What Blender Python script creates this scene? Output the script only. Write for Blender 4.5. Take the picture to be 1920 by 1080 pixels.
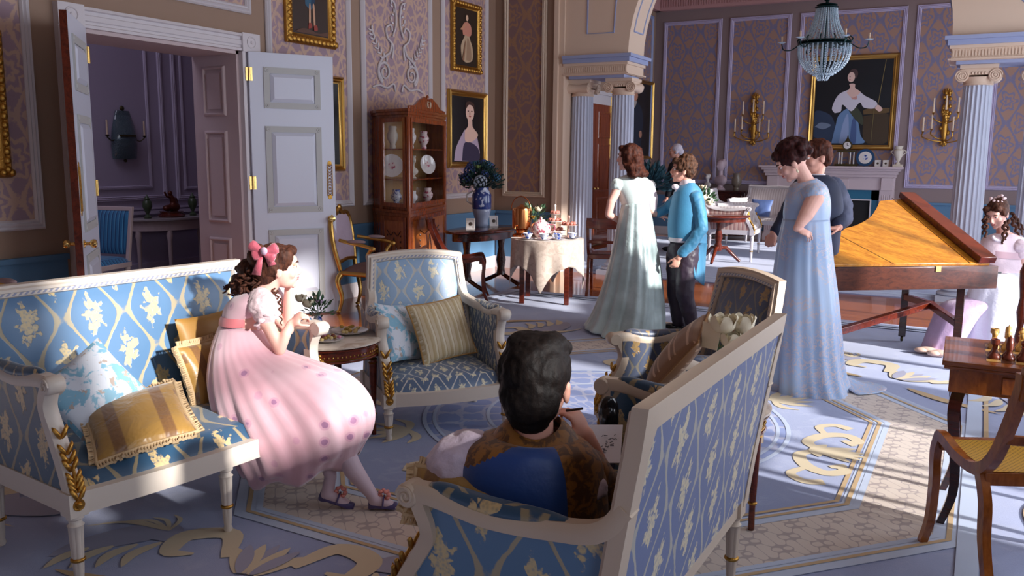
import bpy, bmesh, math, random
from mathutils import Vector, Matrix, noise
from math import sin, cos, pi, radians, sqrt, atan2, hypot
random.seed(7)
for o in list(bpy.data.objects): bpy.data.objects.remove(o)
COL = bpy.context.scene.collection
V = Vector

# ------------------------------------------------------------ camera
EYE = V((0, 0, 1.55))
FPX = 1595.94; YAW = .502898; PITCH = .154228; ROLL = .0090972
def cam_axes():
    f = V((-sin(YAW), cos(YAW), 0)); r = V((cos(YAW), sin(YAW), 0)); u = V((0, 0, 1))
    f2 = f*cos(PITCH) - u*sin(PITCH); u2 = u*cos(PITCH) + f*sin(PITCH)
    return r*cos(ROLL) + u2*sin(ROLL), u2*cos(ROLL) - r*sin(ROLL), f2
RX, UX, FX = cam_axes()
cd = bpy.data.cameras.new('camera'); cam = bpy.data.objects.new('camera', cd); COL.objects.link(cam)
cd.sensor_width = 36; cd.lens = FPX/1920*36; cd.clip_start = .05; cd.clip_end = 200
m = Matrix((RX, UX, -FX)).transposed().to_4x4(); m.translation = EYE
cam.matrix_world = m
bpy.context.scene.camera = cam
# measuring helpers: where a line of sight meets a plane of the room
def ray(x, y): return FX*FPX + RX*(x-960) - UX*(y-540)
def FL(x, y, z=0.):
    d = ray(x, y); return EYE + d*((z-EYE.z)/d.z)
def WX(x, y, X):
    d = ray(x, y); return EYE + d*(X/d.x)
def WY(x, y, Y):
    d = ray(x, y); return EYE + d*(Y/d.y)
HF = V((-sin(YAW), cos(YAW), 0))
def DP(x, y, d):
    """point on the line of sight whose horizontal distance along the viewing heading is d"""
    r_ = ray(x, y); return EYE + r_*(d/(r_.dot(HF)))

# ------------------------------------------------------------ light
S = bpy.context.scene
S.view_settings.view_transform = 'Standard'; S.view_settings.look = 'None'
S.view_settings.exposure = 0.0; S.view_settings.gamma = 1.0; S.view_settings.use_curve_mapping = False
w = bpy.data.worlds.new('world'); S.world = w; w.use_nodes = True
bg = w.node_tree.nodes['Background']; bg.inputs[0].default_value = (.55, .68, 1, 1); bg.inputs[1].default_value = .9
def light(name, kind, loc, direction, energy, color, **k):
    d = bpy.data.lights.new(name, kind); d.energy = energy; d.color = color
    for a, b in k.items(): setattr(d, a, b)
    o = bpy.data.objects.new(name, d); COL.objects.link(o); o.location = loc
    o.rotation_euler = V(direction).to_track_quat('-Z', 'Y').to_euler()
    return o
XR = 1.75      # inner face of the window wall
light('sun', 'SUN', (5, 0, 5), (-.93, .16, -.375), 8.0, (1, .96, .92), angle=radians(2.2))
WINS = [(-1.2, .1), (1.2, 2.5), (3.5, 5.0), (5.9, 7.4), (8.1, 9.4), (11.0, 12.5), (13.6, 15.1)]
for i, (a, b) in enumerate(WINS):
    p = {-1.2: 10, 1.2: 6}.get(a, 34 if b < 10 else 36)
    light('window_daylight', 'AREA', (XR+.05, (a+b)/2, 2.0 if a != 1.2 else 2.85), (-1, 0, .10), p*2.0, (.86, .91, 1),
          shape='RECTANGLE', size=b-a, size_y=2.9 if a != 1.2 else 1.4)

# ------------------------------------------------------------ materials
class Sk:
    """tiny wrapper to write node maths as python expressions"""
    nt = None
    def __init__(s, v): s.v = v
    @staticmethod
    def op(kind, *a):
        n = Sk.nt.nodes.new('ShaderNodeMath'); n.operation = kind
        for i, x in enumerate(a):
            if isinstance(x, Sk): Sk.nt.links.new(x.v, n.inputs[i])
            else: n.inputs[i].default_value = float(x)
        return Sk(n.outputs[0])
    def __add__(s, o): return Sk.op('ADD', s, o)
    __radd__ = __add__
    def __sub__(s, o): return Sk.op('SUBTRACT', s, o)
    def __rsub__(s, o): return Sk.op('SUBTRACT', o, s)
    def __mul__(s, o): return Sk.op('MULTIPLY', s, o)
    __rmul__ = __mul__
    def __truediv__(s, o): return Sk.op('DIVIDE', s, o)
    def __neg__(s): return Sk.op('MULTIPLY', s, -1)
    def sin(s): return Sk.op('SINE', s)
    def cos(s): return Sk.op('COSINE', s)
    def abs(s): return Sk.op('ABSOLUTE', s)
    def floor(s): return Sk.op('FLOOR', s)
    def frac(s): return Sk.op('FRACT', s)
    def sqrt(s): return Sk.op('SQRT', s)
    def max(s, o): return Sk.op('MAXIMUM', s, o)
    def min(s, o): return Sk.op('MINIMUM', s, o)
    def below(s, t, w=.04):
        n = Sk.nt.nodes.new('ShaderNodeMapRange'); n.interpolation_type = 'SMOOTHSTEP'
        Sk.nt.links.new(s.v, n.inputs[0]); n.inputs[1].default_value = t-w; n.inputs[2].default_value = t+w
        n.inputs[3].default_value = 1; n.inputs[4].default_value = 0
        return Sk(n.outputs[0])
    def above(s, t, w=.04): return 1 - s.below(t, w)
def atan2n(a, b): return Sk.op('ARCTAN2', a, b)
def coords(nt, kind='UV', scale=(1, 1, 1), rot=0):
    tc = nt.nodes.new('ShaderNodeTexCoord'); mp = nt.nodes.new('ShaderNodeMapping')
    nt.links.new(tc.outputs[kind], mp.inputs[0]); mp.inputs['Scale'].default_value = scale; mp.inputs['Rotation'].default_value[2] = rot
    sp = nt.nodes.new('ShaderNodeSeparateXYZ'); nt.links.new(mp.outputs[0], sp.inputs[0])
    return mp.outputs[0], Sk(sp.outputs[0]), Sk(sp.outputs[1]), Sk(sp.outputs[2])
def noisen(nt, vec, scale, detail=3, rough=.55, dist=0.):
    n = nt.nodes.new('ShaderNodeTexNoise'); n.inputs['Scale'].default_value = scale; n.inputs['Detail'].default_value = detail
    n.inputs['Roughness'].default_value = rough; n.inputs['Distortion'].default_value = dist
    if vec is not None: nt.links.new(vec, n.inputs['Vector'])
    return Sk(n.outputs['Fac'])
def voron(nt, vec, scale, feature='F1'):
    n = nt.nodes.new('ShaderNodeTexVoronoi'); n.inputs['Scale'].default_value = scale; n.feature = feature
    if vec is not None: nt.links.new(vec, n.inputs['Vector'])
    return Sk(n.outputs['Distance'])
def c4(c):
    if len(c) == 3: c = tuple(c)+(1,)
    return c
def srgb(r, g, b):
    f = lambda v: (v/255/12.92 if v <= 10 else ((v/255+.055)/1.055)**2.4)
    return (f(r), f(g), f(b))
def mixc(nt, fac, a, b):
    n = nt.nodes.new('ShaderNodeMix'); n.data_type = 'RGBA'
    if isinstance(fac, Sk): nt.links.new(fac.v, n.inputs[0])
    else: n.inputs[0].default_value = fac
    for s, x in ((6, a), (7, b)):
        if isinstance(x, tuple): n.inputs[s].default_value = c4(x)
        else: nt.links.new(x, n.inputs[s])
    return n.outputs[2]
MATS = {}
def mat(name, color, rough=.5, metal=0., build=None, bump=None, **k):
    """principled material; build(nt) returns a colour socket, bump=(scale, strength, distance)"""
    if name in MATS: return MATS[name]
    m = bpy.data.materials.new(name); m.use_nodes = True; nt = m.node_tree
    b = nt.nodes['Principled BSDF']; Sk.nt = nt
    b.inputs['Base Color'].default_value = c4(color); b.inputs['Roughness'].default_value = rough
    b.inputs['Metallic'].default_value = metal
    for key, val in k.items():
        b.inputs[{'spec': 'Specular IOR Level', 'coat': 'Coat Weight', 'sheen': 'Sheen Weight', 'trans': 'Transmission Weight', 'ior': 'IOR',
                  'alpha': 'Alpha', 'sss': 'Subsurface Weight', 'sheenr': 'Sheen Roughness'}[key]].default_value = val
    if build:
        r = build(nt)
        if isinstance(r, tuple):
            nt.links.new(r[0], b.inputs['Base Color']); h = r[1]
            bn = nt.nodes.new('ShaderNodeBump'); bn.inputs['Strength'].default_value = .5; bn.inputs['Distance'].default_value = r[2]
            nt.links.new(h.v, bn.inputs['Height']); nt.links.new(bn.outputs[0], b.inputs['Normal'])
        else: nt.links.new(r, b.inputs['Base Color'])
    if bump:
        tc = nt.nodes.new('ShaderNodeTexCoord')
        n = noisen(nt, tc.outputs['Object'], bump[0], 4)
        bn = nt.nodes.new('ShaderNodeBump'); bn.inputs['Strength'].default_value = bump[1]; bn.inputs['Distance'].default_value = bump[2]
        nt.links.new(n.v, bn.inputs['Height']); nt.links.new(bn.outputs[0], b.inputs['Normal'])
    MATS[name] = m
    return m

def ogee(u, v):
    """lattice function: zero on two families of waved lines, +-2 at the cell centres"""
    return (u*2*pi).cos() + (v*2*pi).cos()*.84
def flower_mask(nt, vec, u, v, size=.2, petals=5.):
    """sprigs at both families of cell centres"""
    def one(du, dv):
        fu = ((u+du).frac()-.5); fv = ((v+dv).frac()-.5)
        ang = atan2n(fv, fu); r = (fu*fu*1.5 + fv*fv*.7).sqrt()
        return r / (1 + (ang*petals).cos()*.24 + (ang*(petals*2+3)).cos()*.12)
    return one(.5, .5).min(one(0., 0.))
def brocade(name, base, ribbon, flower, pu=.30, pv=.36, rough=.38, dark=None, seed=0.):
    def b(nt):
        vec, x, y, z = coords(nt)
        nz = noisen(nt, vec, 9, 3)
        nf = noisen(nt, vec, 42, 3)
        u = x/pu + seed + (nz-.5)*.05; v = y/pv + seed*.7 + (nz-.5)*.05
        F = ogee(u, v)
        rib = (F.abs()+(nf-.5)*.16).below(.15, .04)
        fl = flower_mask(nt, vec, u, v) + (nf-.5)*.22
        pet = voron(nt, vec, 46)
        fm = fl.below(.168, .015)*(pet.below(.72, .10).max(fl.below(.05, .02)))
        thread = voron(nt, vec, 90)
        c = mixc(nt, rib, base, ribbon)
        c = mixc(nt, fm*(.45+thread*.9).min(1.), c, flower)
        return c, (rib*.5+fm+nf*.3), .002
    return mat(name, base, rough, build=b, spec=.6, sheen=.25)
def wallpaper(name, base, pat, pu=.40, pv=.60):
    def b(nt):
        vec, x, y, z = coords(nt)
        u = x/pu; v = y/pv
        nf = noisen(nt, vec, 38, 3)
        F = ogee(u, v) + (nf-.5)*.5
        rib = F.abs().below(.22, .07)
        def cell(du, dv):
            fu = ((u+du).frac()-.5)*pu/.4; fv = ((v+dv).frac()-.5)*pv/.4
            ang = atan2n(fv, fu); r = (fu*fu + fv*fv*.45).sqrt()
            return r, ang
        ms = None
        for d in ((.5, .5), (0., 0.)):
            r, a = cell(*d)
            lob = 1 + (a*6).cos()*.22 + (a*3+1.5).sin()*.12
            q = r/lob + (nf-.5)*.10
            ring = (q-.245).abs().below(.035, .012)
            core = (q-.10).abs().below(.04, .02)
            s = ring.max(core)
            ms = s if ms is None else ms.max(s)
        k = (rib.max(ms))*.85
        wear = noisen(nt, vec, 3, 2)
        return mixc(nt, k*(.6+wear*.6).min(1.), base, pat)
    return mat(name, base, .62, build=b, spec=.3, sheen=.15)
def wood(name, c1, c2, rough=.3, scale=(1.5, 12, 12), coat=.3, kind='Object'):
    def b(nt):
        vec, x, y, z = coords(nt, kind, scale)
        a = noisen(nt, vec, 2.2, 5, .6, 1.2); g = noisen(nt, vec, 14, 3)
        return mixc(nt, (a*.8+g*.35-.1).above(.5, .22), c1, c2)
    return mat(name, c1, rough, build=b, coat=coat)
def stripes(name, cols, period, axis=0, rough=.5, kind='UV', jitter=.0):
    def b(nt):
        vec, x, y, z = coords(nt, kind)
        q = (x, y, z)[axis]/period
        if jitter: q = q + (noisen(nt, vec, 8, 2)-.5)*jitter
        f = q.frac(); c = cols[0][1]
        for t, cc in cols[1:]: c = mixc(nt, f.above(t, .012), c, cc)
        return c
    return mat(name, cols[0][1], rough, build=b, sheen=.2)

M = {}
M['ivory'] = mat('ivory_paint', srgb(214, 203, 190), .42, bump=(30, .15, .002))
M['ivory2'] = mat('worn_cream_paint', srgb(205, 186, 165), .45, bump=(30, .15, .002))
def beadb(nt):
    vec, x, y, z = coords(nt)
    q = (x/.022).frac().min((y/.022).frac())
    return mixc(nt, ((x+y)/.024).frac().above(.5, .1)*.75, srgb(212, 202, 190), srgb(105, 120, 160))
M['bead'] = mat('beaded_edge_paint', srgb(214, 203, 190), .45, build=beadb)
M['gold'] = mat('gilding', (.60, .36, .10), .32, 1., bump=(60, .4, .003))
M['dullgold'] = mat('old_gilding', (.50, .27, .06), .36, 1., bump=(90, .7, .005))
M['brass'] = mat('brass', (.78, .52, .18), .2, 1.)
M['bronze'] = mat('dark_bronze', (.10, .085, .04), .35, .8, bump=(80, .5, .004))
M['white_paint'] = mat('white_door_paint', srgb(205, 208, 222), .35)
M['white_trim'] = mat('off_white_moulding', srgb(208, 202, 206), .5)
M['white_trim_grey'] = mat('grey_moulding', srgb(182, 182, 180), .5)
M['taupe'] = mat('taupe_wall_paint', srgb(152, 126, 108), .75)
M['stone'] = mat('cream_stone_paint', srgb(212, 188, 168), .7)
M['lilacblue'] = mat('lilac_blue_paint', srgb(150, 160, 196), .6)
M['dado'] = mat('blue_dado_paint', srgb(84, 124, 158), .6)
M['lilac'] = mat('lilac_wall_paint', srgb(176, 164, 188), .75)
M['pinkjamb'] = mat('rosy_white_paint', srgb(196, 176, 176), .5)
M['paper_mauve'] = wallpaper('mauve_damask_paper', srgb(160, 136, 148), srgb(204, 172, 148), .38, .60)
M['paper_back'] = wallpaper('brown_damask_paper', srgb(164, 130, 116), srgb(108, 116, 156), .46, .72)
M['paper_brown'] = wallpaper('rose_brown_damask_paper', srgb(132, 104, 104), srgb(164, 124, 90), .44, .68)
BLUE = srgb(104, 146, 190)
M['brocade'] = brocade('blue_silk_brocade', srgb(82, 120, 158), srgb(170, 158, 130), srgb(208, 188, 140), .27, .34)
M['brocade_dark'] = brocade('shaded_blue_silk_brocade', srgb(38, 76, 106), srgb(150, 136, 106), srgb(206, 180, 130), .27, .34)  # same blue brocade with the seat's shade put into the colour
M['brocade_back'] = brocade('shaded_violet_brocade', srgb(84, 104, 154), srgb(176, 172, 160), srgb(218, 204, 168), .24, .34, rough=.5)  # settee brocade again, lavender shade of the back mixed into its colours
M['brocade_pale'] = brocade('pale_blue_brocade', srgb(150, 178, 208), srgb(196, 196, 190), srgb(232, 222, 190), .21, .24)
M['brocade_seat'] = brocade('slate_blue_brocade', srgb(84, 108, 140), srgb(206, 206, 200), srgb(226, 220, 190), .14, .17)
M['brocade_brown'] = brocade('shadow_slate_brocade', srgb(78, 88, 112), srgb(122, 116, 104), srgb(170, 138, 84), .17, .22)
M['mahogany'] = wood('mahogany', srgb(112, 42, 22), srgb(66, 22, 13), .22)
M['darkwood'] = wood('dark_mahogany', srgb(66, 26, 20), srgb(30, 12, 12), .2)
M['reddoor'] = wood('red_mahogany_door', srgb(150, 74, 40), srgb(104, 44, 24), .3, (10, 10, 1.2))
M['satinwood'] = wood('satinwood', srgb(156, 76, 32), srgb(112, 48, 20), .25, (12, 12, 1.5))
M['inlay'] = wood('inlay_wood', srgb(196, 112, 46), srgb(160, 84, 34), .25, (12, 12, 1.5))
M['walnut'] = wood('honey_walnut', srgb(172, 98, 38), srgb(120, 60, 22), .25, (6, 6, 2))
M['pianolid'] = wood('golden_figured_veneer', srgb(208, 140, 44), srgb(150, 86, 22), .2, (2.5, 9, 2.5), .5)
M['pianoside'] = wood('aged_rosewood', srgb(92, 46, 30), srgb(52, 24, 20), .28, (1.5, 8, 14))
M['floorwood'] = wood('polished_floorboards', srgb(172, 96, 46), srgb(118, 60, 30), .2, (1.2, 9, 1), .4)
M['marble'] = mat('pale_marble', srgb(206, 190, 172), .12, build=lambda nt: mixc(nt, noisen(nt, coords(nt)[0], 6, 5, .6, 1.5).above(.55, .1), srgb(214, 200, 184), srgb(186, 166, 148)), coat=.4)
M['skin'] = mat('skin', srgb(224, 166, 146), .5, spec=.35, sss=.05)
M['skin_pale'] = mat('fair_skin', srgb(236, 184, 168), .5, spec=.35, sss=.05)
M['white_cloth'] = mat('white_cotton', srgb(226, 214, 222), .75, sheen=.3, bump=(40, .3, .004))
M['black'] = mat('black_leather', (.006, .006, .008), .22, coat=.4)
def hair_m(name, c1, c2):
    def b(nt):
        vec, x, y, z = coords(nt, 'Object', (40, 40, 9))
        n = noisen(nt, vec, 2, 3)
        return mixc(nt, n.above(.5, .2), c1, c2)
    return mat(name, c1, .62, build=b, spec=.15, bump=(90, .6, .003))
M['hair_brown'] = hair_m('dark_brown_hair', srgb(50, 30, 25), srgb(92, 56, 42))
M['hair_black'] = hair_m('black_brown_hair', srgb(12, 8, 8), srgb(20, 13, 11))
M['hair_auburn'] = hair_m('auburn_hair', srgb(82, 42, 28), srgb(46, 22, 18))
M['hair_boy'] = hair_m('tousled_brown_hair', srgb(98, 66, 48), srgb(48, 32, 26))

# ------------------------------------------------------------ mesh building
def frame_from(axis):
    a = V(axis).normalized(); t = V((0, 0, 1)) if abs(a.z) < .9 else V((1, 0, 0))
    x = t.cross(a).normalized(); y = a.cross(x)
    return x, y, a
class MB:
    def __init__(s): s.v = []; s.f = []; s.m = []; s.mt = Matrix.Identity(4); s.cur = 0
    def add(s, vs, fs):
        n = len(s.v); s.v += [s.mt @ V(p) for p in vs]
        s.f += [tuple(i+n for i in f) for f in fs]; s.m += [s.cur]*len(fs); return s
    def at(s, loc=(0, 0, 0), rot=(0, 0, 0), sc=(1, 1, 1)):
        from mathutils import Euler
        s.mt = Matrix.Translation(V(loc)) @ Euler(rot).to_matrix().to_4x4() @ Matrix.Diagonal((*sc, 1)); return s
    def box(s, c, d, taper=None):
        x, y, z = d[0]/2, d[1]/2, d[2]/2; tx, ty = taper or (1, 1)
        vs = [(c[0]+i*x*(tx if k > 0 else 1), c[1]+j*y*(ty if k > 0 else 1), c[2]+k*z) for k in (-1, 1) for i, j in ((-1, -1), (1, -1), (1, 1), (-1, 1))]
        return s.add(vs, [(3, 2, 1, 0), (4, 5, 6, 7), (0, 1, 5, 4), (1, 2, 6, 5), (2, 3, 7, 6), (3, 0, 4, 7)])
    def bx(s, a, b):
        return s.box([(a[i]+b[i])/2 for i in range(3)], [abs(b[i]-a[i]) for i in range(3)])
    def beam(s, p, q, w, h, up=(0, 0, 1)):
        p, q = V(p), V(q); d = (q-p).normalized(); x = d.cross(V(up)).normalized(); y = x.cross(d)
        vs = [b+x*(i*w/2)+y*(j*h/2) for b in (p, q) for i, j in ((-1, -1), (1, -1), (1, 1), (-1, 1))]
        return s.add(vs, [(3, 2, 1, 0), (4, 5, 6, 7), (0, 1, 5, 4), (1, 2, 6, 5), (2, 3, 7, 6), (3, 0, 4, 7)])
    def loft(s, rings, cap=True, closed=True, loop=False):
        n = len(rings[0]); vs = [p for r in rings for p in r]; fs = []
        k = len(rings)
        for i in range(k if loop else k-1):
            i2 = (i+1) % k
            for j in range(n if closed else n-1):
                j2 = (j+1) % n
                fs.append((i*n+j, i*n+j2, i2*n+j2, i2*n+j))
        if cap and closed and not loop: fs += [tuple(range(n))[::-1], tuple((k-1)*n+j for j in range(n))]
        return s.add(vs, fs)
    def lathe(s, prof, o=(0, 0, 0), n=20, axis=(0, 0, 1), sx=1., sy=1.):
        x, y, a = frame_from(axis) if tuple(axis) != (0, 0, 1) else (V((1, 0, 0)), V((0, 1, 0)), V((0, 0, 1)))
        o = V(o)
        rings = [[o + a*h + (x*cos(2*pi*j/n)*sx + y*sin(2*pi*j/n)*sy)*max(r, 1e-4) for j in range(n)] for r, h in prof]
        return s.loft(rings)
    def cyl(s, p, q, r1, r2=None, n=12):
        p, q = V(p), V(q); r2 = r1 if r2 is None else r2
        return s.lathe([(r1, 0), (r2, (q-p).length)], p, n, tuple(q-p))
    def tube(s, pts, r, n=8, loop=False, flat=1.):
        pts = [V(p) for p in pts]; k = len(pts); rings = []; up = None
        for i, p in enumerate(pts):
            if loop: d = pts[(i+1) % k]-pts[i-1]
            else: d = pts[min(i+1, k-1)]-pts[max(i-1, 0)]
            d.normalize()
            if up is None: x = frame_from(d)[0]
            else: x = (up - d*up.dot(d)).normalized()
            up = x; y = d.cross(x); rr = r(i/(k-1)) if callable(r) else (r[i] if isinstance(r, (list, tuple)) else r)
            rings.append([p + x*cos(2*pi*j/n)*rr + y*sin(2*pi*j/n)*rr*flat for j in range(n)])
        return s.loft(rings, loop=loop)
    def ell(s, c, r, n=16, k=10, rot=None):
        c = V(c); R_ = rot.to_matrix() if rot is not None else Matrix.Identity(3)
        if isinstance(r, (int, float)): r = (r, r, r)
        rings = []
        for i in range(k+1):
            t = pi*i/k; z = -cos(t); q = max(sin(t), .004)
            rings.append([c + R_ @ V((r[0]*q*cos(2*pi*j/n), r[1]*q*sin(2*pi*j/n), r[2]*z)) for j in range(n)])
        return s.loft(rings)
    def prism(s, poly, h, o=(0, 0, 0), x=(1, 0, 0), y=(0, 1, 0)):
        """extrude a 2D outline laid on axes x, y by h along x cross y"""
        o, x, y = V(o), V(x).normalized(), V(y).normalized(); z = x.cross(y); n = len(poly)
        vs = [o+x*a+y*b for a, b in poly] + [o+x*a+y*b+z*h for a, b in poly]
        fs = [tuple(range(n))[::-1], tuple(range(n, 2*n))] + [(i, (i+1) % n, n+(i+1) % n, n+i) for i in range(n)]
        return s.add(vs, fs)
    def flat(s, poly, o=(0, 0, 0), x=(1, 0, 0), y=(0, 1, 0)):
        o, x, y = V(o), V(x).normalized(), V(y).normalized()
        return s.add([o+x*a+y*b for a, b in poly], [tuple(range(len(poly)))])
    def grid(s, fn, nu, nv, loopu=False):
        vs = [fn(i/nu, j/nv) for i in range(nu+(0 if loopu else 1)) for j in range(nv+1)]; fs = []
        for i in range(nu):
            for j in range(nv):
                a = i*(nv+1)+j; b = ((i+1) % nu if loopu else i+1)*(nv+1)+j
                fs.append((a, b, b+1, a+1))
        return s.add(vs, fs)
    def sweep(s, path, prof, loop=False, up=(0, 0, 1), miter=True):
        """sweep a 2D profile (side, up) along a path with mitred corners"""
        P = [V(p) for p in path]; k = len(P); upv = V(up); rings = []
        for i in range(k):
            a = P[i]-P[i-1] if (i > 0 or loop) else P[1]-P[0]
            b = P[(i+1) % k]-P[i] if (i < k-1 or loop) else P[-1]-P[-2]
            a = a.normalized(); b = b.normalized(); sa = a.cross(upv).normalized(); sb = b.cross(upv).normalized()
            sd = (sa+sb); sd = sd/max(sd.dot(sa), .2) if sd.length > 1e-5 else sa
            t = (a+b).normalized(); uu = upv if abs(t.dot(upv)) < .2 else sd.cross(t).normalized()
            rings.append([P[i]+sd*x+uu*y for x, y in prof])
        return s.loft(rings, loop=loop)
    def build(s, name, mats, parent=None, smooth=None, bevel=0., sub=0, remesh=0., smooth_it=0, solid=0., uv=True, uvs=None, displ=None):
        me = bpy.data.meshes.new(name); me.from_pydata([tuple(p) for p in s.v], [], s.f)
        if not isinstance(mats, (list, tuple)): mats = [mats]
        for a in mats: me.materials.append(M[a] if isinstance(a, str) else a)
        for i, p in enumerate(me.polygons): p.material_index = min(s.m[i], len(mats)-1)
        bm = bmesh.new(); bm.from_mesh(me); bmesh.ops.recalc_face_normals(bm, faces=bm.faces)
        lay = bm.loops.layers.uv.new('UVMap')
        for f in bm.faces:
            n = f.normal; ax, ay, az = abs(n.x), abs(n.y), abs(n.z)
            for l in f.loops:
                c = l.vert.co
                if az >= ax and az >= ay: q = (c.x, c.y)
                elif ax >= ay: q = (c.y, c.z)
                else: q = (c.x, c.z)
                l[lay].uv = q
        bm.to_mesh(me); bm.free()
        o = bpy.data.objects.new(name, me); COL.objects.link(o)
        if parent is not None: o.parent = parent
        if smooth is not None:
            me.shade_smooth()
            if smooth < 179: me.set_sharp_from_angle(angle=radians(smooth))
        if remesh:
            md = o.modifiers.new('r', 'REMESH'); md.mode = 'VOXEL'; md.voxel_size = remesh; md.use_smooth_shade = True
        if smooth_it:
            md = o.modifiers.new('s', 'SMOOTH'); md.iterations = smooth_it; md.factor = .5
        if displ:
            tx = bpy.data.textures.new(name+'_t', 'CLOUDS'); tx.noise_scale = displ[0]
            md = o.modifiers.new('d', 'DISPLACE'); md.texture = tx; md.strength = displ[1]; md.mid_level = .5
            md.texture_coords = 'LOCAL'
        if solid:
            md = o.modifiers.new('so', 'SOLIDIFY'); md.thickness = solid; md.offset = 0
        if bevel:
            md = o.modifiers.new('b', 'BEVEL'); md.width = bevel; md.segments = 2; md.limit_method = 'ANGLE'; md.angle_limit = radians(40)
            if smooth is None: me.shade_smooth(); me.set_sharp_from_angle(angle=radians(60))
        if sub:
            md = o.modifiers.new('u', 'SUBSURF'); md.levels = sub; md.render_levels = sub
            if smooth is None: me.shade_smooth()
        return o
def tag(o, label=None, cat=None, group=None, kind=None):
    if label: o['label'] = label
    if cat: o['category'] = cat
    if group: o['group'] = group
    if kind: o['kind'] = kind
    return o
def thing(name, label, cat, loc=(0, 0, 0), rotz=0., group=None):
    o = bpy.data.objects.new(name, None); COL.objects.link(o); o.location = loc; o.rotation_euler = (0, 0, rotz); o.empty_display_size = .05
    return tag(o, label, cat, group)
def struct(mb, name, mats, **k):
    return tag(mb.build(name, mats, **k), kind='structure')
def copy_thing(root, loc=None, rotz=None, label=None, group=None):
    r = root.copy(); COL.objects.link(r)
    if loc is not None: r.location = loc
    if rotz is not None: r.rotation_euler = (0, 0, rotz)
    if label: r['label'] = label
    if group: r['group'] = group
    for ch in root.children:
        c = ch.copy(); COL.objects.link(c); c.parent = r
        for g in ch.children:
            d = g.copy(); COL.objects.link(d); d.parent = c
    return r
def lerp(a, b, t): return a+(b-a)*t
def vl(a, b, t): return V(a).lerp(V(b), t)
def spl(pts, n=6):
    """catmull-rom through points"""
    P = [V(p) for p in pts]; out = []
    for i in range(len(P)-1):
        a = P[i-1] if i else P[0]*2-P[1]; b = P[i]; c = P[i+1]; d = P[i+2] if i+2 < len(P) else P[-1]*2-P[-2]
        for k in range(n):
            t = k/n
            out.append(.5*((2*b)+(c-a)*t+(2*a-5*b+4*c-d)*t*t+(3*b-a-3*c+d)*t**3))
    return out+[P[-1]]
def spl2(pts, n=6): return [(p.x, p.y) for p in spl([(a, b, 0) for a, b in pts], n)]
# ============================================================ room shell
XL = -5.98; YA = 10.34; YB = 16.7; ZC = 5.1
def ZT(x, y, P):
    d = ray(x, y); return EYE.z + d.z*hypot(P[0], P[1])/hypot(d.x, d.y)
b = MB(); b.bx((-6.6, -1.6, -.1), (1.9, 16.9, 0)); struct(b, 'floor', 'floorwood')
b = MB(); b.bx((-10, -1.6, -.1), (-6.6, 9, 0)); struct(b, 'floor', 'darkwood')
b = MB(); b.bx((-10, -1.6, ZC), (1.9, 16.9, ZC+.1)); struct(b, 'ceiling', 'stone')
# left wall with the doorway
DY0, DY1, DZ = 4.18, 5.72, 2.46
XO = -6.53
b = MB(); b.bx((XO, -1.5, 0), (XL, DY0, ZC)); b.bx((XO, DY1, 0), (XL, YA+.05, ZC)); b.bx((XO, DY0, DZ), (XL, DY1, ZC))
struct(b, 'wall_left', 'taupe')
b = MB(); b.bx((XO, YA+.05, 0), (XL, YB+.1, ZC)); struct(b, 'wall_left', 'taupe')
b = MB(); b.bx((XL, YB, 0), (1.9, YB+.2, ZC)); struct(b, 'wall_back', mat('mauve_grey_wall_paint', srgb(136, 118, 118), .75))
b = MB(); b.bx((-10, -1.7, 0), (1.9, -1.5, ZC)); struct(b, 'wall_rear', 'taupe')
# window wall: piers between the tall windows
b = MB(); y = -1.6
for a, c in WINS:
    if a > y: b.bx((XR, y, 0), (XR+.3, a, ZC))
    b.bx((XR, a, 0), (XR+.3, c, .35)); b.bx((XR, a, 3.6), (XR+.3, c, ZC)); y = c
b.bx((XR, y, 0), (XR+.3, 16.9, ZC)); b.bx((XR+.1, 1.2, .35), (XR+.2, 2.5, 2.05)); struct(b, 'wall_right', 'taupe')  # includes an added unseen board that keeps low sun off the settee back
for i, (a, c) in enumerate(WINS):
    b = MB(); w_ = .05
    for q in (a, c-w_, (a+c)/2-w_/2): b.bx((XR+.12, q, .35), (XR+.17, q+w_, 3.6))
    for q in (.35, 1.4, 2.45, 3.55): b.bx((XR+.12, a, q), (XR+.17, c, q+w_))
    struct(b, 'window_%d' % (i+1), 'white_trim')
# dado and rails
def dado(a, c, axis, s, side, at):
    """blue dado with rail and skirting along an axis; s = protrusion sign"""
    n = {'x': 0, 'y': 1}[axis]
    def bb(z0, z1, d, mt, nm):
        b = MB(); p = [0, 0, z0]; q = [0, 0, z1]
        p[n] = a; q[n] = c; p[1-n] = at; q[1-n] = at+s*d
        b.bx(p, q); struct(b, nm, mt)
    bb(.16, .76, .012, 'dado', 'wall_'+side); bb(.76, .80, .04, 'dado', 'trim_1'); bb(0, .16, .03, 'white_trim', 'baseboard_'+side)
dado(-1.5, 3.94, 'y', 1, 'left', XL); dado(5.95, YA, 'y', 1, 'left', XL)
dado(XL+.03, -5.06, 'x', -1, 'arch', YA); dado(11.0, 12.7, 'y', 1, 'left', XL); dado(14.7, YB, 'y', 1, 'left', XL)
dado(XL, -2.75, 'x', -1, 'back', YB); dado(-1.2, XR, 'x', -1, 'back', YB)
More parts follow.
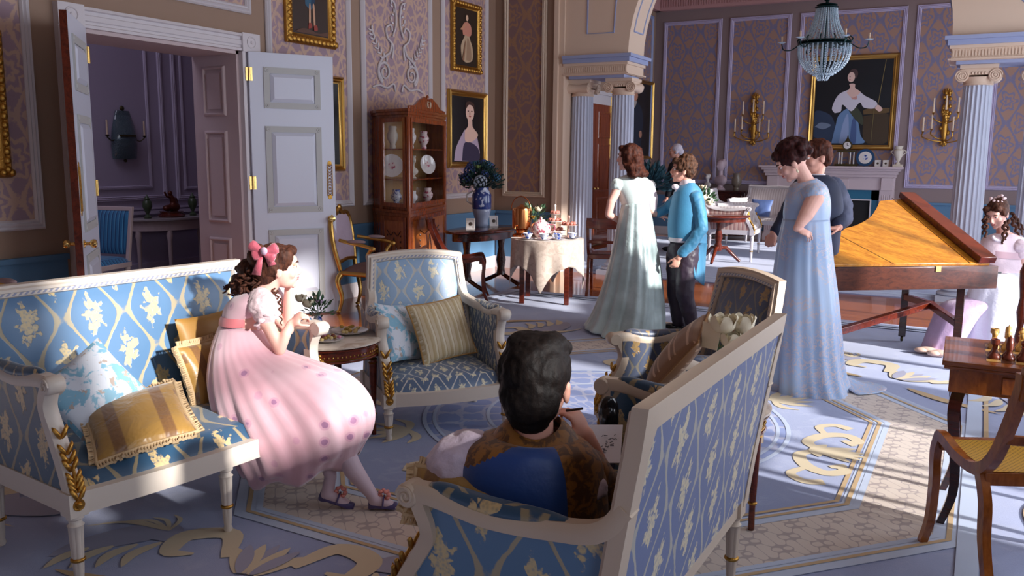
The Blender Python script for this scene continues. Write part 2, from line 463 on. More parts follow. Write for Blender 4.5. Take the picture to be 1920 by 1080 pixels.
# papered panels with carved frames
MOULD = [(-.036, 0), (-.036, .012), (-.024, .028), (-.012, .018), (0, .034), (.012, .018), (.024, .028), (.036, .012), (.036, 0)]
TR = [1]
def panel(o, x, y, w, h, paper, side, trim='white_trim', fw=1.):
    """framed paper panel: o lower corner on the wall face, x across, y up"""
    o, x, y = V(o), V(x), V(y); n = x.cross(y)
    b = MB(); b.prism([(0, 0), (w, 0), (w, h), (0, h)], .006, o, x, y); struct(b, 'wall_'+side, paper)
    b = MB(); path = [o, o+x*w, o+x*w+y*h, o+y*h]
    b.sweep([p+n*.004 for p in path], [(a*fw, c) for a, c in MOULD], loop=True, up=tuple(n)); TR[0] += 1
    struct(b, 'trim_%d' % TR[0], trim)
def pl_left(y0, y1, z0, z1, paper='paper_mauve', trim='white_trim'):
    panel((XL, y0, z0), (0, 1, 0), (0, 0, 1), y1-y0, z1-z0, paper, 'left', trim)
for a, c, z0 in ((2.2, 3.75, 1.03), (4.25, 5.84, 2.83), (6.09, 7.24, 1.03), (7.48, 8.75, 1.03), (9.03, 10.08, 1.03)):
    pl_left(a, c, z0, 4.7)
pl_left(15.0, 16.5, 1.1, 4.25, 'paper_back', 'lilacblue')
panel((-5.22, YA, 1.03), (-1, 0, 0), (0, 0, 1), .59, 3.7, 'paper_brown', 'arch', 'ivory2') if False else \
    panel((-5.81, YA, 1.03), (1, 0, 0), (0, 0, 1), .58, 3.7, 'paper_brown', 'arch', 'ivory2')
for xa, xb in ((1250, 1352), (1374, 1482), (1506, 1698), (1724, 1852), (1878, 1990)):
    A = WY(xa, 30, YB).x; B_ = WY(xb, 30 if xb < 1800 else 200, YB).x
    panel((A, YB, 1.08), (1, 0, 0), (0, 0, 1), B_-A, 3.06, 'paper_back', 'back', mat('lilac_white_moulding', srgb(188, 178, 206), .5))
# back room cornice
b = MB(); b.bx((XL, YB-.12, 4.38), (XR, YB, ZC)); b.bx((XL, YB-.2, 4.62), (XR, YB-.12, ZC)); b.bx((XL, YA+.6, 4.38), (XL+.12, YB, ZC))
for i in range(150):
    x = XL+.15+i*.05
    if x < XR: b.bx((x, YB-.135, 4.44), (x+.025, YB-.12, 4.58))
struct(b, 'trim_60', mat('pink_cornice_plaster', srgb(182, 140, 140), .7))
# ------------------------------------------------------------ arch wall
ENZ = 2.83; CX, RAD = -2.24, 1.815
b = MB(); b.bx((XL, YA, 0), (-5.06, YA+.56, ZC)); struct(b, 'wall_arch', 'taupe')
b = MB(); b.bx((-5.06, YA-.07, 0), (-5.0, YA+.56, ZC)); b.bx((-5.0, YA-.03, 0), (-4.93, YA+.56, ZC)); struct(b, 'trim_61', 'stone')
pts = [(-4.93, ENZ), (CX-RAD, ENZ)] + [(CX-RAD*cos(pi*i/40), ENZ+RAD*sin(pi*i/40)) for i in range(1, 40)] + [(CX+RAD, ENZ), (XR, ENZ), (XR, ZC), (-4.93, ZC)]
b = MB(); b.prism(pts, .56, (0, YA+.56, 0), (1, 0, 0), (0, 0, 1)); struct(b, 'wall_arch', 'stone')
def entab(x0, x1, nm, dent0):
    b = MB(); b.cur = 0
    b.bx((x0, YA-.02, 2.58), (x1, YA+.58, 2.70)); b.bx((x0-.03 if dent0 else x0, YA-.05, 2.585), (x1+(.03 if not dent0 else 0), YA+.6, 2.60))
    n = int((x1-x0)/.03)
    for i in range(n): b.bx((x0+.01+i*.03, YA-.03, 2.62), (x0+.025+i*.03, YA-.02, 2.68))
    b.bx((x0-.02*dent0, YA-.05, 2.70), (x1+.02*(1-dent0), YA+.6, 2.735))
    b.cur = 1
    b.bx((x0-.04*dent0, YA-.07, 2.735), (x1+.05*(1-dent0), YA+.62, 2.79)); b.bx((x0-.07*dent0, YA-.1, 2.79), (x1+.08*(1-dent0), YA+.65, 2.83))
    b.bx((x0+.05, YA+.02, 2.545), (x1-.05, YA+.54, 2.585))
    struct(b, nm, ['stone', 'lilacblue'])
entab(-4.93, -4.06, 'trim_62', 0); entab(-.42, XR, 'trim_63', 1)
# thin blue outlines on spandrels and soffit
b = MB()
def outl(path, r=.011): b.tube([(x, YA-.004, z) for x, z in path], r, 5)
arc = [(CX-(RAD+.28)*cos(t), ENZ+(RAD+.28)*sin(t)) for t in [radians(18+i*4) for i in range(14)]]
x0 = -4.62; outl([(x0, 4.9), (x0, 3.10), (arc[0][0]-.02, 3.10)] + [(x, z) for x, z in arc if x < -3 and z > 3.1] + [(arc[-1][0], 4.9)])
arc2 = [(2*CX-x, z) for x, z in arc]
outl([(1.5, 4.9), (1.5, 3.12), (.22, 3.12)] + [(x+.1, z) for x, z in arc2 if z > 3.4])
for yy in (YA+.12, YA+.44): b.tube([(CX-(RAD-.004)*cos(pi*i/40), yy, ENZ+(RAD-.004)*sin(pi*i/40)) for i in range(2, 39)], .011, 5)
b.tube([(CX-(RAD-.004)*cos(pi*.05), YA+.12, ENZ+(RAD-.004)*sin(pi*.05)), (CX-(RAD-.004)*cos(pi*.05), YA+.44, ENZ+(RAD-.004)*sin(pi*.05))], .011, 5)
struct(b, 'trim_64', 'lilacblue')
# ------------------------------------------------------------ columns
colm = mat('blue_white_column_paint', srgb(188, 195, 214), .5)
def make_column(label, x, y, rot=0.):
    t = thing('fluted_column', label, 'column', (x, y, 0), rot)
    b = MB(); NF = 20; rings = []
    for z, r in ((.14, .172), (.17, .160), (.6, .160), (1.2, .156), (1.8, .149), (2.34, .141)):
        ring = []
        for k in range(NF):
            for s_, dp in ((.0, 0), (.12, 0), (.22, .010), (.4, .017), (.56, .019), (.72, .017), (.9, .010)):
                a = 2*pi*(k+s_)/NF; rr = r-dp*(1 if z > .16 else 0); ring.append((rr*cos(a), rr*sin(a), z))
        rings.append(ring)
    b.loft(rings); b.build('shaft', colm, t, smooth=35)
    b = MB(); b.box((0, 0, .03), (.46, .46, .06)); b.lathe([(.225, .06), (.235, .075), (.225, .09), (.185, .10), (.185, .11), (.2, .125), (.185, .14), (.17, .145)], n=32)
    b.build('base', colm, t, smooth=40)
    b = MB(); b.lathe([(.142, 2.335), (.15, 2.345), (.142, 2.36), (.15, 2.40), (.16, 2.42)], n=32)
    b.box((0, 0, 2.525), (.36, .36, .04)); b.bx((-.17, -.15, 2.44), (.17, .15, 2.505))
    for s in (-1, 1):
        b.lathe([(.066, -.155), (.062, -.12), (.045, 0), (.062, .12), (.066, .155)], (s*.155, 0, 2.432), 24, (0, 1, 0))
        for fy in (-.158, .158):
            sp = [(s*.155-s*cos(q)*(.064-.0032*q)*-1, fy, 2.432+sin(q)*(.064-.0032*q)) for q in [k*.35 for k in range(0, 46)]]
            b.tube(sp, .0075, 6); b.ell((s*.155, fy, 2.432), (.014, .008, .014), 8, 6)
    for k in range(5): b.ell((-.06+k*.03, -.155, 2.455), (.011, .008, .016), 8, 6)
    b.build('capital', 'stone' if x > -2 else 'stone', t, smooth=40)
    return t
make_column('white fluted column nearest the left end of the arch, behind the lady in pale green', -4.21, YA+.27)
make_column('slim fluted column tight against the cream pilaster, left of the brown far door', -4.80, YA+.30, radians(90))
make_column('tall fluted column with scroll capital standing behind the pianist', -.15, YA+.27)
make_column('fluted column cut by the right edge of the picture', .47, YA+.45)
# ------------------------------------------------------------ door surround
b = MB(); cw = .21
prof = [(-cw/2, 0), (-cw/2, .05), (-cw/2+.03, .055), (-cw/2+.04, .035), (-.03, .035), (-.02, .045), (.03, .045), (.04, .035), (cw/2-.04, .035), (cw/2-.03, .05), (cw/2, .045), (cw/2, 0)]
for y in (DY0-cw/2, DY1+cw/2): b.sweep([(XL, y, 0), (XL, y, DZ)], prof, up=(1, 0, 0))
b.sweep([(XL, DY0, DZ+.075), (XL, DY1, DZ+.075)], [(x*.72, z) for x, z in prof], up=(1, 0, 0))
for y in (DY0-cw/2, DY1+cw/2):
    b.bx((XL, y-cw/2, DZ-.005), (XL+.06, y+cw/2, DZ+.16)); b.lathe([(.055, .06), (.055, .066), (.045, .068), (.04, .062), (.015, .062), (.012, .07), (.001, .072)], (XL, y, DZ+.08), 20, (1, 0, 0))
struct(b, 'trim_65', 'white_trim')
# jambs with raised panels
def raised(b, o, x, y, w, h, d=.014, fr=.03, fc=0):
    o, x, y = V(o), V(x), V(y); n = x.cross(y); path = [o, o+x*w, o+x*w+y*h, o+y*h]
    b.sweep([p for p in path], [(-fr/2, 0), (-fr/2, d*.6), (-fr*.2, d), (fr*.2, d*.8), (fr/2, 0)], loop=True, up=tuple(n))
    b.cur = fc; b.prism([(fr*1.6, fr*1.6), (w-fr*1.6, fr*1.6), (w-fr*1.6, h-fr*1.6), (fr*1.6, h-fr*1.6)], d*.6, o, x, y); b.cur = 0
b = MB(); b.bx((XO-.02, DY1-.03, 0), (XL, DY1, DZ)); b.bx((XO-.02, DY0, 0), (XL, DY0+.03, DZ)); b.bx((XO-.02, DY0, DZ-.03), (XL, DY1, DZ))
for z0, h in ((.25, .5), (.92, .82), (1.9, .42)):
    raised(b, (XO+.13, DY1-.03, z0), (1, 0, 0), (0, 0, 1), .26, h, .022)
struct(b, 'trim_66', 'pinkjamb')
# ------------------------------------------------------------ door leaves
def fret(f, o, x, w, h, e=.055):
    z = V((0, 0, 1)); f.cur = 0
    for a, c, p, q in ((0, 0, w, e), (0, h-e, w, e), (0, e, e, h-2*e), (w-e, e, e, h-2*e)):
        f.prism([(a, c), (a+p, c), (a+p, c+q), (a, c+q)], .010, o, x, z)
    n = x.cross(z)
    for a in (e/2, w-e/2):
        for c in (e/2, h-e/2): f.lathe([(.020, .010), (.018, .015), (.008, .013), (.001, .018)], o+x*a+z*c, 12, tuple(n))
    f.cur = 1
    i, k = e+.004, e+.035
    vs = [o+x*a+z*c+n*.004 for a, c in ((i, i), (w-i, i), (w-i, h-i), (i, h-i))]+[o+x*a+z*c+n*.020 for a, c in ((k, k), (w-k, k), (w-k, h-k), (k, h-k))]
    f.add(vs, [(0, 1, 5, 4), (1, 2, 6, 5), (2, 3, 7, 6), (3, 0, 4, 7), (4, 5, 6, 7)]); f.cur = 0
def leaf(name, label, hx, hy, ex, ey, side, knob_both=True):
    L = hypot(ex-hx, ey-hy); ang = atan2(ey-hy, ex-hx)
    t = thing(name, label, 'door', (hx, hy, 0), ang); t['kind'] = 'structure'
    b = MB(); b.bx((0, -.022, .015), (L, .022, DZ)); b.build('leaf', 'white_paint', t, bevel=.003)
    b = MB(); b.bx((L-.004, -.023, .015), (L+.005, .023, DZ-.002)); b.build('edge_strip', 'mahogany', t) if side < 0 else None
    for s in (-1, 1):
        f = MB(); f2 = MB()
        for z0, h in ((.18, .66), (1.0, .80), (1.96, .37)):
            if s < 0:
                fret(f, V((.13, -.022, z0)), V((1, 0, 0)), L-.26, h)
            else:
                fret(f, V((L-.13, .022, z0)), V((-1, 0, 0)), L-.26, h)
        f.build('panel_moulding', ['white_trim_grey', 'white_paint'], t)
        k = MB(); k.lathe([(.026, 0), (.026, .006), (.012, .012), (.010, .035), (.024, .045), (.031, .062), (.026, .078), (.001, .086)], (L-.06, s*.022, .93), 20, (0, s, 0))
        k.build('knob', 'brass', t, smooth=50)
        g = MB(); zc = 1.30; hh = .15; ww = .024
        path = [(-ww, -hh), (ww, -hh), (ww, hh), (-ww, hh)]
        P = lambda a, c: (L-.055+a, s*.026, zc+c)
        g.tube([P(*p) for p in path], .004, 6, loop=True)
        for i in range(10):
            za, zb = -hh+i*hh/5, -hh+(i+1)*hh/5
            g.tube([P(-ww, za), P(ww, zb)], .0025, 4); g.tube([P(ww, za), P(-ww, zb)], .0025, 4)
        for q in (-1, 1): g.lathe([(.022, 0), (.02, .004), (.001, .006)], (L-.055, s*.022, zc+q*(hh+.012)), 12, (0, s, 0))
        g.build('finger_plate', 'dullgold', t)
    h_ = MB()
    for z0 in (.25, 1.22, 2.2): h_.cyl((0, -.028*side, z0), (0, -.028*side, z0+.12), .012); h_.bx((-.03, -.03*side, z0), (.03, -.02*side, z0+.12))
    h_.build('hinge', 'brass', t)
    return t
leaf('door_1', 'tall white panelled door leaf standing open behind the girl in pink', -5.93, 5.78, -5.53, 6.46, 1)
leaf('door_2', 'white door leaf seen nearly edge on with a red-brown edge, left of the doorway', -5.93, 4.16, -5.32, 3.60, -1)
# brown double door in the far room's left wall
for k, (ya, yc_) in enumerate(((12.92, 13.70), (13.71, 14.49))):
    b = MB(); b.bx((XL+.005, ya, .02), (XL+.045, yc_, 2.44))
    for z0, h in ((.2, .62), (.95, .8), (1.88, .42)): raised(b, (XL+.045, ya+.14, z0), (0, 1, 0), (0, 0, 1), .50, h, .014, .04)
    o = struct(b, 'door_3' if k == 0 else 'door_4', 'reddoor')
    g = MB(); g.lathe([(.02, 0), (.01, .02), (.026, .045), (.001, .065)], (XL+.045, 13.64 if k == 0 else 13.77, 1.0), 12, (1, 0, 0)); g.build('knob', 'brass', o, smooth=60)
b = MB(); b.bx((XL+.002, 12.76, 0), (XL+.05, 12.92, 2.60)); b.bx((XL+.002, 14.49, 0), (XL+.05, 14.65, 2.60)); b.bx((XL+.002, 12.92, 2.44), (XL+.05, 14.49, 2.60)); b.bx((XL+.002, 12.7, 2.6), (XL+.09, 14.7, 2.66))
struct(b, 'trim_67', 'white_trim')
# ------------------------------------------------------------ anteroom beyond the door
XA = -9.0
b = MB(); b.bx((XA-.2, 2, 0), (XA, 9, ZC)); struct(b, 'wall_anteroom', 'lilac')
b = MB(); b.bx((XA, 8.9, 0), (XO, 9.1, ZC)); b.bx((XA, 1.9, 0), (XO, 2.1, ZC)); struct(b, 'wall_anteroom', 'lilac')
lm = mat('lilac_moulding', srgb(196, 184, 206), .6)
def loopm(y0, y1, z0, z1, prof=MOULD, sc=1.):
    b.sweep([(XA+.003, y0, z0), (XA+.003, y1, z0), (XA+.003, y1, z1), (XA+.003, y0, z1)], [(a*sc, c*sc) for a, c in prof], loop=True, up=(1, 0, 0))
b = MB(); loopm(5.0, 7.1, 1.13, 4.3, sc=.55); loopm(4.9, 7.3, 1.0, 4.45, sc=.8); loopm(7.62, 9.2, 1.10, 4.3, sc=.55); loopm(7.5, 9.3, .98, 4.45, sc=.8)
b.bx((XA, 2, .80), (XA+.05, 9, .84)); b.bx((XA, 2, .86), (XA+.03, 9, .88)); b.bx((XA, 2, .62), (XA+.03, 9, .65)); b.bx((XA, 2, 0), (XA+.04, 9, .2))
struct(b, 'trim_70', lm)
light('anteroom_area_lamp', 'AREA', (-7.7, 4.2, 4.6), (-.2, .35, -1), 34, (.78, .76, 1), shape='RECTANGLE', size=1.6, size_y=2.2)  # unseen area lamp below the closed anteroom ceiling
# ------------------------------------------------------------ rugs
def rugbase(name, c1, c2):
    def bb(nt):
        vec, x, y, z = coords(nt, 'Object')
        n1 = noisen(nt, vec, .9, 2); n2 = noisen(nt, vec, 320, 2); n3 = noisen(nt, vec, 7, 3, .6, .8)
        c = mixc(nt, n1.above(.5, .2), c1, c2)
        return mixc(nt, n3.above(.60, .08)*.15, c, srgb(196, 200, 214)), n2, .003
    return mat(name, c1, .9, build=bb, sheen=.3)
rug_blue = rugbase('lavender_blue_wool', srgb(136, 148, 188), srgb(150, 160, 196))
rug_mid = rugbase('periwinkle_wool', srgb(122, 136, 178), srgb(134, 146, 186))
rug_white = mat('ice_blue_wool', srgb(184, 196, 218), .9)
def arab(nt):
    vec, x, y, z = coords(nt, 'Object')
    u = x/.13; v = y/.13; n = noisen(nt, vec, 8, 3)
    F = ((u*2*pi+(v*2*pi).sin()*1.6).sin() + (v*2*pi+(u*2*pi).sin()*1.6).sin() + (n-.5)*1.2).abs().below(.22, .08)
    return mixc(nt, F*.75, srgb(206, 194, 184), srgb(158, 146, 146))
rug_cream = mat('cream_arabesque_wool', srgb(206, 194, 184), .9, build=arab)
def scrollf(nt):
    vec, x, y, z = coords(nt, 'Object')
    r = ((x+1.9)*(x+1.9)+(y-4.6)*(y-4.6)).sqrt(); a = atan2n(y-4.6, x+1.9)
    n = noisen(nt, vec, 5, 3, .6, 1.)
    F = ((a*16).cos()*(r*22).sin() + (n-.5)*2.4).abs().below(.25, .08)
    return mixc(nt, F*.6, srgb(138, 152, 196), srgb(192, 192, 206))
rug_round = mat('roundel_scroll_wool', srgb(150, 160, 200), .9, build=scrollf)
rug_motif = mat('ivory_gold_wool', srgb(206, 192, 164), .9)
rug_shade = mat('grey_mauve_wool', srgb(158, 158, 178), .9)
rug_gold = mat('ochre_wool', srgb(190, 164, 128), .9)
C0 = (-1.9, 4.6)
def octo(ax, ay, cx=C0[0], cy=C0[1]):
    t = .414
    return [(cx+ax, cy-ay*t), (cx+ax, cy+ay*t), (cx+ax*t, cy+ay), (cx-ax*t, cy+ay), (cx-ax, cy+ay*t), (cx-ax, cy-ay*t), (cx-ax*t, cy-ay), (cx+ax*t, cy-ay)]
def ring2(b, p, q, z):
    n = len(p); vs = [(x, y, z) for x, y in p]+[(x, y, z) for x, y in q]
    b.add(vs, [(i, (i+1) % n, n+(i+1) % n, n+i) for i in range(n)])
def circ(r, n=72, c=C0): return [(c[0]+r*cos(2*pi*i/n), c[1]+r*sin(2*pi*i/n)) for i in range(n)]
def blade(b, pts, wf, z, T=lambda x, y: (x, y)):
    """flat leaf or ribbon: centre line with half widths wf(t)"""
    P = spl2(pts, 6); n = len(P); L = []; R = []
    for i, (x, y) in enumerate(P):
        a = P[max(i-1, 0)]; c = P[min(i+1, n-1)]; dx, dy = c[0]-a[0], c[1]-a[1]; l = hypot(dx, dy) or 1
        w = wf(i/(n-1)); L.append(T(x-dy/l*w, y+dx/l*w)); R.append(T(x+dy/l*w, y-dx/l*w))
    vs = [(x, y, z+i*4e-6) for i, (x, y) in enumerate(L)]+[(x, y, z+i*4e-6) for i, (x, y) in enumerate(R)]
    b.add(vs, [(i, i+1, n+i+1, n+i) for i in range(n-1)])
leafw = lambda w: (lambda t: w*sin(pi*min(1, t*.96+.04))**.7*(1-.3*t))
RZ = .012
rug = MB()
rug.cur = 0; rug.bx((-4.75, -1.4, 0), (1.25, 8.63, RZ))
z = RZ
CNT=[0]
def lay(k):
    CNT[0] += 1
    return RZ+.0012*k+CNT[0]*.000012
rug.cur = 3; rug.add([(x, y, lay(1)) for x, y in octo(1.53, 1.70)], [tuple(range(8))])
rug.cur = 1; ring2(rug, octo(1.83, 2.02), octo(1.53, 1.71), lay(2))
for A_, B_, k in (((1.83, 2.02), (1.86, 2.05), 2), ((1.92, 2.11), (1.95, 2.14), 2), ((1.50, 1.68), (1.53, 1.71), 2), ((1.42, 1.60), (1.44, 1.62), 6)): rug.cur = k; ring2(rug, octo(*A_), octo(*B_), lay(3))
rug.cur = 2; ring2(rug, octo(1.86, 2.05), octo(1.92, 2.11), lay(2)); ring2(rug, octo(1.45, 1.63), octo(1.50, 1.68), lay(2))
rug.cur = 6; ring2(rug, octo(1.88, 2.07), octo(1.90, 2.09), lay(4)); ring2(rug, octo(1.465, 1.645), octo(1.485, 1.665), lay(4))
rug.cur = 4; rug.add([(x, y, lay(2)) for x, y in circ(1.08)], [tuple(range(72))])
for r0, r1, k in ((1.08, 1.055, 2), (1.02, 1.00, 2), (.70, .68, 2)): rug.cur = k; ring2(rug, circ(r0), circ(r1), lay(3))
# sprigs and acanthus around the roundel
def T_(ang, rad, flip=1, sc=1.):
    ca, sa = cos(ang), sin(ang)
    return lambda x, y: (C0[0]+(rad+y*sc)*ca-flip*x*sc*sa, C0[1]+(rad+y*sc)*sa+flip*x*sc*ca)
for k in range(4):
    a = pi/4+k*pi/2; T = T_(a, 1.15); rug.cur = 5
    for dx, l in ((-.14, .20), (-.07, .27), (0, .3), (.07, .27), (.14, .20)):
        blade(rug, [(0, .02), (dx*.7, l*.5), (dx*1.25, l)], leafw(.034), lay(2), T)
    for f in (-1, 1): blade(rug, [(0, .02), (f*.13, 0), (f*.22, .07)], leafw(.03), lay(2), T)
for k in range(4):
    a = k*pi/2; rug.cur = 5
    for f in (-1, 1):
        T = T_(a, 1.20, f, 1.1)
        blade(rug, [(0, .05), (.10, -.03), (.24, .02), (.30, .12), (.23, .19), (.17, .14)], lambda t: .022+.012*sin(pi*t)+(.02 if t > .9 else 0), lay(2), T)
        blade(rug, [(.28, .02), (.38, -.02), (.45, .05), (.42, .13)], lambda t: .018+.012*t, lay(2), T)
        for dx, dy, ww in ((.05, .24, .03), (.11, .20, .03), (.0, .26, .028), (.10, .06, .03)): blade(rug, [(0, .0), (dx*.5, dy*.6), (dx, dy)], leafw(ww), lay(3), T)
# big scrolling plants outside the octagon
def bigplant(cx, cy, rot, sc=1.):
    ca, sa = cos(rot)*sc, sin(rot)*sc; T = lambda x, y: (cx+x*ca-y*sa, cy+x*sa+y*ca)
    for i in range(-3, 4):
        rug.cur = 5 if i % 2 else 7
        blade(rug, [(i*.012, -.12), (i*.035, 0), (i*.055, .13-.012*abs(i)**1.5)], leafw(.036), lay(2+abs(i) % 3), T)
    for f in (-1, 1):
        Tf = lambda x, y, f=f: T(f*x, y)
        rug.cur = 5; blade(rug, [(.14, -.02), (.24, .16), (.40, .10), (.38, -.04), (.28, -.03)], lambda t: .05*sin(pi*(t*.8+.15)), lay(2), Tf)
        rug.cur = 7; blade(rug, [(.42, .06), (.55, .10), (.72, -.06), (.80, -.2)], leafw(.10), lay(2), Tf)
        rug.cur = 5
        for q in range(4): blade(rug, [(.46+q*.08, .02-q*.04), (.50+q*.08, -.1-q*.03), (.47+q*.09, -.2-q*.03)], leafw(.03), lay(3), Tf)
        for q in range(5): blade(rug, [(.5, .12), (.52+q*.05, .22-.02*q), (.58+q*.07, .26-.05*q)], leafw(.012), lay(3), Tf)
        rug.cur = 6; blade(rug, [(.15, -.25), (.4, -.3), (.7, -.28)], leafw(.04), lay(2), Tf)
bigplant(-2.3, 2.22, radians(14)); bigplant(-.7, 2.2, radians(30)); bigplant(-.35, 6.55, radians(-30), 1.2); bigplant(-1.9, 7.2, pi, 1.2); bigplant(-3.9, 6.3, radians(220), 1.2); bigplant(.6, 4.6, radians(-90)); bigplant(-4.1, 2.4, radians(150))
rug.cur = 2; rug.add([(.02, -1.3, lay(1)), (.10, -1.3, lay(1)), (.10, 8.5, lay(1)), (.02, 8.5, lay(1))], [(0, 1, 2, 3)])
rug.cur = 6; rug.add([(.11, -1.3, lay(1)), (.135, -1.3, lay(1)), (.135, 8.5, lay(1)), (.11, 8.5, lay(1))], [(0, 1, 2, 3)])
rug.cur = 2
for q in (0, .1): rug.add([(-4.65+q, -1.3, lay(1)), (-4.6+q, -1.3, lay(1)), (-4.6+q, 8.55, lay(1)), (-4.65+q, 8.55, lay(1))], [(0, 1, 2, 3)]); rug.add([(-4.6, 8.35+q, lay(2)), (1.2, 8.35+q, lay(2)), (1.2, 8.40+q, lay(2)), (-4.6, 8.40+q, lay(2))], [(0, 1, 2, 3)])
tag(rug.build('patterned_carpet', [rug_blue, rug_cream, rug_white, rug_mid, rug_round, rug_motif, rug_gold, rug_shade]),
    'large lavender blue carpet with cream octagonal border under the sofas and armchairs', 'carpet')
b = MB(); b.bx((-5.6, 10.42, 0), (1.4, 16.0, .012)); b.cur = 1
for q in (.2, .4): ring2(b, [(-5.6+q, 10.42+q), (1.4-q, 10.42+q), (1.4-q, 16-q), (-5.6+q, 16-q)], [(-5.53+q, 10.49+q), (1.33-q, 10.49+q), (1.33-q, 15.93-q), (-5.53+q, 15.93-q)], .0135)
tag(b.build('plain_carpet', [rug_blue, rug_white]), 'pale blue carpet in the far room beyond the arch', 'carpet')
# ------------------------------------------------------------ plaster ornament above the cabinet
b = MB()
def onwall(y, z): return (XL+.018, y, z)
yc = WX(745, 160, XL).y; z0 = 2.26
for f in (-1, 1):
    S_ = lambda pts, r: b.tube([onwall(yc+f*p[0], z0+p[1]) for p in spl2(pts, 6)], r, 6)
    sp = [(.26+(.02+.105*(1-t))*cos(-1.2+t*11)*f*f, .20+(.02+.105*(1-t))*sin(-1.2+t*11)) for t in [k/30 for k in range(31)]]
    b.tube([onwall(yc+f*p[0], z0+p[1]) for p in sp], lambda t: .016-.008*t, 6)
    S_([(.48, .02), (.36, .05), (.22, .03), (.10, .08), (.06, .0)], lambda t: .013)
    S_([(.30, .10), (.37, .22), (.30, .34), (.16, .42), (.12, .52)], lambda t: .015)
    S_([(.12, .36), (.10, .5), (.20, .58), (.22, .68), (.14, .72), (.11, .66)], lambda t: .013)
    S_([(.10, .6), (.04, .75), (.06, .95), (.14, 1.0)], lambda t: .012)
    for i in range(16):
        t = i/15; cx, cy = .22+.26*sin(t*1.5), .30+.34*t
        for a_ in (-.7, .7):
            dx, dy = cos(.9+a_)*.055, sin(.9+a_)*.055
            if i % 2: continue
            b.tube([onwall(yc+f*cx, z0+cy), onwall(yc+f*(cx+dx*.7), z0+cy+dy*.7), onwall(yc+f*(cx+dx*1.3), z0+cy+dy*1.3)], [.005, .013, .002], 6)
    for i in range(12):
        cx, cy = .10+.03*sin(i*1.7), .75+i*.045
        b.ell(onwall(yc+f*cx, z0+cy), (.008, .026, .012), 8, 5, rot=Matrix.Rotation(f*(i % 2*1.2+.3), 3, 'X').to_euler())
tag(b.build('plaster_scrollwork', 'white_trim', smooth=60), 'white plaster scroll and leaf ornament on the wall above the glazed cabinet', 'wall ornament')
# ------------------------------------------------------------ paintings
def painting(label, o, x, w, h, fw, shapes, frame='dullgold', bgc=(.02, .02, .025), depth=.05, tilt=0., group=None):
    """o = lower corner of frame on the wall, x = direction across, canvas figures painted as flat patches"""
    ang = atan2(x[1], x[0]); t = thing('framed_painting', label, 'painting', o, ang, group)
    b = MB(); pr = [(-fw, 0), (-fw, depth*.6), (-fw*.75, depth), (-fw*.55, depth*.7), (-fw*.35, depth*.8), (-fw*.15, depth*.35), (0, depth*.3), (0, 0)]
    path = [(fw, 0, fw), (w-fw, 0, fw), (w-fw, 0, h-fw), (fw, 0, h-fw)]
    b.sweep(path, [(-a, c) for a, c in pr], loop=True, up=(0, -1, 0))
    n = int((w+h)*2/.06)
    if frame == 'dullgold':
        for i in range(n):
            s_ = (i+.5)/n*2*(w+h)
            if s_ < w: p = (s_, fw*.4)
            elif s_ < w+h: p = (w-fw*.4, s_-w)
            elif s_ < 2*w+h: p = (w-(s_-w-h), h-fw*.4)
            else: p = (fw*.4, h-(s_-2*w-h))
            b.ell((p[0], -depth*.8, p[1]), (fw*.33, depth*.35, fw*.33), 8, 5)
    b.build('frame', 'gold' if frame == 'gold' else frame, t, smooth=50)
    c = MB(); mats_ = [mat('canvas_%.3f_%.3f_%.3f' % tuple(bgc), bgc, .45, coat=.2)]
    c.bx((fw*.9, -depth*.3, fw*.9), (w-fw*.9, 0, h-fw*.9))
    iw, ih = w-2*fw, h-2*fw
    for i, (col, poly) in enumerate(shapes):
        key = srgb(*col); mm = mat('paint_%d_%d_%d' % col, key, .5, coat=.2)
        if mm not in mats_: mats_.append(mm)
        c.cur = mats_.index(mm)
        P = spl2(list(poly)+[poly[0]], 5)[:-1] if len(poly) > 3 else poly
        c.add([(fw+iw*min(max(px_, 0.01), .99), -depth*.3-.0012*(i+1), fw+ih*min(max(py_, .01), .99)) for px_, py_ in P], [tuple(range(len(P)))])
    c.build('canvas', mats_, t)
    return t
SK = (214, 176, 152); DK = (40, 30, 26)
def oval(cx, cy, rx, ry, n=8): return [(cx+rx*cos(2*pi*i/n), cy+ry*sin(2*pi*i/n)) for i in range(n)]
def lrect(x0, y0, x1, y1, X=XL): # rectangle on a left-hand wall from picture corners
    A_ = WX(x0, y0, X); B_ = WX(x1, y1, X); return A_, B_
def pleft(label, x0, yb, x1, zt, fw, shapes, frame='dullgold', bgc=(.02, .02, .025)):
    a = WX(x0, yb, XL); c = WX(x1, yb, XL)
    painting(label, (XL+.012, a.y, a.z), (0, 1, 0), c.y-a.y, zt-a.z, fw, shapes, frame, bgc)
robe = [((46, 92, 120), [(.36, .30), (.34, .55), (.40, .80), (.56, .84), (.64, .6), (.62, .34), (.5, .26)]), ((28, 62, 92), [(.52, .3), (.56, .78), (.64, .6), (.62, .34)]),
        ((206, 160, 130), [(.44, .10), (.46, .30), (.5, .3), (.49, .1)]), ((206, 160, 130), [(.58, .08), (.56, .3), (.61, .3), (.62, .09)]), ((150, 60, 50), [(.42, .06), (.52, .08), (.51, .12), (.44, .12)]), ((150, 60, 50), [(.58, .05), (.68, .06), (.66, .11), (.58, .1)]), ((92, 60, 46), [(.0, .0), (.3, .06), (.7, .03), (1, .06), (1, 0)])]
pleft('gilt framed painting of a figure in blue robes, above the open white door', 532, 78, 624, 3.75, .10, robe, bgc=srgb(52, 36, 30))
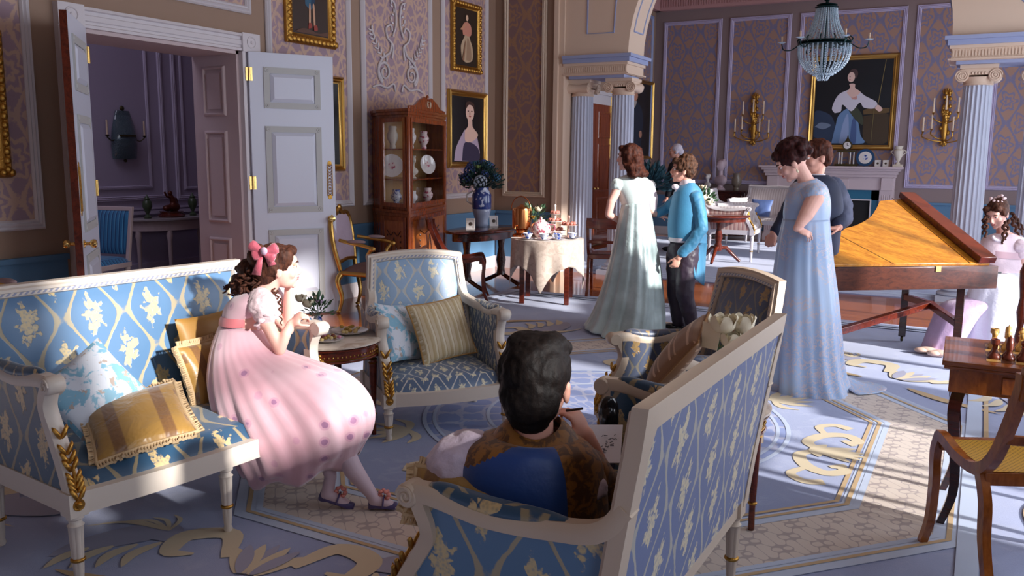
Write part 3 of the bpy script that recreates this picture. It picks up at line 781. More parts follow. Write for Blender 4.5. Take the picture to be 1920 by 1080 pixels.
gown = [((196, 170, 140), [(.30, .12), (.26, .34), (.42, .52), (.46, .62), (.62, .62), (.66, .5), (.80, .32), (.78, .12), (.5, .06)]), ((166, 136, 110), [(.5, .1), (.55, .5), (.7, .34), (.72, .12)]),
        ((206, 140, 120), [(.42, .62), (.44, .76), (.62, .76), (.64, .62)]), ((206, 140, 120), [(.34, .54), (.32, .68), (.42, .76), (.62, .76), (.72, .68), (.68, .54)]), ((60, 38, 28), oval(.53, .87, .085, .055)), ((226, 190, 160), oval(.52, .845, .062, .052)), ((206, 150, 120), [(.2, .62), (.34, .7), (.44, .74), (.42, .68), (.3, .62)]), ((150, 110, 84), [(.3, .1), (.42, .4), (.45, .42), (.38, .1)])]
pleft('ornate gilt framed portrait of a seated lady in a pale gown, hung above another portrait', 843, 132, 897, 3.47, .085, gown, bgc=srgb(48, 36, 28))
bust = [((186, 168, 190), [(.08, .02), (.14, .22), (.36, .46), (.44, .50), (.66, .50), (.80, .38), (.84, .02)]), ((58, 52, 80), [(.32, .02), (.38, .28), (.60, .30), (.84, .2), (.84, .02)]), ((234, 196, 178), [(.40, .48), (.42, .32), (.64, .32), (.82, .42), (.70, .51), (.64, .56), (.62, .66), (.50, .66), (.50, .56)]),
        ((238, 200, 182), oval(.56, .765, .135, .125)), ((70, 46, 40), [(.42, .80), (.42, .90), (.54, .935), (.68, .90), (.70, .78), (.64, .86), (.52, .88)]), ((90, 50, 44), oval(.50, .785, .024, .009)), ((90, 50, 44), oval(.61, .785, .024, .009)), ((190, 90, 80), oval(.55, .705, .036, .011)), ((206, 158, 140), oval(.55, .745, .014, .022))]
pleft('gilt framed portrait of a pale woman in white on black, right of the glazed cabinet', 837, 315, 908, 2.37, .075, bust, 'gold', srgb(18, 16, 22))
pleft('gilt framed dark painting mostly hidden behind the open white door', 560, 322, 642, 2.34, .07, [], 'gold', srgb(20, 26, 32))
pleft('gilt framed dark painting at the left edge of the picture', -190, 336, 18, 2.36, .08, [], 'dullgold', srgb(16, 20, 26))
man = [((30, 44, 62), [(.32, .3), (.34, .6), (.46, .74), (.64, .74), (.78, .56), (.76, .3), (.7, .05), (.4, .05)]), ((206, 150, 124), oval(.55, .82, .085, .075)), ((196, 190, 186), oval(.55, .89, .09, .04)), ((190, 180, 170), [(.5, .66), (.54, .74), (.6, .74), (.56, .66)]), ((190, 140, 116), oval(.72, .30, .04, .05)), ((190, 140, 116), oval(.28, .33, .04, .04))]
a = WX(1150, 310, XL); c = WX(1222, 303, XL)
painting('tall dark portrait of a grey haired man, between the fluted column and the far corner', (XL+.012, 14.35, 1.50), (0, 1, 0), 16.6-14.35, 1.52, .07, man, 'gold', srgb(16, 18, 22))
grand = [((40, 58, 84), [(0, .10), (.0, .40), (.22, .36), (.3, .2), (.28, .02)]), ((112, 128, 152), [(.02, .22), (.1, .27), (.24, .24), (.14, .19)]), ((64, 50, 34), [(.66, .34), (.98, .36), (.99, .04), (.7, .04)]), ((96, 74, 44), [(.66, .36), (.99, .38), (.99, .43), (.68, .42)]),
         ((104, 136, 178), [(.26, .02), (.30, .22), (.34, .36), (.48, .44), (.58, .32), (.64, .12), (.68, .02)]), ((140, 160, 200), [(.36, .02), (.40, .26), (.46, .36), (.48, .02)]), ((70, 92, 140), [(.5, .02), (.52, .3), (.57, .28), (.58, .02)]), ((60, 66, 52), [(.44, .44), (.56, .30), (.66, .24), (.64, .36), (.52, .48)]),
         ((210, 206, 220), [(.28, .38), (.24, .44), (.30, .58), (.40, .64), (.54, .66), (.66, .58), (.82, .50), (.80, .43), (.66, .44), (.60, .50), (.50, .40), (.38, .48), (.36, .40)]), ((206, 150, 140), [(.50, .54), (.46, .60), (.54, .60), (.56, .54)]), ((226, 190, 180), [(.42, .62), (.46, .68), (.45, .72), (.52, .72), (.53, .67), (.60, .62), (.50, .56)]),
         ((74, 54, 56), oval(.495, .835, .062, .062)), ((230, 196, 184), oval(.47, .80, .048, .058)), ((120, 70, 64), oval(.452, .805, .010, .005)), ((180, 90, 84), oval(.452, .772, .012, .005)), ((226, 190, 180), [(.80, .43), (.84, .47), (.90, .42), (.86, .39)]), ((120, 110, 70), [(.78, .06), (.79, .40), (.795, .40), (.785, .06)]), ((150, 130, 80), [(.84, .5), (.90, .98), (.905, .98), (.845, .5)])]
A_ = WY(1513, 283, YB); B_ = WY(1667, 288, YB)
painting('large gilt framed painting of a seated woman in white and blue, above the fireplace', (A_.x, YB-.012, A_.z+.02), (1, 0, 0), B_.x-A_.x+.06, 1.68, .09, grand, 'gold', srgb(14, 20, 28))
# ------------------------------------------------------------ fireplace
fx0, fx1 = WY(1500, 320, YB-.3).x-.75, WY(1692, 320, YB-.3).x
marm = mat('mantel_marble', srgb(196, 178, 182), .4)
b = MB(); zt = FL(1690, 313, 0) and WY(1690, 313, YB-.3).z
b.bx((fx0, YB-.34, zt-.04), (fx1, YB, zt)); b.bx((fx0+.04, YB-.28, zt-.08), (fx1-.04, YB, zt-.04)); b.bx((fx0+.08, YB-.24, zt-.14), (fx1-.08, YB, zt-.08)); b.bx((fx0+.1, YB-.2, zt-.19), (fx1-.1, YB, zt-.14))
b.bx((fx0+.12, YB-.14, zt-.42), (fx1-.12, YB, zt-.19))
for s in (0, 1):
    x = fx0+.12 if s == 0 else fx1-.12-.24
    b.bx((x, YB-.16, 0), (x+.24, YB, zt-.4)); b.bx((x+.02, YB-.19, zt-.42), (x+.22, YB-.1, zt-.2)); b.bx((x-.02, YB-.18, 0), (x+.26, YB, .14))
    for k in range(5): b.bx((x+.04+k*.035, YB-.168, .2), (x+.06+k*.035, YB-.15, zt-.5))
b.bx(((fx0+fx1)/2-.35, YB-.17, zt-.40), ((fx0+fx1)/2+.35, YB-.13, zt-.23))
b2 = MB(); b2.bx((fx0+.36, YB-.08, 0), (fx0+.50, YB, zt-.42)); b2.bx((fx1-.50, YB-.08, 0), (fx1-.36, YB, zt-.42)); b2.bx((fx0+.36, YB-.08, zt-.60), (fx1-.36, YB, zt-.42))
b3 = MB(); b3.bx((fx0+.5, YB-.04, 0), (fx1-.5, YB-.01, zt-.6))
b4 = MB(); b4.sweep([(fx0+.5, YB-.085, 0), (fx0+.5, YB-.085, zt-.6), (fx1-.5, YB-.085, zt-.6), (fx1-.5, YB-.085, 0)], [(-.012, 0), (-.012, .01), (.012, .01), (.012, 0)], up=(0, -1, 0))
t = thing('fireplace', 'white marble fireplace with a blue-green inner slip below the large painting', 'fireplace', (0, 0, 0))
b.build('mantelpiece', marm, t, bevel=.004); b2.build('slip', mat('teal_marble', srgb(40, 104, 134), .3), t); b3.build('firebox', mat('opening_black', (.008, .008, .01), .8), t); b4.build('slip_border', 'white_trim', t)  # firebox is a flat near-black panel filling the opening
MZ = zt; MX0, MX1 = fx0, fx1
# ============================================================ upholstered seats
def seatframe(name, label, cat, loc, rotz, hw, dep, leg, rail, seat, arm, back, arched, fab, fab_seat, fab_back, mid_leg=True, paint='ivory', group=None, fab_side=None, lean=None):
    """local: x across, +y forward; hw half width at leg centres, dep distance front to back legs"""
    t = thing(name, label, cat, loc, rotz, group); f = dep/2; bk = -dep/2; lean = lean or (.10 if not arched else .13)
    fab_side = fab_side or fab_back
    def leg_mb(x, y):
        b = MB(); n = 28; prof = [(.013, 0), (.019, .012), (.014, .028), (.016, .034)]
        prof += [(.016+.010*(k/6)**.8, .04+k*(leg-.085)/6) for k in range(7)] + [(.029, leg-.04), (.022, leg-.034), (.022, leg-.02), (.029, leg-.015), (.029, leg)]
        rings = []
        for r, z in prof:
            fl_ = 1 if .04 < z < leg-.045 and r > .015 else 0
            rings.append([(x+r*(1-.13*fl_*(j % 4 == 0))*cos(2*pi*j/n), y+r*(1-.13*fl_*(j % 4 == 0))*sin(2*pi*j/n), z) for j in range(n)])
        b.loft(rings)
        o = b.build('leg', paint, t, smooth=50)
        g = MB(); zz = leg*.40; rr = .0165+.010*max(0, (zz-.04)/(leg-.085))**.8
        g.lathe([(rr+.001, zz-.008), (rr+.005, zz-.004), (rr+.005, zz+.002), (rr+.001, zz+.006)], (x, y, 0), 20); g.build('gilt_ring', 'dullgold', o, smooth=60)
    spots = [(-hw, f), (hw, f), (-hw, bk), (hw, bk)] + ([(0, f+.035), (0, bk)] if mid_leg else [])
    for x, y in spots: leg_mb(x, y)
    bow = .045
    ft = lambda x: f + .0 + bow*(1-(x/hw)**2)
    # rail
    b = MB(); n = 16; path = [(hw*(2*i/n-1), ft(hw*(2*i/n-1)), (leg+rail)/2) for i in range(n+1)]
    h = (rail-leg)/2
    b.sweep([(hw, bk, (leg+rail)/2), (hw, f, (leg+rail)/2)], [(-.022, -h), (-.022, h), (.022, h), (.022, -h)])
    b.sweep([(-hw, f, (leg+rail)/2), (-hw, bk, (leg+rail)/2)], [(-.022, -h), (-.022, h), (.022, h), (.022, -h)])
    b.sweep([(-hw, bk, (leg+rail)/2), (hw, bk, (leg+rail)/2)], [(-.022, -h), (-.022, h), (.022, h), (.022, -h)])
    b.sweep(path, [(-.022, -h), (-.022, h), (-.006, h), (.0, h*.6), (.02, h*.5), (.02, -h*.5), (.026, -h*.75), (.022, -h)][::-1] if False else [(.022, -h), (.028, -h*.8), (.018, -h*.5), (.018, h*.45), (.03, h*.65), (.026, h), (-.022, h), (-.022, -h)])
    for x, y in spots[:4]: b.box((x, y, (leg+rail)/2), (.066, .066, rail-leg+.006))
    b.build('seat_rail', paint, t, smooth=35)
    g = MB(); g.sweep([(p[0], p[1], p[2]) for p in path], [(.019, -h*.4), (.021, -h*.4), (.021, h*.4), (.019, h*.4)]); g.build('beaded_band', 'bead', t)
    for x, y in spots[:2]:
        g = MB(); g.lathe([(.022, 0), (.02, .004), (.012, .003), (.01, .008), (.001, .01)], (x, y+.033, (leg+rail)/2), 12, (0, 1, 0)); g.build('rosette', 'dullgold', t, smooth=50)
    # seat cushion (domed)
    def seatf(u, v):
        x = (2*u-1); yy = v; e = .006
        X = x*(hw-.02); Y = lerp(bk+.02, ft(X)-.012, yy)
        dome = (1-abs(x)**4)*(1-abs(2*yy-1)**4)
        return (X, Y, rail-.01+(seat-rail)*(.62+.38*(1-x*x)*(1-(2*yy-1)**2))*min(1, dome*6)**.5)
    b = MB(); b.grid(seatf, 26, 18); b.build('seat', fab_seat, t, smooth=80)
    # back frame
    def topz(x):
        if not arched: return back - .0*abs(x)
        q = min(1, abs(x)/(hw)); return back - .012 + .05*cos(q*pi/2*.86)**.8 if q < .84 else back-.035
    yb = lambda z: bk-.01 - lean*((z-leg)/(back-leg))**1.2
    bw = hw+.03 if not arched else hw*.80
    bw2 = lambda z: bw if not arched else hw*lerp(.97, .80, min(1, (z-rail)/(back-rail)))
    pathL = [(-bw2(z), yb(z), z) for z in [rail-.05+(topz(bw)-rail+.05)*i/8 for i in range(9)]]
    nt_ = 14; top = [(bw*(2*i/nt_-1), yb(back), topz(bw*(2*i/nt_-1))) for i in range(nt_+1)]
    if arched: top = [top[0]]+[(bw*.88*(2*i/nt_-1), yb(back), topz(bw*.88*(2*i/nt_-1))+(.0)) for i in range(nt_+1)]+[top[-1]]
    pth = pathL[:-1]+top+[(-x, y, z) for x, y, z in pathL[:-1][::-1]]
    fr = [(.030, -.022), (.030, .010), (.022, .024), (.010, .020), (.004, .030), (-.008, .030), (-.014, .018), (-.024, .018), (-.026, -.022)]
    b = MB(); b.sweep(pth, [(-a, c) for a, c in fr], up=(0, 1, 0)); o_ = b.build('back_frame', paint, t, smooth=40)
    g = MB(); g.sweep([(x*.975, y+.024, z-.012*(z > back-.06)) for x, y, z in pth], [(-.006, -.004), (-.006, .004), (.006, .004), (.006, -.004)], up=(0, 1, 0)); g.build('beaded_band', 'bead', o_)
    def bfr(off, puff):
        def fn(u, v):
            x = 2*u-1; z0 = rail-.02; z1 = back-.01
            zz = lerp(z0, z1, v); X = x*(bw2(zz)-.02)
            if arched: zz = lerp(z0, topz(X)-.015, v)
            else: zz = lerp(z0, back-.02, v)
            return (X, yb(zz)+off+puff*((1-x**6)*(1-(2*v-1)**6)), zz)
        return fn
    b = MB(); b.grid(bfr(.004, .030), 22, 18); b.build('backrest', fab, t, smooth=80)
    b = MB(); b.grid(bfr(-.018, -.004), 22, 12); b.build('back_cover', fab_back, t, smooth=80)
    # arms
    for s in (-1, 1):
        A = [(s*bw2(arm+.08), yb(arm+.09)+.0, arm+.09), (s*(bw2(arm)+.00), yb(arm)+.05, arm+.02), (s*(hw+.005), bk+.14, arm-.015), (s*(hw+.01), 0, arm-.02), (s*(hw+.012), f-.14, arm+.0), (s*(hw+.012), f-.07, arm)]
        P = spl(A, 5)
        b = MB(); b.sweep(P, [(-.026, -.03), (-.030, .0), (-.018, .016), (.018, .016), (.030, 0), (.026, -.03)])
        b.lathe([(.0285, -.031), (.033, -.026), (.033, .026), (.0285, .031)], (s*(hw+.012), f-.06, arm-.016), 20, (1, 0, 0))
        q = [(s*(hw+.012)+s*(.033+.001*k*0), f-.06+cos(k*.5)*(.028-.0013*k), arm-.016+sin(k*.5)*(.028-.0013*k)) for k in range(20)]
        b.tube(q, .004, 5)
        # serpentine support
        Sp = spl([(s*(hw+.01), f-.085, arm-.03), (s*(hw+.008), f-.115, arm-.10), (s*hw, f-.10, lerp(rail, arm, .55)), (s*hw, f-.035, lerp(rail, arm, .22)), (s*hw, f, rail-.01)], 5)
        b.sweep(Sp, [(-.026, -.022), (-.026, .018), (-.01, .026), (.01, .026), (.026, .018), (.026, -.022)], up=(0, 1, 0))
        a_ = b.build('arm', paint, t, smooth=45)
        g = MB()
        for k in range(8):
            p = Sp[-1-int(k*1.3)]
            for e in (-1, 1): g.tube([(p.x, p.y+.028, p.z-.018), (p.x+e*.010, p.y+.036, p.z+.004), (p.x+e*.022, p.y+.032, p.z+.026), (p.x+e*.026, p.y+.026, p.z+.034)], [.004, .009, .007, .002], 7)
        g.ell((Sp[-4].x, Sp[-4].y+.034, Sp[-4].z), (.006, .008, .06), 8, 6)
        g.build('gilt_leaf', 'dullgold', a_, smooth=80)
        g = MB(); k0 = 8; seg = P[k0:k0+14]; m_ = len(seg)
        rings = []
        for i, p in enumerate(seg):
            e = max(.15, sin(pi*min(.98, max(.02, i/(m_-1))))**.35)
            rings.append([(p.x+.028*e*cos(2*pi*j/12), p.y, p.z+.012+.030*e*max(-.3, sin(2*pi*j/12))) for j in range(12)])
        g.loft(rings); g.build('arm_pad', fab_seat, a_, smooth=80)
        # side panels, inner and outer
        edge = [p for p in P] 
        def sidef(xo):
            def fn(u, v):
                i = u*(len(P)-4); k = int(i); p = P[min(k, len(P)-1)].lerp(P[min(k+1, len(P)-1)], i-k)
                zt_ = p.z-.028; zz = lerp(rail-.01, zt_, v)
                yy = lerp(p.y, p.y, v); fy = lerp(f-.03, f-.10, min(1, v*1.6))
                y0 = yb(zz)+.02
                yy = lerp(y0, min(fy, f-.04), u)
                ztop = zt_
                # height of the arm above this y
                best = min(P, key=lambda q: abs(q.y-yy)); ztop = min(best.z, arm+.09)-.026
                return (s*(hw+xo), yy, lerp(rail-.01, ztop, v))
            return fn
        o2 = MB(); o2.grid(sidef(.016), 14, 8); o2.build('side_cover', fab_side, t, smooth=80)
        o3 = MB(); o3.grid(sidef(-.02), 14, 8); o3.build('side_padding', fab_seat if arched else fab, t, smooth=80)
    return t
SOFA = dict(hw=.60, dep=.58, leg=.28, rail=.36, seat=.455, arm=.755, back=.985, arched=False)
SOFA2 = dict(SOFA, arm=.69)
seatframe('settee', 'cream framed settee in blue floral brocade that the girl in pink sits on', 'sofa', (-2.93, 2.37, .0135), radians(-95.9),
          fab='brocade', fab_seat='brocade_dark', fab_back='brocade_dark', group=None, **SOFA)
seatframe('settee', 'settee seen from behind with shaded violet blue brocade back, the dark haired boy on it', 'sofa', (-.99, 2.32, .0135), radians(89),
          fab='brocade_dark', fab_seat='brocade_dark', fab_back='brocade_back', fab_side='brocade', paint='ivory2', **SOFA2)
CH = dict(dep=.52, leg=.19, rail=.26, seat=.37, arm=.655, back=.90, arched=True, mid_leg=False)
seatframe('armchair', 'cream armchair in pale blue brocade with two cushions, facing the room', 'armchair', (-2.715, 4.01, .0135), radians(-129), hw=.34,
          fab='brocade_pale', fab_seat='brocade_seat', fab_back='brocade_dark', **CH)
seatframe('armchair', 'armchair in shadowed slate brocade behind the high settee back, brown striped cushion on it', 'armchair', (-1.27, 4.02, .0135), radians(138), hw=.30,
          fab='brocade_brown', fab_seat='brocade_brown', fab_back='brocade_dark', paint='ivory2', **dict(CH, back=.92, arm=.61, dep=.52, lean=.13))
# ============================================================ cushions
def cushion(name, label, loc, rot, w, h, t_, fab, piping=None, fringe=None, puffn=.5, seed=0, group=None, spin=0.):
    from mathutils import Euler
    e = thing(name, label, 'cushion', loc, 0, group); e.rotation_euler = (Euler(rot).to_matrix() @ Matrix.Rotation(spin, 3, 'Z')).to_euler()
    def fn(sgn):
        def g(u, v):
            x, y = 2*u-1, 2*v-1; ed = (1-x*x)*(1-y*y)
            pin = 1-.07*(1-abs(x)**2)*abs(y)**3; pin2 = 1-.07*(1-abs(y)**2)*abs(x)**3
            n = noise.noise(V((x*2+seed, y*2, sgn*3.)))*.10
            return (x*w/2*pin2, y*h/2*pin, sgn*t_/2*(max(0, ed)**.42)*(1+n))
        return g
    b = MB(); b.grid(fn(1), 22, 22); b.grid(fn(-1), 22, 22)
    b.build('cover', fab, e, smooth=80)
    edge = [fn(1)(u, 0) for u in [i/16 for i in range(16)]]+[fn(1)(1, v) for v in [i/16 for i in range(16)]]+[fn(1)(1-u, 1) for u in [i/16 for i in range(16)]]+[fn(1)(0, 1-v) for v in [i/16 for i in range(16)]]
    edge = [(x, y, 0) for x, y, z in edge]
    if piping: b = MB(); b.tube(edge, .006, 6, loop=True); b.build('piping', piping, e, smooth=80)
    if fringe:
        b = MB(); b.tube(edge, .008, 6, loop=True)
        P = [V(p) for p in edge]; n = len(P)
        for i in range(n):
            for q in (.0, .5):
                p = P[i].lerp(P[(i+1) % n], q); d = p.copy(); d.normalize(); d.x += random.uniform(-.3, .3)
                nx = P[(i+1) % n]-P[i]; out = V((nx.y, -nx.x, 0)).normalized(); out = out if out.dot(p) > 0 else -out
                out.z = random.uniform(-.3, .3)
                b.lathe([(.003, 0), (.006, .006), (.004, .012), (.0075, .025)], p, 6, tuple(out))
        b.build('fringe', fringe, e, smooth=80)
    return e
M['gold_silk'] = stripes('gold_silk', [(0, srgb(178, 134, 60)), (.30, srgb(150, 104, 60)), (.36, srgb(178, 134, 60)), (.66, srgb(152, 106, 62)), (.72, srgb(182, 138, 62))], .36, 0, .35, 'UV')
def gsb(nt):
    vec, x, y, z = coords(nt)
    a = (x.abs()-.09).abs().below(.022, .004)
    n = noisen(nt, vec, 120, 2); wr = noisen(nt, vec, 9, 3, .6, .6)
    c = mixc(nt, a*(.5+n*.6), srgb(160, 122, 60), srgb(112, 76, 50))
    return c, wr, .02
M['gold_silk'] = mat('gold_silk_bands', srgb(178, 134, 60), .34, build=gsb, sheen=.3)
def fdb(nt):
    vec, x, y, z = coords(nt); n = noisen(nt, vec, 14, 4, .6, .8); n2 = noisen(nt, vec, 22, 3)
    c = mixc(nt, n.above(.52, .03), srgb(206, 212, 222), srgb(126, 176, 200)); return mixc(nt, n2.above(.62, .02), c, srgb(176, 160, 150))
M['floral'] = mat('pale_floral_damask', srgb(200, 210, 220), .5, build=fdb)
M['straw_stripe'] = stripes('straw_striped_silk', [(0, srgb(196, 178, 138)), (.18, srgb(222, 212, 184)), (.38, srgb(182, 158, 112)), (.46, srgb(206, 190, 156)), (.8, srgb(188, 166, 122))], .055, 0, .45, jitter=.25)
M['brown_stripe'] = stripes('brown_striped_silk', [(0, srgb(128, 88, 50)), (.30, srgb(186, 152, 122)), (.42, srgb(118, 78, 42)), (.62, srgb(182, 146, 114)), (.70, srgb(128, 88, 50))], .11, 1, .5, jitter=.1)
M['fringe'] = mat('cream_brown_fringe', srgb(196, 168, 130), .8)
R_ = radians
P_ = FL(155, 672, .60)
cushion('cushion', 'pale blue and white floral cushion leaning behind the gold cushion on the left settee', (-3.00, 2.05, .615), (R_(62), 0, R_(70)), .33, .32, .10, 'floral', spin=R_(32))
cushion('cushion', 'gold silk cushion with tasselled fringe lying on the front left of the settee', (-2.80, 2.09, .525), (R_(20), R_(-10), R_(60)), .36, .36, .10, 'gold_silk', fringe='fringe', seed=4)
cushion('cushion', 'gold tasselled cushion pressed behind the girl in pink', (-3.02, 2.66, .565), (R_(70), R_(0), R_(98)), .34, .30, .10, 'gold_silk', fringe='fringe', seed=7)
cushion('cushion', 'plain gold cushion standing highest against the settee back, behind the girl', (-3.13, 2.74, .66), (R_(80), 0, R_(92)), .34, .30, .08, mat('plain_gold_silk', srgb(160, 118, 54), .5), seed=9)
AC = V((-2.715, 4.01, 0)); fw_ = V((sin(R_(129)), cos(R_(129)), 0)); lt_ = V((-fw_.y, fw_.x, 0))   # forward, left-to-right across the view
pp = AC - fw_*.10 - lt_*.17
cushion('cushion', 'pale blue floral cushion at the left side of the cream armchair', (pp.x, pp.y, .53), (R_(64), R_(10), R_(92)), .38, .36, .11, 'floral', seed=2)
pp = AC - fw_*.04 + lt_*.06
cushion('cushion', 'straw striped square cushion standing upright in the cream armchair', (pp.x, pp.y, .54), (R_(66), R_(-5), R_(66)), .37, .36, .12, 'straw_stripe', piping=mat('ochre_cord', srgb(172, 132, 74), .6), seed=3)
cushion('cushion', 'brown striped cushion leaning in the shadowed armchair', tuple(DP(1268, 668, 3.90)), (R_(52), R_(8), R_(-80)), .42, .40, .13, 'brown_stripe', piping=mat('brown_cord', srgb(140, 100, 60), .6), seed=5)
cushion('cushion', 'tasselled gold cushion squashed under the near arm of the high backed settee', (DP(868, 900, 2.10).x, DP(868, 900, 2.10).y, .665), (R_(60), R_(4), R_(12)), .30, .13, .07, 'gold_silk', fringe='fringe', seed=6)
# ============================================================ small round tables
def side_table(label, x, y, rot):
    t = thing('side_table', label, 'table', (x, y, .0135), rot); H_ = .555; r = .285
    b = MB(); b.lathe([(r-.015, H_-.022), (r, H_-.016), (r, H_-.008), (r-.01, H_)], n=48); b.build('tabletop', 'marble', t, smooth=40)
    b = MB(); b.lathe([(r-.03, H_-.09), (r-.026, H_-.088), (r-.026, H_-.035), (r-.005, H_-.03), (r-.003, H_-.022), (r-.03, H_-.022)], n=48); b.lathe([(r-.02, H_-.096), (r-.016, H_-.092), (r-.02, H_-.086)], n=48)
    b.build('apron', 'mahogany', t, smooth=40)
    g = MB()
    for k in range(72):
        a = 2*pi*k/72; g.ell(((r-.024)*cos(a), (r-.024)*sin(a), H_-.062), (.0055, .0055, .0055), 6, 4)
    g.lathe([(r-.025, H_-.084), (r-.021, H_-.080), (r-.025, H_-.076)], n=48); g.build('gilt_beading', 'gold', t, smooth=80)
    for k in range(4):
        a = pi/4+k*pi/2; cx, cy = (r-.05)*cos(a), (r-.05)*sin(a)
        b = MB(); b.lathe([(.011, 0), (.014, .005), (.013, .10), (.023, H_-.15), (.021, H_-.13)], (cx, cy, 0), 20); b.box((cx, cy, H_-.07), (.05, .05, .075)); lo = b.build('leg', 'mahogany', t, smooth=40)
        g = MB()
        for z in (.12, H_-.145, H_-.125): g.lathe([(.020 if z > .2 else .016, z-.006), (.027 if z > .2 else .0205, z), (.020 if z > .2 else .016, z+.006)], (cx, cy, 0), 20)
        u = V((cos(a), sin(a), 0)); 
        for q in range(3): g.ell((cx+u.x*.028, cy+u.y*.028, H_-.05-q*.018), (.012, .012, .012), 8, 6)
        g.build('gilt_mount', 'dullgold', lo, smooth=80)
    return t
side_table('round marble topped table between the girl in pink and the cream armchair', -3.06, 3.50, R_(-15))
side_table('round marble topped table half hidden behind the high backed settee', -.95, 3.33, R_(-20))
# ============================================================ sabre-legged chairs
def sabre_chair(label, x, y, rot, wd, seatm, z0=.0135, W=.225, group=None, sc=1., arms=False):
    t = thing('dining_chair', label, 'chair', (x, y, z0), rot, group); t.scale = (sc, sc, sc)
    for s in (-1, 1):
        b = MB(); X = s*W
        side = spl([(X, -.33, .86), (X, -.325, .80), (X, -.27, .66), (X, -.20, .53), (X, -.10, .455), (X, .05, .45), (X, .17, .475), (X, .215, .475)], 6)
        b.sweep(side, [(-.016, -.02), (-.016, .02), (.016, .02), (.016, -.02)], up=(0, .5, 1))
        b.build('side_frame', wd, t, smooth=50)
        b = MB(); fl_ = spl([(X, .205, .485), (X, .235, .40), (X, .225, .28), (X, .235, .12), (X, .285, 0)], 5); n = len(fl_)
        b.loft([[(p.x+i*.015, p.y+j*(.022-.008*k/n), p.z) for i, j in ((-1, -1), (1, -1), (1, 1), (-1, 1))] for k, p in enumerate(fl_)]); b.build('leg', wd, t, smooth=50)
        b = MB(); rl = spl([(X, -.12, .46), (X, -.17, .36), (X, -.19, .22), (X, -.25, .08), (X, -.33, 0)], 5); n = len(rl)
        b.loft([[(p.x+i*.015, p.y+j*(.024-.009*k/n), p.z) for i, j in ((-1, -1), (1, -1), (1, 1), (-1, 1))] for k, p in enumerate(rl)]); b.build('leg', wd, t, smooth=50)
    b = MB(); b.bx((-W, -.16, .415), (W, -.135, .465)); b.bx((-W, .185, .42), (W, .215, .47)); b.build('seat_rail', wd, t, bevel=.004)
    def sf(u, v): return (lerp(-W+.01, W-.01, u), lerp(-.16, .20, v), .468-.012*sin(pi*u)*sin(pi*v))
    b = MB(); b.grid(sf, 10, 10); b.grid(lambda u, v: (sf(u, v)[0], sf(u, v)[1], .448), 2, 2); b.build('seat', seatm, t, smooth=60)
    def bar(z0_, z1_, y0, bulge, nm, th=.022):
        b = MB(); rings = []
        for i in range(13):
            u = i/12; X = lerp(-W-.012, W+.012, u) if nm == 'top_rail' else lerp(-W, W, u); Y = y0-bulge*sin(pi*u)
            sl = -.10*(z1_-z0_)
            rings.append([(X, Y-th/2, z0_), (X, Y+th/2, z0_), (X, Y+th/2+sl, z1_), (X, Y-th/2+sl, z1_)])
        b.loft(rings); b.build(nm, wd, t, bevel=.004)
    bar(.77, .885, -.335, .035, 'top_rail', .026); bar(.60, .635, -.26, .03, 'cross_rail', .018)
    return t
def caneb(nt):
    vec, x, y, z = coords(nt, 'Object', (1, 1, 1)); d = .013
    a = ((x+y)/d*.7).frac()-.5; c = ((x-y)/d*.7).frac()-.5
    k = (a.abs().below(.2, .06)).min(c.abs().below(.2, .06))
    return mixc(nt, k, srgb(204, 156, 54), srgb(92, 54, 18))
M['cane'] = mat('golden_cane', srgb(204, 156, 54), .45, build=caneb)
sabre_chair('honey walnut chair with curved legs and cane seat, in the foreground by the chess table', .235, 3.52, R_(25.5), 'walnut', 'cane', W=.24)
sabre_chair('dark mahogany chair drawn up to the console table, right of the glazed cabinet', -4.86, 7.72, R_(-60), 'mahogany', mat('dark_red_leather', srgb(84, 32, 22), .35), z0=.0)
sabre_chair('mahogany chair against the column, right of the tea table', -3.66, 8.95, R_(18), 'mahogany', MATS['dark_red_leather'], z0=.0)
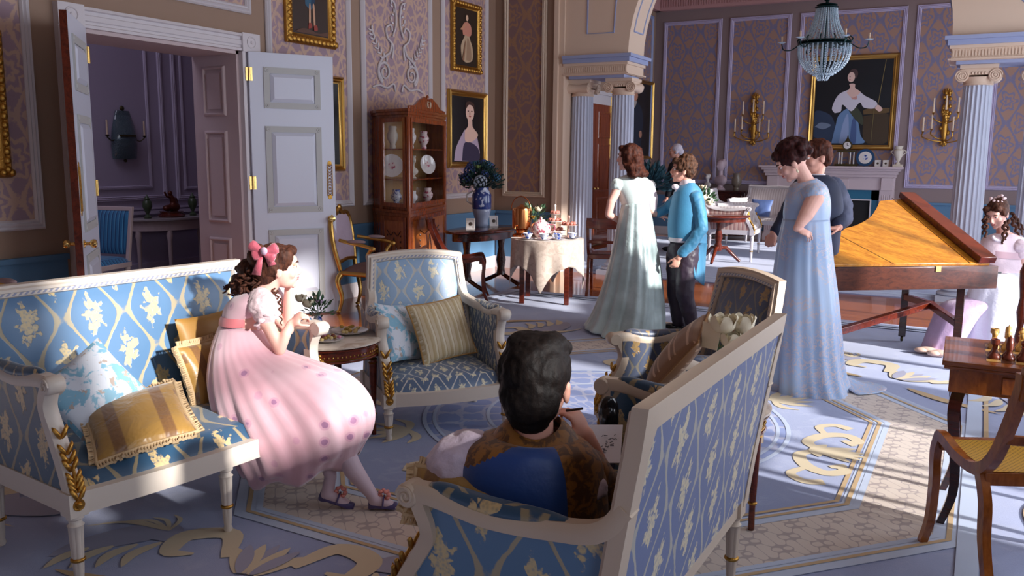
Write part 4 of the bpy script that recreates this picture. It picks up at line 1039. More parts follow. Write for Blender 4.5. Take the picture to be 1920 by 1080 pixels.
# chess table
def chess_table():
    a = FL(1767, 676, .735); w = .72; d = .56
    t = thing('games_table', 'walnut chess table with a drawer at the right edge, chessmen on top', 'table', (a.x, a.y, 0), R_(1))
    def tb(nt):
        vec, x, y, z = coords(nt, 'Object', (2.5, 14, 14)); n = noisen(nt, vec, 2.2, 5, .6, 1.2)
        return mixc(nt, n.above(.5, .2), srgb(150, 84, 36), srgb(112, 56, 24))
    b = MB(); b.bx((0, 0, .715), (w, d, .735)); b.bx((.008, .008, .70), (w-.008, d-.008, .715)); b.build('tabletop', mat('board_walnut', srgb(150, 84, 36), .18, build=tb, coat=.4), t, bevel=.004)
    b = MB(); s = .052; x0, y0 = .16, .075
    for i in range(8):
        for j in range(8):
            b.cur = (i+j) % 2; b.add([(x0+i*s, y0+j*s, .7362), (x0+i*s+s, y0+j*s, .7362), (x0+i*s+s, y0+j*s+s, .7362), (x0+i*s, y0+j*s+s, .7362)], [(0, 1, 2, 3)])
    b.build('chessboard', [mat('light_square', srgb(196, 148, 80), .25), mat('dark_square', srgb(74, 40, 22), .25)], t)
    b = MB(); b.bx((.03, .03, .60), (w-.03, d-.03, .70)); b.build('apron', 'walnut', t, bevel=.003)
    b = MB(); b.bx((.22, .02, .615), (.56, .03, .685)); o_ = b.build('drawer', 'walnut', t, bevel=.003)
    k = MB(); k.lathe([(.008, 0), (.006, .008), (.012, .014), (.001, .02)], (.39, .02, .65), 12, (0, -1, 0)); k.build('knob', 'brass', o_, smooth=60)
    for x, y in ((.07, .07), (w-.07, .07), (.07, d-.07), (w-.07, d-.07)):
        b = MB(); P = spl([(x, y, .61), (x-.012, y, .50), (x+.006, y, .34), (x+.012, y, .16), (x-.03, y, 0)], 5); n = len(P)
        b.loft([[(p.x+i*(.026-.012*k/n), p.y+j*(.026-.012*k/n), p.z) for i, j in ((-1, -1), (1, -1), (1, 1), (-1, 1))] for k, p in enumerate(P)]); b.build('leg', 'darkwood', t, smooth=40)
    return a, x0, y0, s
ca, cx0, cy0, cs = chess_table()
lw, dw = mat('boxwood', srgb(206, 164, 96), .3, coat=.3), mat('dark_red_boxwood', srgb(112, 48, 30), .3, coat=.3)
BASE = [(.016, 0), (.017, .004), (.014, .009), (.009, .014), (.0065, .022)]
def piece(kind):
    h = {'pawn': .036, 'rook': .042, 'knight': .046, 'bishop': .054, 'queen': .062, 'king': .070}[kind]; b = MB()
    if kind == 'pawn': b.lathe(BASE+[(.0055, .028), (.009, .030), (.0055, .032)], n=16); b.ell((0, 0, .040), .0085, 12, 8)
    elif kind == 'rook':
        b.lathe(BASE+[(.007, .034), (.012, .038), (.012, .050), (.008, .050), (.008, .046)], n=16)
    elif kind == 'knight':
        b.lathe(BASE+[(.009, .028), (.006, .031)], n=16); b.tube([(0, -.004, .028), (0, -.006, .042), (0, .0, .054), (0, .010, .052), (0, .018, .044)], [.010, .010, .009, .007, .005], 8); b.ell((0, -.003, .060), (.002, .003, .006), 6, 4)
    else:
        b.lathe(BASE+[(.006, h*.62), (.011, h*.66), (.006, h*.70), (.009, h*.80), (.010, h*.86), (.005, h*.95), (.001, h)], n=16)
        if kind == 'king': b.box((0, 0, h+.006), (.003, .003, .014)); b.box((0, 0, h+.008), (.010, .003, .003))
        else: b.ell((0, 0, h+.003), .004, 8, 6)
    return b
PC = {}
def put(kind, col, i, j, where):
    key = (kind, col); nm = 'chess_'+kind; lab = '%s chess %s %s' % (col, kind, where)
    x = ca.x+cx0+(i+.5)*cs; y = ca.y+cy0+(j+.5)*cs
    if key not in PC:
        o = piece(kind).build(nm, lw if col == 'pale' else dw, smooth=50); PC[key] = o
    else: o = PC[key].copy(); COL.objects.link(o)
    o.location = (x, y, .7365); o.scale = (1.45, 1.45, 1.6)
    tag(o, lab, 'chess piece', 'chessmen on the board')
files = ['leftmost file', 'second file from the left', 'third file from the left', 'fourth file from the left', 'fifth file from the left', 'sixth file from the left']
order = ['rook', 'knight', 'bishop', 'queen', 'king', 'bishop']
for i in range(6):
    put(order[i], 'pale', i, 6, 'in the far row, '+files[i]); put('pawn', 'pale', i, 5, 'in front of the far row, '+files[i])
    put('pawn', 'dark red', i, 2, 'advanced towards the middle, '+files[i]); put(order[i], 'dark red', i, 1, 'in the near row, '+files[i])
# carved red chair behind the chess table
t = thing('carved_chair', 'carved reddish wooden chair standing behind the chess table at the right edge', 'chair', (.50, 5.35, .0135), R_(200))
for s in (-1, 1):
    b = MB(); b.lathe([(.018, 0), (.022, .04), (.016, .1), (.024, .2), (.018, .3), (.026, .42), (.018, .46), (.024, .56), (.015, .62), (.026, .70), (.016, .78), (.024, .86), (.028, .93), (.012, .98)], (s*.21, -.19, 0), 14); b.build('back_post', 'mahogany', t, smooth=50)
    b = MB(); b.lathe([(.014, 0), (.022, .05), (.014, .1), (.024, .25), (.02, .42)], (s*.21, .19, 0), 14); b.build('leg', 'mahogany', t, smooth=50)
b = MB(); b.bx((-.23, -.21, .42), (.23, .21, .46)); b.build('seat', 'mahogany', t, bevel=.006)
b = MB(); b.bx((-.2, -.20, .80), (.2, -.175, .90)); b.bx((-.2, -.2, .56), (.2, -.18, .60))
for i in range(5): b.lathe([(.008, 0), (.014, .08), (.008, .2)], (-.14+i*.07, -.19, .60), 8)
b.build('back_slats', 'mahogany', t, smooth=40)
# ============================================================ glazed cabinet
def cabinet():
    P0, P1, P2 = V((-5.70, 7.42, 0)), V((-5.22, 7.25, 0)), V((-5.60, 8.50, 0))
    t = thing('china_cabinet', 'tall glazed mahogany china cabinet with inlaid lower doors, standing against the papered wall', 'cabinet', (0, 0, 0))
    B0, B2 = V((XL+.03, 7.60, 0)), V((XL+.03, 8.62, 0))
    plan = [B0, P0, P1, P2, B2]
    def slab(b, z0, z1, grow=0.):
        c = sum((p for p in plan), V())/5; pts = []
        for p in plan:
            q = p.copy()
            if p not in (B0, B2): q = p + (p-c).normalized()*grow
            else: q.y += grow*(1 if p is B2 else -1)
            pts.append((q.x, q.y))
        b.prism(pts, z1-z0, (0, 0, z0))
    b = MB(); slab(b, 0, .10, .01); slab(b, .90, .94, .02); slab(b, .94, .97, .035); slab(b, 1.93, 1.96, .01); slab(b, 1.96, 1.99, .03); slab(b, 1.99, 2.02, .045); slab(b, .97, 1.0, .0)
    for p in (P0, P1, P2): b.cyl((p.x, p.y, .1), (p.x, p.y, 1.94), .022, n=8)
    def side(p, q, z0, z1, th=.02): b.beam((p.x, p.y, (z0+z1)/2), (q.x, q.y, (z0+z1)/2), th, z1-z0)
    side(B0, P0, .1, 1.94); side(P2, B2, .1, 1.94)
    b.build('carcass', 'satinwood', t, bevel=.003)
    b = MB(); side(B0, B2, .1, 1.94, .02) if False else b.beam((B0.x+.01, B0.y, 1.45), (B2.x+.01, B2.y, 1.45), .02, .95); b.build('back_panel', mat('buff_lining', srgb(170, 128, 78), .7), t)
    for z in (1.28, 1.60):
        b = MB(); slab(b, z, z+.012, -.03); b.build('shelf', 'satinwood', t)
    b = MB(); slab(b, .995, 1.004, -.02); b.build('shelf', 'satinwood', t)
    # broken pediment over the right hand doors
    d = (P2-P1).normalized(); L = (P2-P1).length; nrm = V((d.y, -d.x, 0))
    b = MB(); pr = [(.02, 0), (L-.02, 0), (L-.02, .03), (L*.85, .04), (L*.74, .10), (L*.60, .15), (L*.54, .13), (L*.53, .08), (L*.47, .08), (L*.46, .13), (L*.40, .15), (L*.26, .10), (L*.15, .04), (.02, .03)]
    b.prism(pr, .03, P1+V((0, 0, 2.02))-nrm*.015, d, (0, 0, 1)); b.ell(P1+d*L*.5+V((0, 0, 2.16)), (.02, .02, .035), 10, 8); b.build('pediment', 'satinwood', t, bevel=.005)
    g = MB(); 
    for s in (-1, 1): g.tube([P1+d*(L*.5+s*.035)+nrm*.02+V((0, 0, 2.09+.03*cos(a)))+d*(s*.02*sin(a)) for a in [k*.5 for k in range(8)]], .009, 6)
    g.build('carved_scrolls', mat('pale_carving', srgb(196, 176, 150), .5), t, smooth=60)
    def door(p, q, z0, z1, glazed):
        d = (q-p).normalized(); L = (q-p).length; n = V((d.y, -d.x, 0)); o = p+d*.03+n*.012; w_ = L-.06; fw = .045
        b = MB(); 
        for a0, a1, c0, c1 in ((0, fw, z0, z1), (w_-fw, w_, z0, z1), (fw, w_-fw, z0, z0+fw), (fw, w_-fw, z1-fw, z1)):
            b.beam(o+d*((a0+a1)/2)+V((0, 0, c0)), o+d*((a0+a1)/2)+V((0, 0, c1)), a1-a0, .022, up=tuple(n)) if a1-a0 < .1 else b.beam(o+d*a0+V((0, 0, (c0+c1)/2)), o+d*a1+V((0, 0, (c0+c1)/2)), .022, c1-c0)
        if not glazed: b.cur = 1; b.beam(o+d*fw+V((0, 0, (z0+z1)/2))-n*.004, o+d*(w_-fw)+V((0, 0, (z0+z1)/2))-n*.004, .012, z1-z0-2*fw)
        do = b.build('door', ['satinwood', 'inlay'], t, bevel=.002)
        if glazed:
            g = MB(); g.prism([(fw, z0+fw), (w_-fw, z0+fw), (w_-fw, z1-fw), (fw, z1-fw)], .003, o+n*.0, d, (0, 0, 1)); g.build('glass_pane', 'glass', do)
        else:
            g = MB(); c = o+d*(w_/2)+n*.008+V((0, 0, (z0+z1)/2)); D = lambda a, e: c+d*a+V((0, 0, e)); H2 = (z1-z0)/2-fw
            g.tube([D(*p) for p in spl2([(-w_*.28, H2*.7), (-w_*.14, H2*.55), (0, H2*.66), (w_*.14, H2*.55), (w_*.28, H2*.7)])], .004, 5)
            g.tube([D(*p) for p in spl2([(0, H2*.5), (-.05, H2*.1), (-.035, -H2*.4), (0, -H2*.6), (.035, -H2*.4), (.05, H2*.1), (0, H2*.5)])], .004, 5)
            for k in range(7):
                for s in (-1, 1): g.ell(D(s*w_*.28, H2*(.55-.17*k)), (.008, .008, .012), 6, 4)
            g.ell(D(0, -H2*.1), (.014, .008, .03), 8, 6); g.build('inlay_ornament', 'darkwood', do)
        return do
    mid = P1.lerp(P2, .5)
    door(P0, P1, 1.0, 1.93, True); door(P1, P2, 1.0, 1.93, True); door(P0, P1, .11, .90, False); door(P1, P2, .11, .90, False)
    return t
gm = mat('window_glass', (1, 1, 1), .02, trans=1., ior=1.1); M['glass'] = gm
nt = gm.node_tree; mx = nt.nodes.new('ShaderNodeMixShader'); tr = nt.nodes.new('ShaderNodeBsdfTransparent'); gl = nt.nodes.new('ShaderNodeBsdfGlossy'); gl.inputs['Roughness'].default_value = .03
mx.inputs[0].default_value = .07; nt.links.new(tr.outputs[0], mx.inputs[1]); nt.links.new(gl.outputs[0], mx.inputs[2]); nt.links.new(mx.outputs[0], nt.nodes['Material Output'].inputs[0])
cabinet()
china = mat('white_china', srgb(222, 216, 214), .15, coat=.5)
def bwb(nt):
    vec, x, y, z = coords(nt, 'Object'); n = noisen(nt, vec, 34, 3)
    return mixc(nt, n.above(.54, .02), srgb(214, 216, 226), srgb(44, 72, 150))
bluewhite = mat('blue_and_white_china', srgb(214, 216, 226), .15, build=bwb, coat=.5)
def pkb(nt):
    vec, x, y, z = coords(nt, 'Object'); n = noisen(nt, vec, 26, 3)
    return mixc(nt, n.above(.55, .02), srgb(226, 206, 204), srgb(176, 84, 104))
pinkchina = mat('pink_flowered_china', srgb(226, 206, 204), .15, build=pkb, coat=.5)
def pot(name, label, cat, loc, prof, m_, n=20, group=None, rot=0, smooth=50):
    b = MB(); b.lathe(prof, n=n); o = b.build(name, m_, smooth=smooth); o.location = loc; o.rotation_euler = (0, 0, rot); return tag(o, label, cat, group)
def plate(label, loc, r, rot, m_=None, ring=None, group=None, sy=1.):
    t = thing('display_plate', label, 'plate', loc, 0, group); t.rotation_euler = rot
    b = MB(); b.lathe([(.001, -.004), (r*.55, -.004), (r, .012), (r, .016), (r*.6, .003), (.001, .003)], n=32, sy=sy); b.build('dish', m_ or china, t, smooth=40)
    b = MB(); b.lathe([(.001, .0042), (r*.32, .0042), (.001, .006)], n=16, sy=sy); b.build('painted_centre', ring or pinkchina, t)
    return t
CB = lambda x, y, z: (x, y, z)
cabs = V((-5.66, 7.62, 0))
plate('large white plate with a pink painted centre, on the middle shelf of the glazed cabinet', (-5.62, 7.50, 1.43), .125, (R_(78), 0, R_(35)))
plate('small oval plate turned sideways, right end of the middle shelf in the glazed cabinet', (-5.60, 8.14, 1.44), .11, (R_(80), 0, R_(75)), sy=1.)
bustm = mat('white_parian', srgb(214, 204, 190), .5)
def bust(name, label, loc, h, m_, rotz=0., group=None):
    b = MB(); s = h
    b.lathe([(.16*s, 0), (.17*s, .03*s), (.10*s, .08*s), (.08*s, .14*s)], n=16)
    b.ell((0, 0, .30*s), (.25*s, .13*s, .17*s)); b.cyl((0, 0, .38*s), (0, .01*s, .62*s), .075*s, .07*s); b.ell((0, .02*s, .76*s), (.125*s, .15*s, .18*s)); b.ell((0, .165*s, .73*s), (.022*s, .035*s, .035*s), 8, 6)
    b.ell((0, -.05*s, .83*s), (.14*s, .14*s, .14*s)); b.ell((0, -.17*s, .80*s), .06*s); b.ell((.1*s, .0, .92*s), .05*s); b.ell((-.1*s, .0, .92*s), .05*s)
    o = b.build(name, m_, smooth=179, remesh=max(.006, h*.02), smooth_it=3); o.location = loc; o.rotation_euler = (0, 0, rotz); return tag(o, label, 'bust', group)
bust('porcelain_bust', 'small white bust on the middle shelf inside the glazed cabinet', (-5.50, 7.72, 1.293), .26, bustm, R_(-120))
for x, y, z, hh, lab, mm in ((-5.62, 7.52, 1.612, .24, 'pale vase on the top shelf of the cabinet, left pane', bustm), (-5.44, 7.60, 1.612, .22, 'slim white figurine on the cabinet top shelf, beside the middle post', china), (-5.55, 8.0, 1.612, .20, 'flowered vase on the top shelf of the cabinet, right pane', pinkchina), (-5.6, 7.55, 1.005, .17, 'blue patterned jar on the bottom shelf of the cabinet, left pane', bluewhite), (-5.44, 7.62, 1.005, .16, 'white cup shaped vase on the cabinet bottom shelf, beside the middle post', china), (-5.50, 8.0, 1.005, .18, 'flowered blue and pink jar on the bottom shelf of the cabinet, right pane', pinkchina)):
    pot('china_vase', lab, 'vase', (x, y, z), [(.03*1, 0), (.035, hh*.1), (.028, hh*.2), (.058, hh*.45), (.062, hh*.62), (.04, hh*.8), (.045, hh*.95), (.04, hh)], mm, 18, group='china in the glazed cabinet')
# ============================================================ console table with the big flower vase
CZ = .70
t = thing('console_table', 'dark mahogany pedestal table against the wall, carrying the big flower vase', 'table', (-5.12, 8.62, 0), R_(84))
b = MB(); b.lathe([(.001, CZ-.03), (.62, CZ-.03), (.64, CZ-.02), (.64, CZ-.006), (.62, CZ), (.001, CZ)], n=40, sy=.48); b.build('tabletop', 'darkwood', t, smooth=40)
b = MB(); b.lathe([(.54, CZ-.12), (.54, CZ-.03)], n=40, sy=.42); b.build('apron', 'darkwood', t, smooth=40)
for s in (-1, 1):
    b = MB(); b.lathe([(.06, .12), (.045, .2), (.06, .3), (.035, .45), (.05, CZ-.12)], (s*.34, 0, 0), 16); b.build('column', 'darkwood', t, smooth=50)
    b = MB(); b.tube([(s*.34, -.26, .02), (s*.34, -.12, .08), (s*.34, 0, .14), (s*.34, .12, .08), (s*.34, .26, .02)], .026, 8); b.build('foot', 'darkwood', t, smooth=60)
VP = FL(903, 424, CZ)
t = thing('flower_vase', 'large blue and white jug with pale base on the dark console table', 'vase', (VP.x, VP.y, CZ))
b = MB(); b.lathe([(.075, 0), (.085, .02), (.078, .06), (.10, .14), (.115, .20), (.11, .21)], n=28); b.build('lower_body', mat('grey_blue_glaze', srgb(150, 160, 186), .2, coat=.5), t, smooth=50)
b = MB(); b.lathe([(.112, .21), (.118, .23), (.118, .38), (.108, .40), (.085, .44), (.09, .47), (.08, .47)], n=28); b.build('upper_body', bluewhite if False else mat('deep_blue_china', srgb(40, 66, 140), .2, build=lambda nt: mixc(nt, noisen(nt, coords(nt, 'Object')[0], 13, 2).above(.58, .02), srgb(38, 62, 132), srgb(196, 204, 226)), coat=.5), t, smooth=50)
b = MB(); b.tube([(-.10, -.05, .26), (-.16, -.08, .30), (-.16, -.08, .38), (-.09, -.045, .43)], .010, 8); b.build('handle', china, t, smooth=60)
green = mat('dark_leaf', srgb(34, 62, 58), .5); green2 = mat('mid_leaf', srgb(70, 102, 74), .5)
def rose(f, r, c=(0, 0, 0), layers=4):
    c = V(c)
    for k in range(layers):
        rr = r*(.42+.58*k/(layers-1)); n_ = 3+k
        for i in range(n_):
            a0 = 2*pi*i/n_+k*.7; sp = 2.2/n_*1.6
            def pf(u, v, rr=rr, a0=a0, sp=sp, k=k):
                s_ = 2*u-1; th = lerp(.35, 2.15+.14*(layers-1-k), v)*(1-.10*s_*s_*v); a = a0+s_*sp*(.5+.5*sin(pi*min(1, v*.8+.2)))
                q = rr*(1+.20*max(0, v-.75)*4*(k/(layers-1)))
                return c+V((q*sin(th)*cos(a), q*sin(th)*sin(a), -q*cos(th)*.9))
            f.grid(pf, 5, 6)
def bouquet(name, label, cat, loc, rx, rz, n, leaf_m, blooms, seed=1, leafs=1., group=None, stems=True, bs=1.):
    random.seed(seed); t = thing(name, label, cat, loc, 0, group); b = MB(); loc0 = V((0, 0, 0))
    for i in range(n):
        a = random.uniform(0, 2*pi); e = random.uniform(-.35, 1.3); r = random.uniform(.45, 1.)
        d = V((cos(a)*cos(e)*rx, sin(a)*cos(e)*rx, (sin(e)+.35)*rz*.75))*r; n_ = d.normalized(); L_ = random.uniform(.05, .10)*leafs; w_ = L_*.22
        sdv = n_.cross(V((random.uniform(-1, 1), random.uniform(-1, 1), random.uniform(-1, 1)))).normalized(); up = n_.cross(sdv)*.25*L_
        b.add([d, d+n_*L_*.5+sdv*w_+up*.4, d+n_*L_, d+n_*L_*.5-sdv*w_+up*.4], [(0, 1, 2, 3)])
        if i % 3 == 0 and stems: b.tube([V((0, 0, -rz*.2)), d*.5+V((0, 0, rz*.05)), d], .0022*leafs, 4)
    b.build('foliage', leaf_m, t)
    for (dx, dy, dz, r, m_) in blooms:
        f = MB()
        if m_ in (hyd, hydt, hydw):
            for k in range(34):
                a = k*2.4; q = (k+.5)/34; th = q*pi*.7; p = V((cos(a)*sin(th)*r, sin(a)*sin(th)*r, cos(th)*r)); f.ell(p, (r*.24, r*.24, r*.10), 6, 4, rot=p.to_track_quat('Z', 'Y').to_euler())
        else: rose(f, r)
        f.mt = Matrix.Identity(4); o = f.build('bloom', m_, t, smooth=80); o.location = (dx, dy, dz)
    return t
hyd = mat('blue_hydrangea', srgb(54, 78, 140), .6); hydw = mat('pale_hydrangea', srgb(158, 172, 190), .6); rosew = mat('cream_rose', srgb(230, 218, 190), .55)
hydt = mat('teal_flower', srgb(34, 88, 116), .6)
bl = []
random.seed(5)
for i in range(13):
    a = random.uniform(0, 2*pi); e = random.uniform(0, 1.2); bl.append((.20*cos(a)*cos(e), .20*sin(a)*cos(e), .06+.24*sin(e), random.uniform(.045, .07), random.choice((hyd, hydt, hyd))))
bl.append((.10, -.20, .08, .075, hydw)); bl.append((.02, -.12, .26, .03, mat('lime_flower', srgb(120, 140, 80), .6)))
bouquet('flower_arrangement', 'big dark blue flower arrangement with one pale hydrangea, in the jug on the console', 'flowers', (VP.x, VP.y, CZ+.46), .25, .30, 700, green, bl, 3, .75)
def photo_frame(label, loc, rotz, s=1., group='small photograph frames on the console'):
    t = thing('photo_frame', label, 'picture frame', loc, rotz, group); t.rotation_euler = (R_(-12), 0, rotz)
    b = MB(); w_, h_ = .09*s, .12*s
    b.sweep([(-w_/2, 0, 0.006), (w_/2, 0, .006), (w_/2, 0, h_), (-w_/2, 0, h_)], [(-.008*s, 0), (-.008*s, .01), (.008*s, .01), (.008*s, 0)], loop=True, up=(0, -1, 0)); b.prism([(-w_/2, .006), (w_/2, .006), (w_/2, h_), (-w_/2, h_)], .004, (0, .002, 0), (1, 0, 0), (0, 0, 1)); b.build('frame', china, t)
    b = MB(); b.lathe([(.001, 0), (.022*s, 0), (.001, .003)], (0, -.004, h_*.52), 16, (0, -1, 0), sx=1); b.build('photograph', mat('sepia_print', srgb(70, 54, 46), .6), t)
    return t
p = FL(882, 430, CZ); photo_frame('small white framed photograph on the console, left of the blue jug', (p.x, p.y, CZ), R_(25))
p = FL(926, 424, CZ); photo_frame('small white framed photograph on the console, right of the blue jug', (p.x, p.y, CZ), R_(40))
# ============================================================ tea table
TZ = .69; TC = V((-4.03, 8.10, 0))
t = thing('tea_table', 'table under the draped cream cloth, four square red-brown legs showing', 'table', (TC.x, TC.y, .0135), R_(20))
for x, y in ((-1, -1), (1, -1), (1, 1), (-1, 1)):
    b = MB(); b.box((x*.235, y*.235, .325), (.05, .05, .65)); b.build('leg', 'mahogany', t, bevel=.003)
b = MB(); b.lathe([(.37, .645), (.375, .65), (.375, .665), (.37, .67)], n=40); b.box((0, 0, .60), (.48, .48, .09)); b.build('tabletop', 'mahogany', t)
def clothf(u, v):
    a = u*2*pi; r0 = .378
    if v < .3: r = r0*v/.3; return (TC.x+r*cos(a), TC.y+r*sin(a), TZ)
    q = (v-.3)/.7
    sq = 1/max(abs(cos(a-R_(62))), abs(sin(a-R_(62))))       # square cloth: hem is lowest at its corners
    drop = (.64*sq-.378)*1.05
    fold = sin(a*14+sin(a*3)*1.5)*(.016*q)+sin(a*9+1)*(.012*q)
    return (TC.x+(r0+.006+fold+.05*q*(sq-1))*cos(a), TC.y+(r0+.006+fold+.05*q*(sq-1))*sin(a), TZ-drop*q*(1 if q > .02 else .9))
b = MB(); b.grid(clothf, 160, 26, loopu=True)
def clb(nt):
    vec, x, y, z = coords(nt, 'Object'); n = noisen(nt, vec, 18, 4, .6, 1.)
    return mixc(nt, n.above(.52, .03), srgb(204, 186, 172), srgb(188, 168, 154))
tag(b.build('tablecloth', mat('cream_damask_cloth', srgb(204, 186, 172), .7, build=clb, sheen=.3), smooth=80, solid=.003), 'cream damask cloth draped over the round tea table, corners hanging low', 'tablecloth')
def cup(label, x, y, z, s=1., group='teacups on the tea table', m_=None):
    t = thing('teacup', label, 'cup', (x, y, z), random.uniform(0, 6), group); t.scale = (s, s, s)
    b = MB(); b.lathe([(.03, 0), (.06, .008), (.062, .010), (.03, .005), (.02, .006)], n=24); b.build('saucer', m_ or bluewhite, t, smooth=50)
    b = MB(); b.lathe([(.018, .006), (.02, .012), (.032, .030), (.042, .052), (.040, .052), (.028, .028), (.001, .016)], n=24); c = b.build('cup', m_ or bluewhite, t, smooth=50)
    b = MB(); b.tube([(.034, 0, .020), (.052, 0, .024), (.054, 0, .042), (.038, 0, .046)], .003, 6); b.build('handle', m_ or bluewhite, c, smooth=60)
    return t
for k, (x, y) in enumerate(((990, 449), (1020, 450.5), (1046, 450), (1073, 448))):
    p = FL(x, y, TZ); cup('blue and white teacup at the front of the tea table, '+('leftmost of the four', 'second from the left', 'third from the left', 'rightmost of the four')[k], p.x, p.y, TZ+.003, 1.25)
p = FL(978, 443.5, TZ); t = thing('copper_urn', 'copper tea urn with an arched handle at the back left of the tea table', 'urn', (p.x, p.y, TZ+.003))
cop = mat('copper', srgb(206, 134, 84), .22, 1.)
b = MB(); b.lathe([(.10, 0), (.10, .02), (.06, .04), (.065, .07), (.105, .09), (.105, .28), (.10, .30), (.04, .32), (.02, .34), (.001, .345)], n=28); b.build('body', cop, t, smooth=40)
b = MB(); b.tube([(-.12*cos(a), -.02, .28+.15*sin(a)) for a in [pi*k/12 for k in range(13)]], .006, 6); b.build('handle', cop, t, smooth=60)
b = MB(); b.tube([(.0, -.10, .12), (.0, -.15, .12), (0, -.16, .09)], .010, 8); b.build('spout', cop, t, smooth=60)
p = FL(1014, 445.5, TZ); t = thing('teapot', 'round pink flowered teapot behind the teacups', 'teapot', (p.x, p.y, TZ+.003))
b = MB(); b.lathe([(.05, 0), (.06, .01), (.10, .06), (.11, .10), (.09, .15), (.045, .175)], n=28); b.build('body', pinkchina, t, smooth=60)
b = MB(); b.lathe([(.05, .172), (.04, .19), (.012, .195), (.016, .21), (.001, .222)], n=20); b.build('lid', pinkchina, t, smooth=60)
b = MB(); b.tube([(-.09, -.02, .06), (-.14, -.03, .10), (-.17, -.04, .16)], [.02, .013, .009], 8); b.build('spout', pinkchina, t, smooth=60)
b = MB(); b.tube([(.09, .02, .14), (.15, .03, .14), (.15, .03, .07), (.095, .02, .05)], .008, 8); b.build('handle', pinkchina, t, smooth=60)
def cakestand(label, x, y, tiers, s=1., mm=None):
    t = thing('cake_stand', label, 'cake stand', (x, y, TZ+.003)); t.scale = (s, s, s)
    b = MB(); b.lathe([(.05, 0), (.012, .02), (.008, .05), (.008, tiers[-1][1]+.08), (.014, tiers[-1][1]+.10), (.001, tiers[-1][1]+.12)], n=12); b.build('stem', mm or china, t, smooth=60)
    random.seed(int(x*100) % 97)
    for r, z in tiers:
        b = MB(); b.lathe([(.01, z), (r, z+.012), (r, z+.016), (.01, z+.006)], n=28); o = b.build('tier', mm or china, t, smooth=50)
        g = MB()
        for k in range(9): a = k*2*pi/9; g.ell((r*.62*cos(a), r*.62*sin(a), z+.03), (.02, .02, .018), 8, 6)
        g.build('cakes', mat('pink_cakes', srgb(206, 130, 116), .6, bump=(60, .5, .01)), o, smooth=60)
    return t
p = FL(1040, 443.5, TZ); cakestand('tiered pink cake stand in the middle of the tea table', p.x, p.y, [(.12, .05), (.09, .15), (.06, .23)])
p = FL(1066, 445.5, TZ); cakestand('single tier cake stand with a glass, at the right of the tea table', p.x, p.y, [(.10, .12)], mm=mat('rosy_glass', srgb(206, 160, 140), .15, coat=.5))
p = FL(1002, 442.5, TZ)
pot('bud_vase', 'small vase holding lilies on the tea table beside the copper urn', 'vase', (p.x, p.y, TZ+.003), [(.03, 0), (.04, .02), (.03, .08), (.02, .11), (.03, .13)], china)
bouquet('lily_posy', 'small posy of cream lilies on the tea table', 'flowers', (p.x, p.y, TZ+.16), .13, .16, 60, green2, [(-.05, -.02, .10, .03, rosew), (.06, -.03, .14, .035, rosew), (.0, -.05, .05, .025, mat('yellow_lily', srgb(206, 170, 70), .5))], 8, .9)
# ============================================================ things on the side table by the girl
SZ = .555+.0135
p = FL(585, 605, SZ)
t = thing('bud_vase', 'tiny blue and white vase on the marble topped table beside the girl in pink', 'vase', (-3.205, 3.575, SZ))
b = MB(); b.lathe([(.022, 0), (.03, .01), (.032, .04), (.024, .07), (.018, .085), (.022, .09), (.016, .09)], n=20); b.build('body', bluewhite, t, smooth=60)
bouquet('rose_posy', 'posy of cream roses and green leaves in the tiny vase beside the girl', 'flowers', (-3.205, 3.575, SZ+.09), .07, .10, 60, green2, [(-.075, -.05, .10, .030, rosew), (-.015, -.06, .08, .032, rosew), (.015, .0, .08, .018, mat('lilac_bud', srgb(186, 160, 190), .6)), (-.03, .02, .10, .014, rosew)], 11, .55)
for lab, x, y, r in (('oval white dish of pale sweets at the far side of the marble topped table', -3.02, 3.62, .105), ('plate of pink and red sweets at the near side of the marble topped table', -2.98, 3.40, .085)):
    t = thing('sweet_dish', lab, 'dish', (x, y, SZ+.001))
    b = MB(); b.lathe([(.04, 0), (r*.9, .014), (r, .018), (r*.9, .010), (.001, .006)], n=28); b.build('dish', china, t, smooth=50)
    random.seed(int(r*1000)); cols = [mat('sweet_%d' % k, c, .5) for k, c in enumerate((srgb(186, 150, 70), srgb(200, 130, 150), srgb(110, 50, 30), srgb(214, 190, 130)))]
    for k in range(16):
        a = random.uniform(0, 6.28); q = random.uniform(0, .75)*r; g = MB(); g.ell((0, 0, 0), (.012, .012, .009), 8, 6)
        o = g.build('sweet', cols[k % 4] if r < .1 else cols[3 if k % 2 else 0], t, smooth=80); o.location = (q*cos(a), q*sin(a), .018+.004*(k % 3))
# ============================================================ rose bouquet on the second armchair / table
bq = FL(1350, 640, .72)
t = thing('rose_bouquet', 'cream roses with a white paper collar beside the brown striped cushion', 'flowers', tuple(DP(1345, 650, 3.72)))
for k, (dx, dy, dz, r) in enumerate(((.03, -.03, .12, .058), (.10, .02, .12, .055), (.0, .04, .10, .05), (.07, -.03, .05, .05))):
    f = MB()
    rose(f, r)
    o = f.build('rose', rosew, t, smooth=80); o.location = (dx, dy, dz)
b = MB(); b.add([(-.06, -.04, 0), (.02, -.08, .0), (.03, -.05, .10), (-.07, .0, .11)], [(0, 1, 2, 3)]); b.add([(-.06, -.04, 0), (-.07, 0, .11), (-.04, .06, .02)], [(0, 1, 2)]); b.build('paper_collar', rosew, t, solid=.002)
b = MB()
for k in range(5): b.tube([(0, 0, -.02), (.03*k-.05, .02, .05), (.03*k-.03, .03, .09)], .003, 5)
b.build('stems', green2, t)
t = thing('sweet_dish', 'dish of salmon pink sweets partly hidden behind the slanting settee back', 'dish', (-1.02, 3.2, SZ))
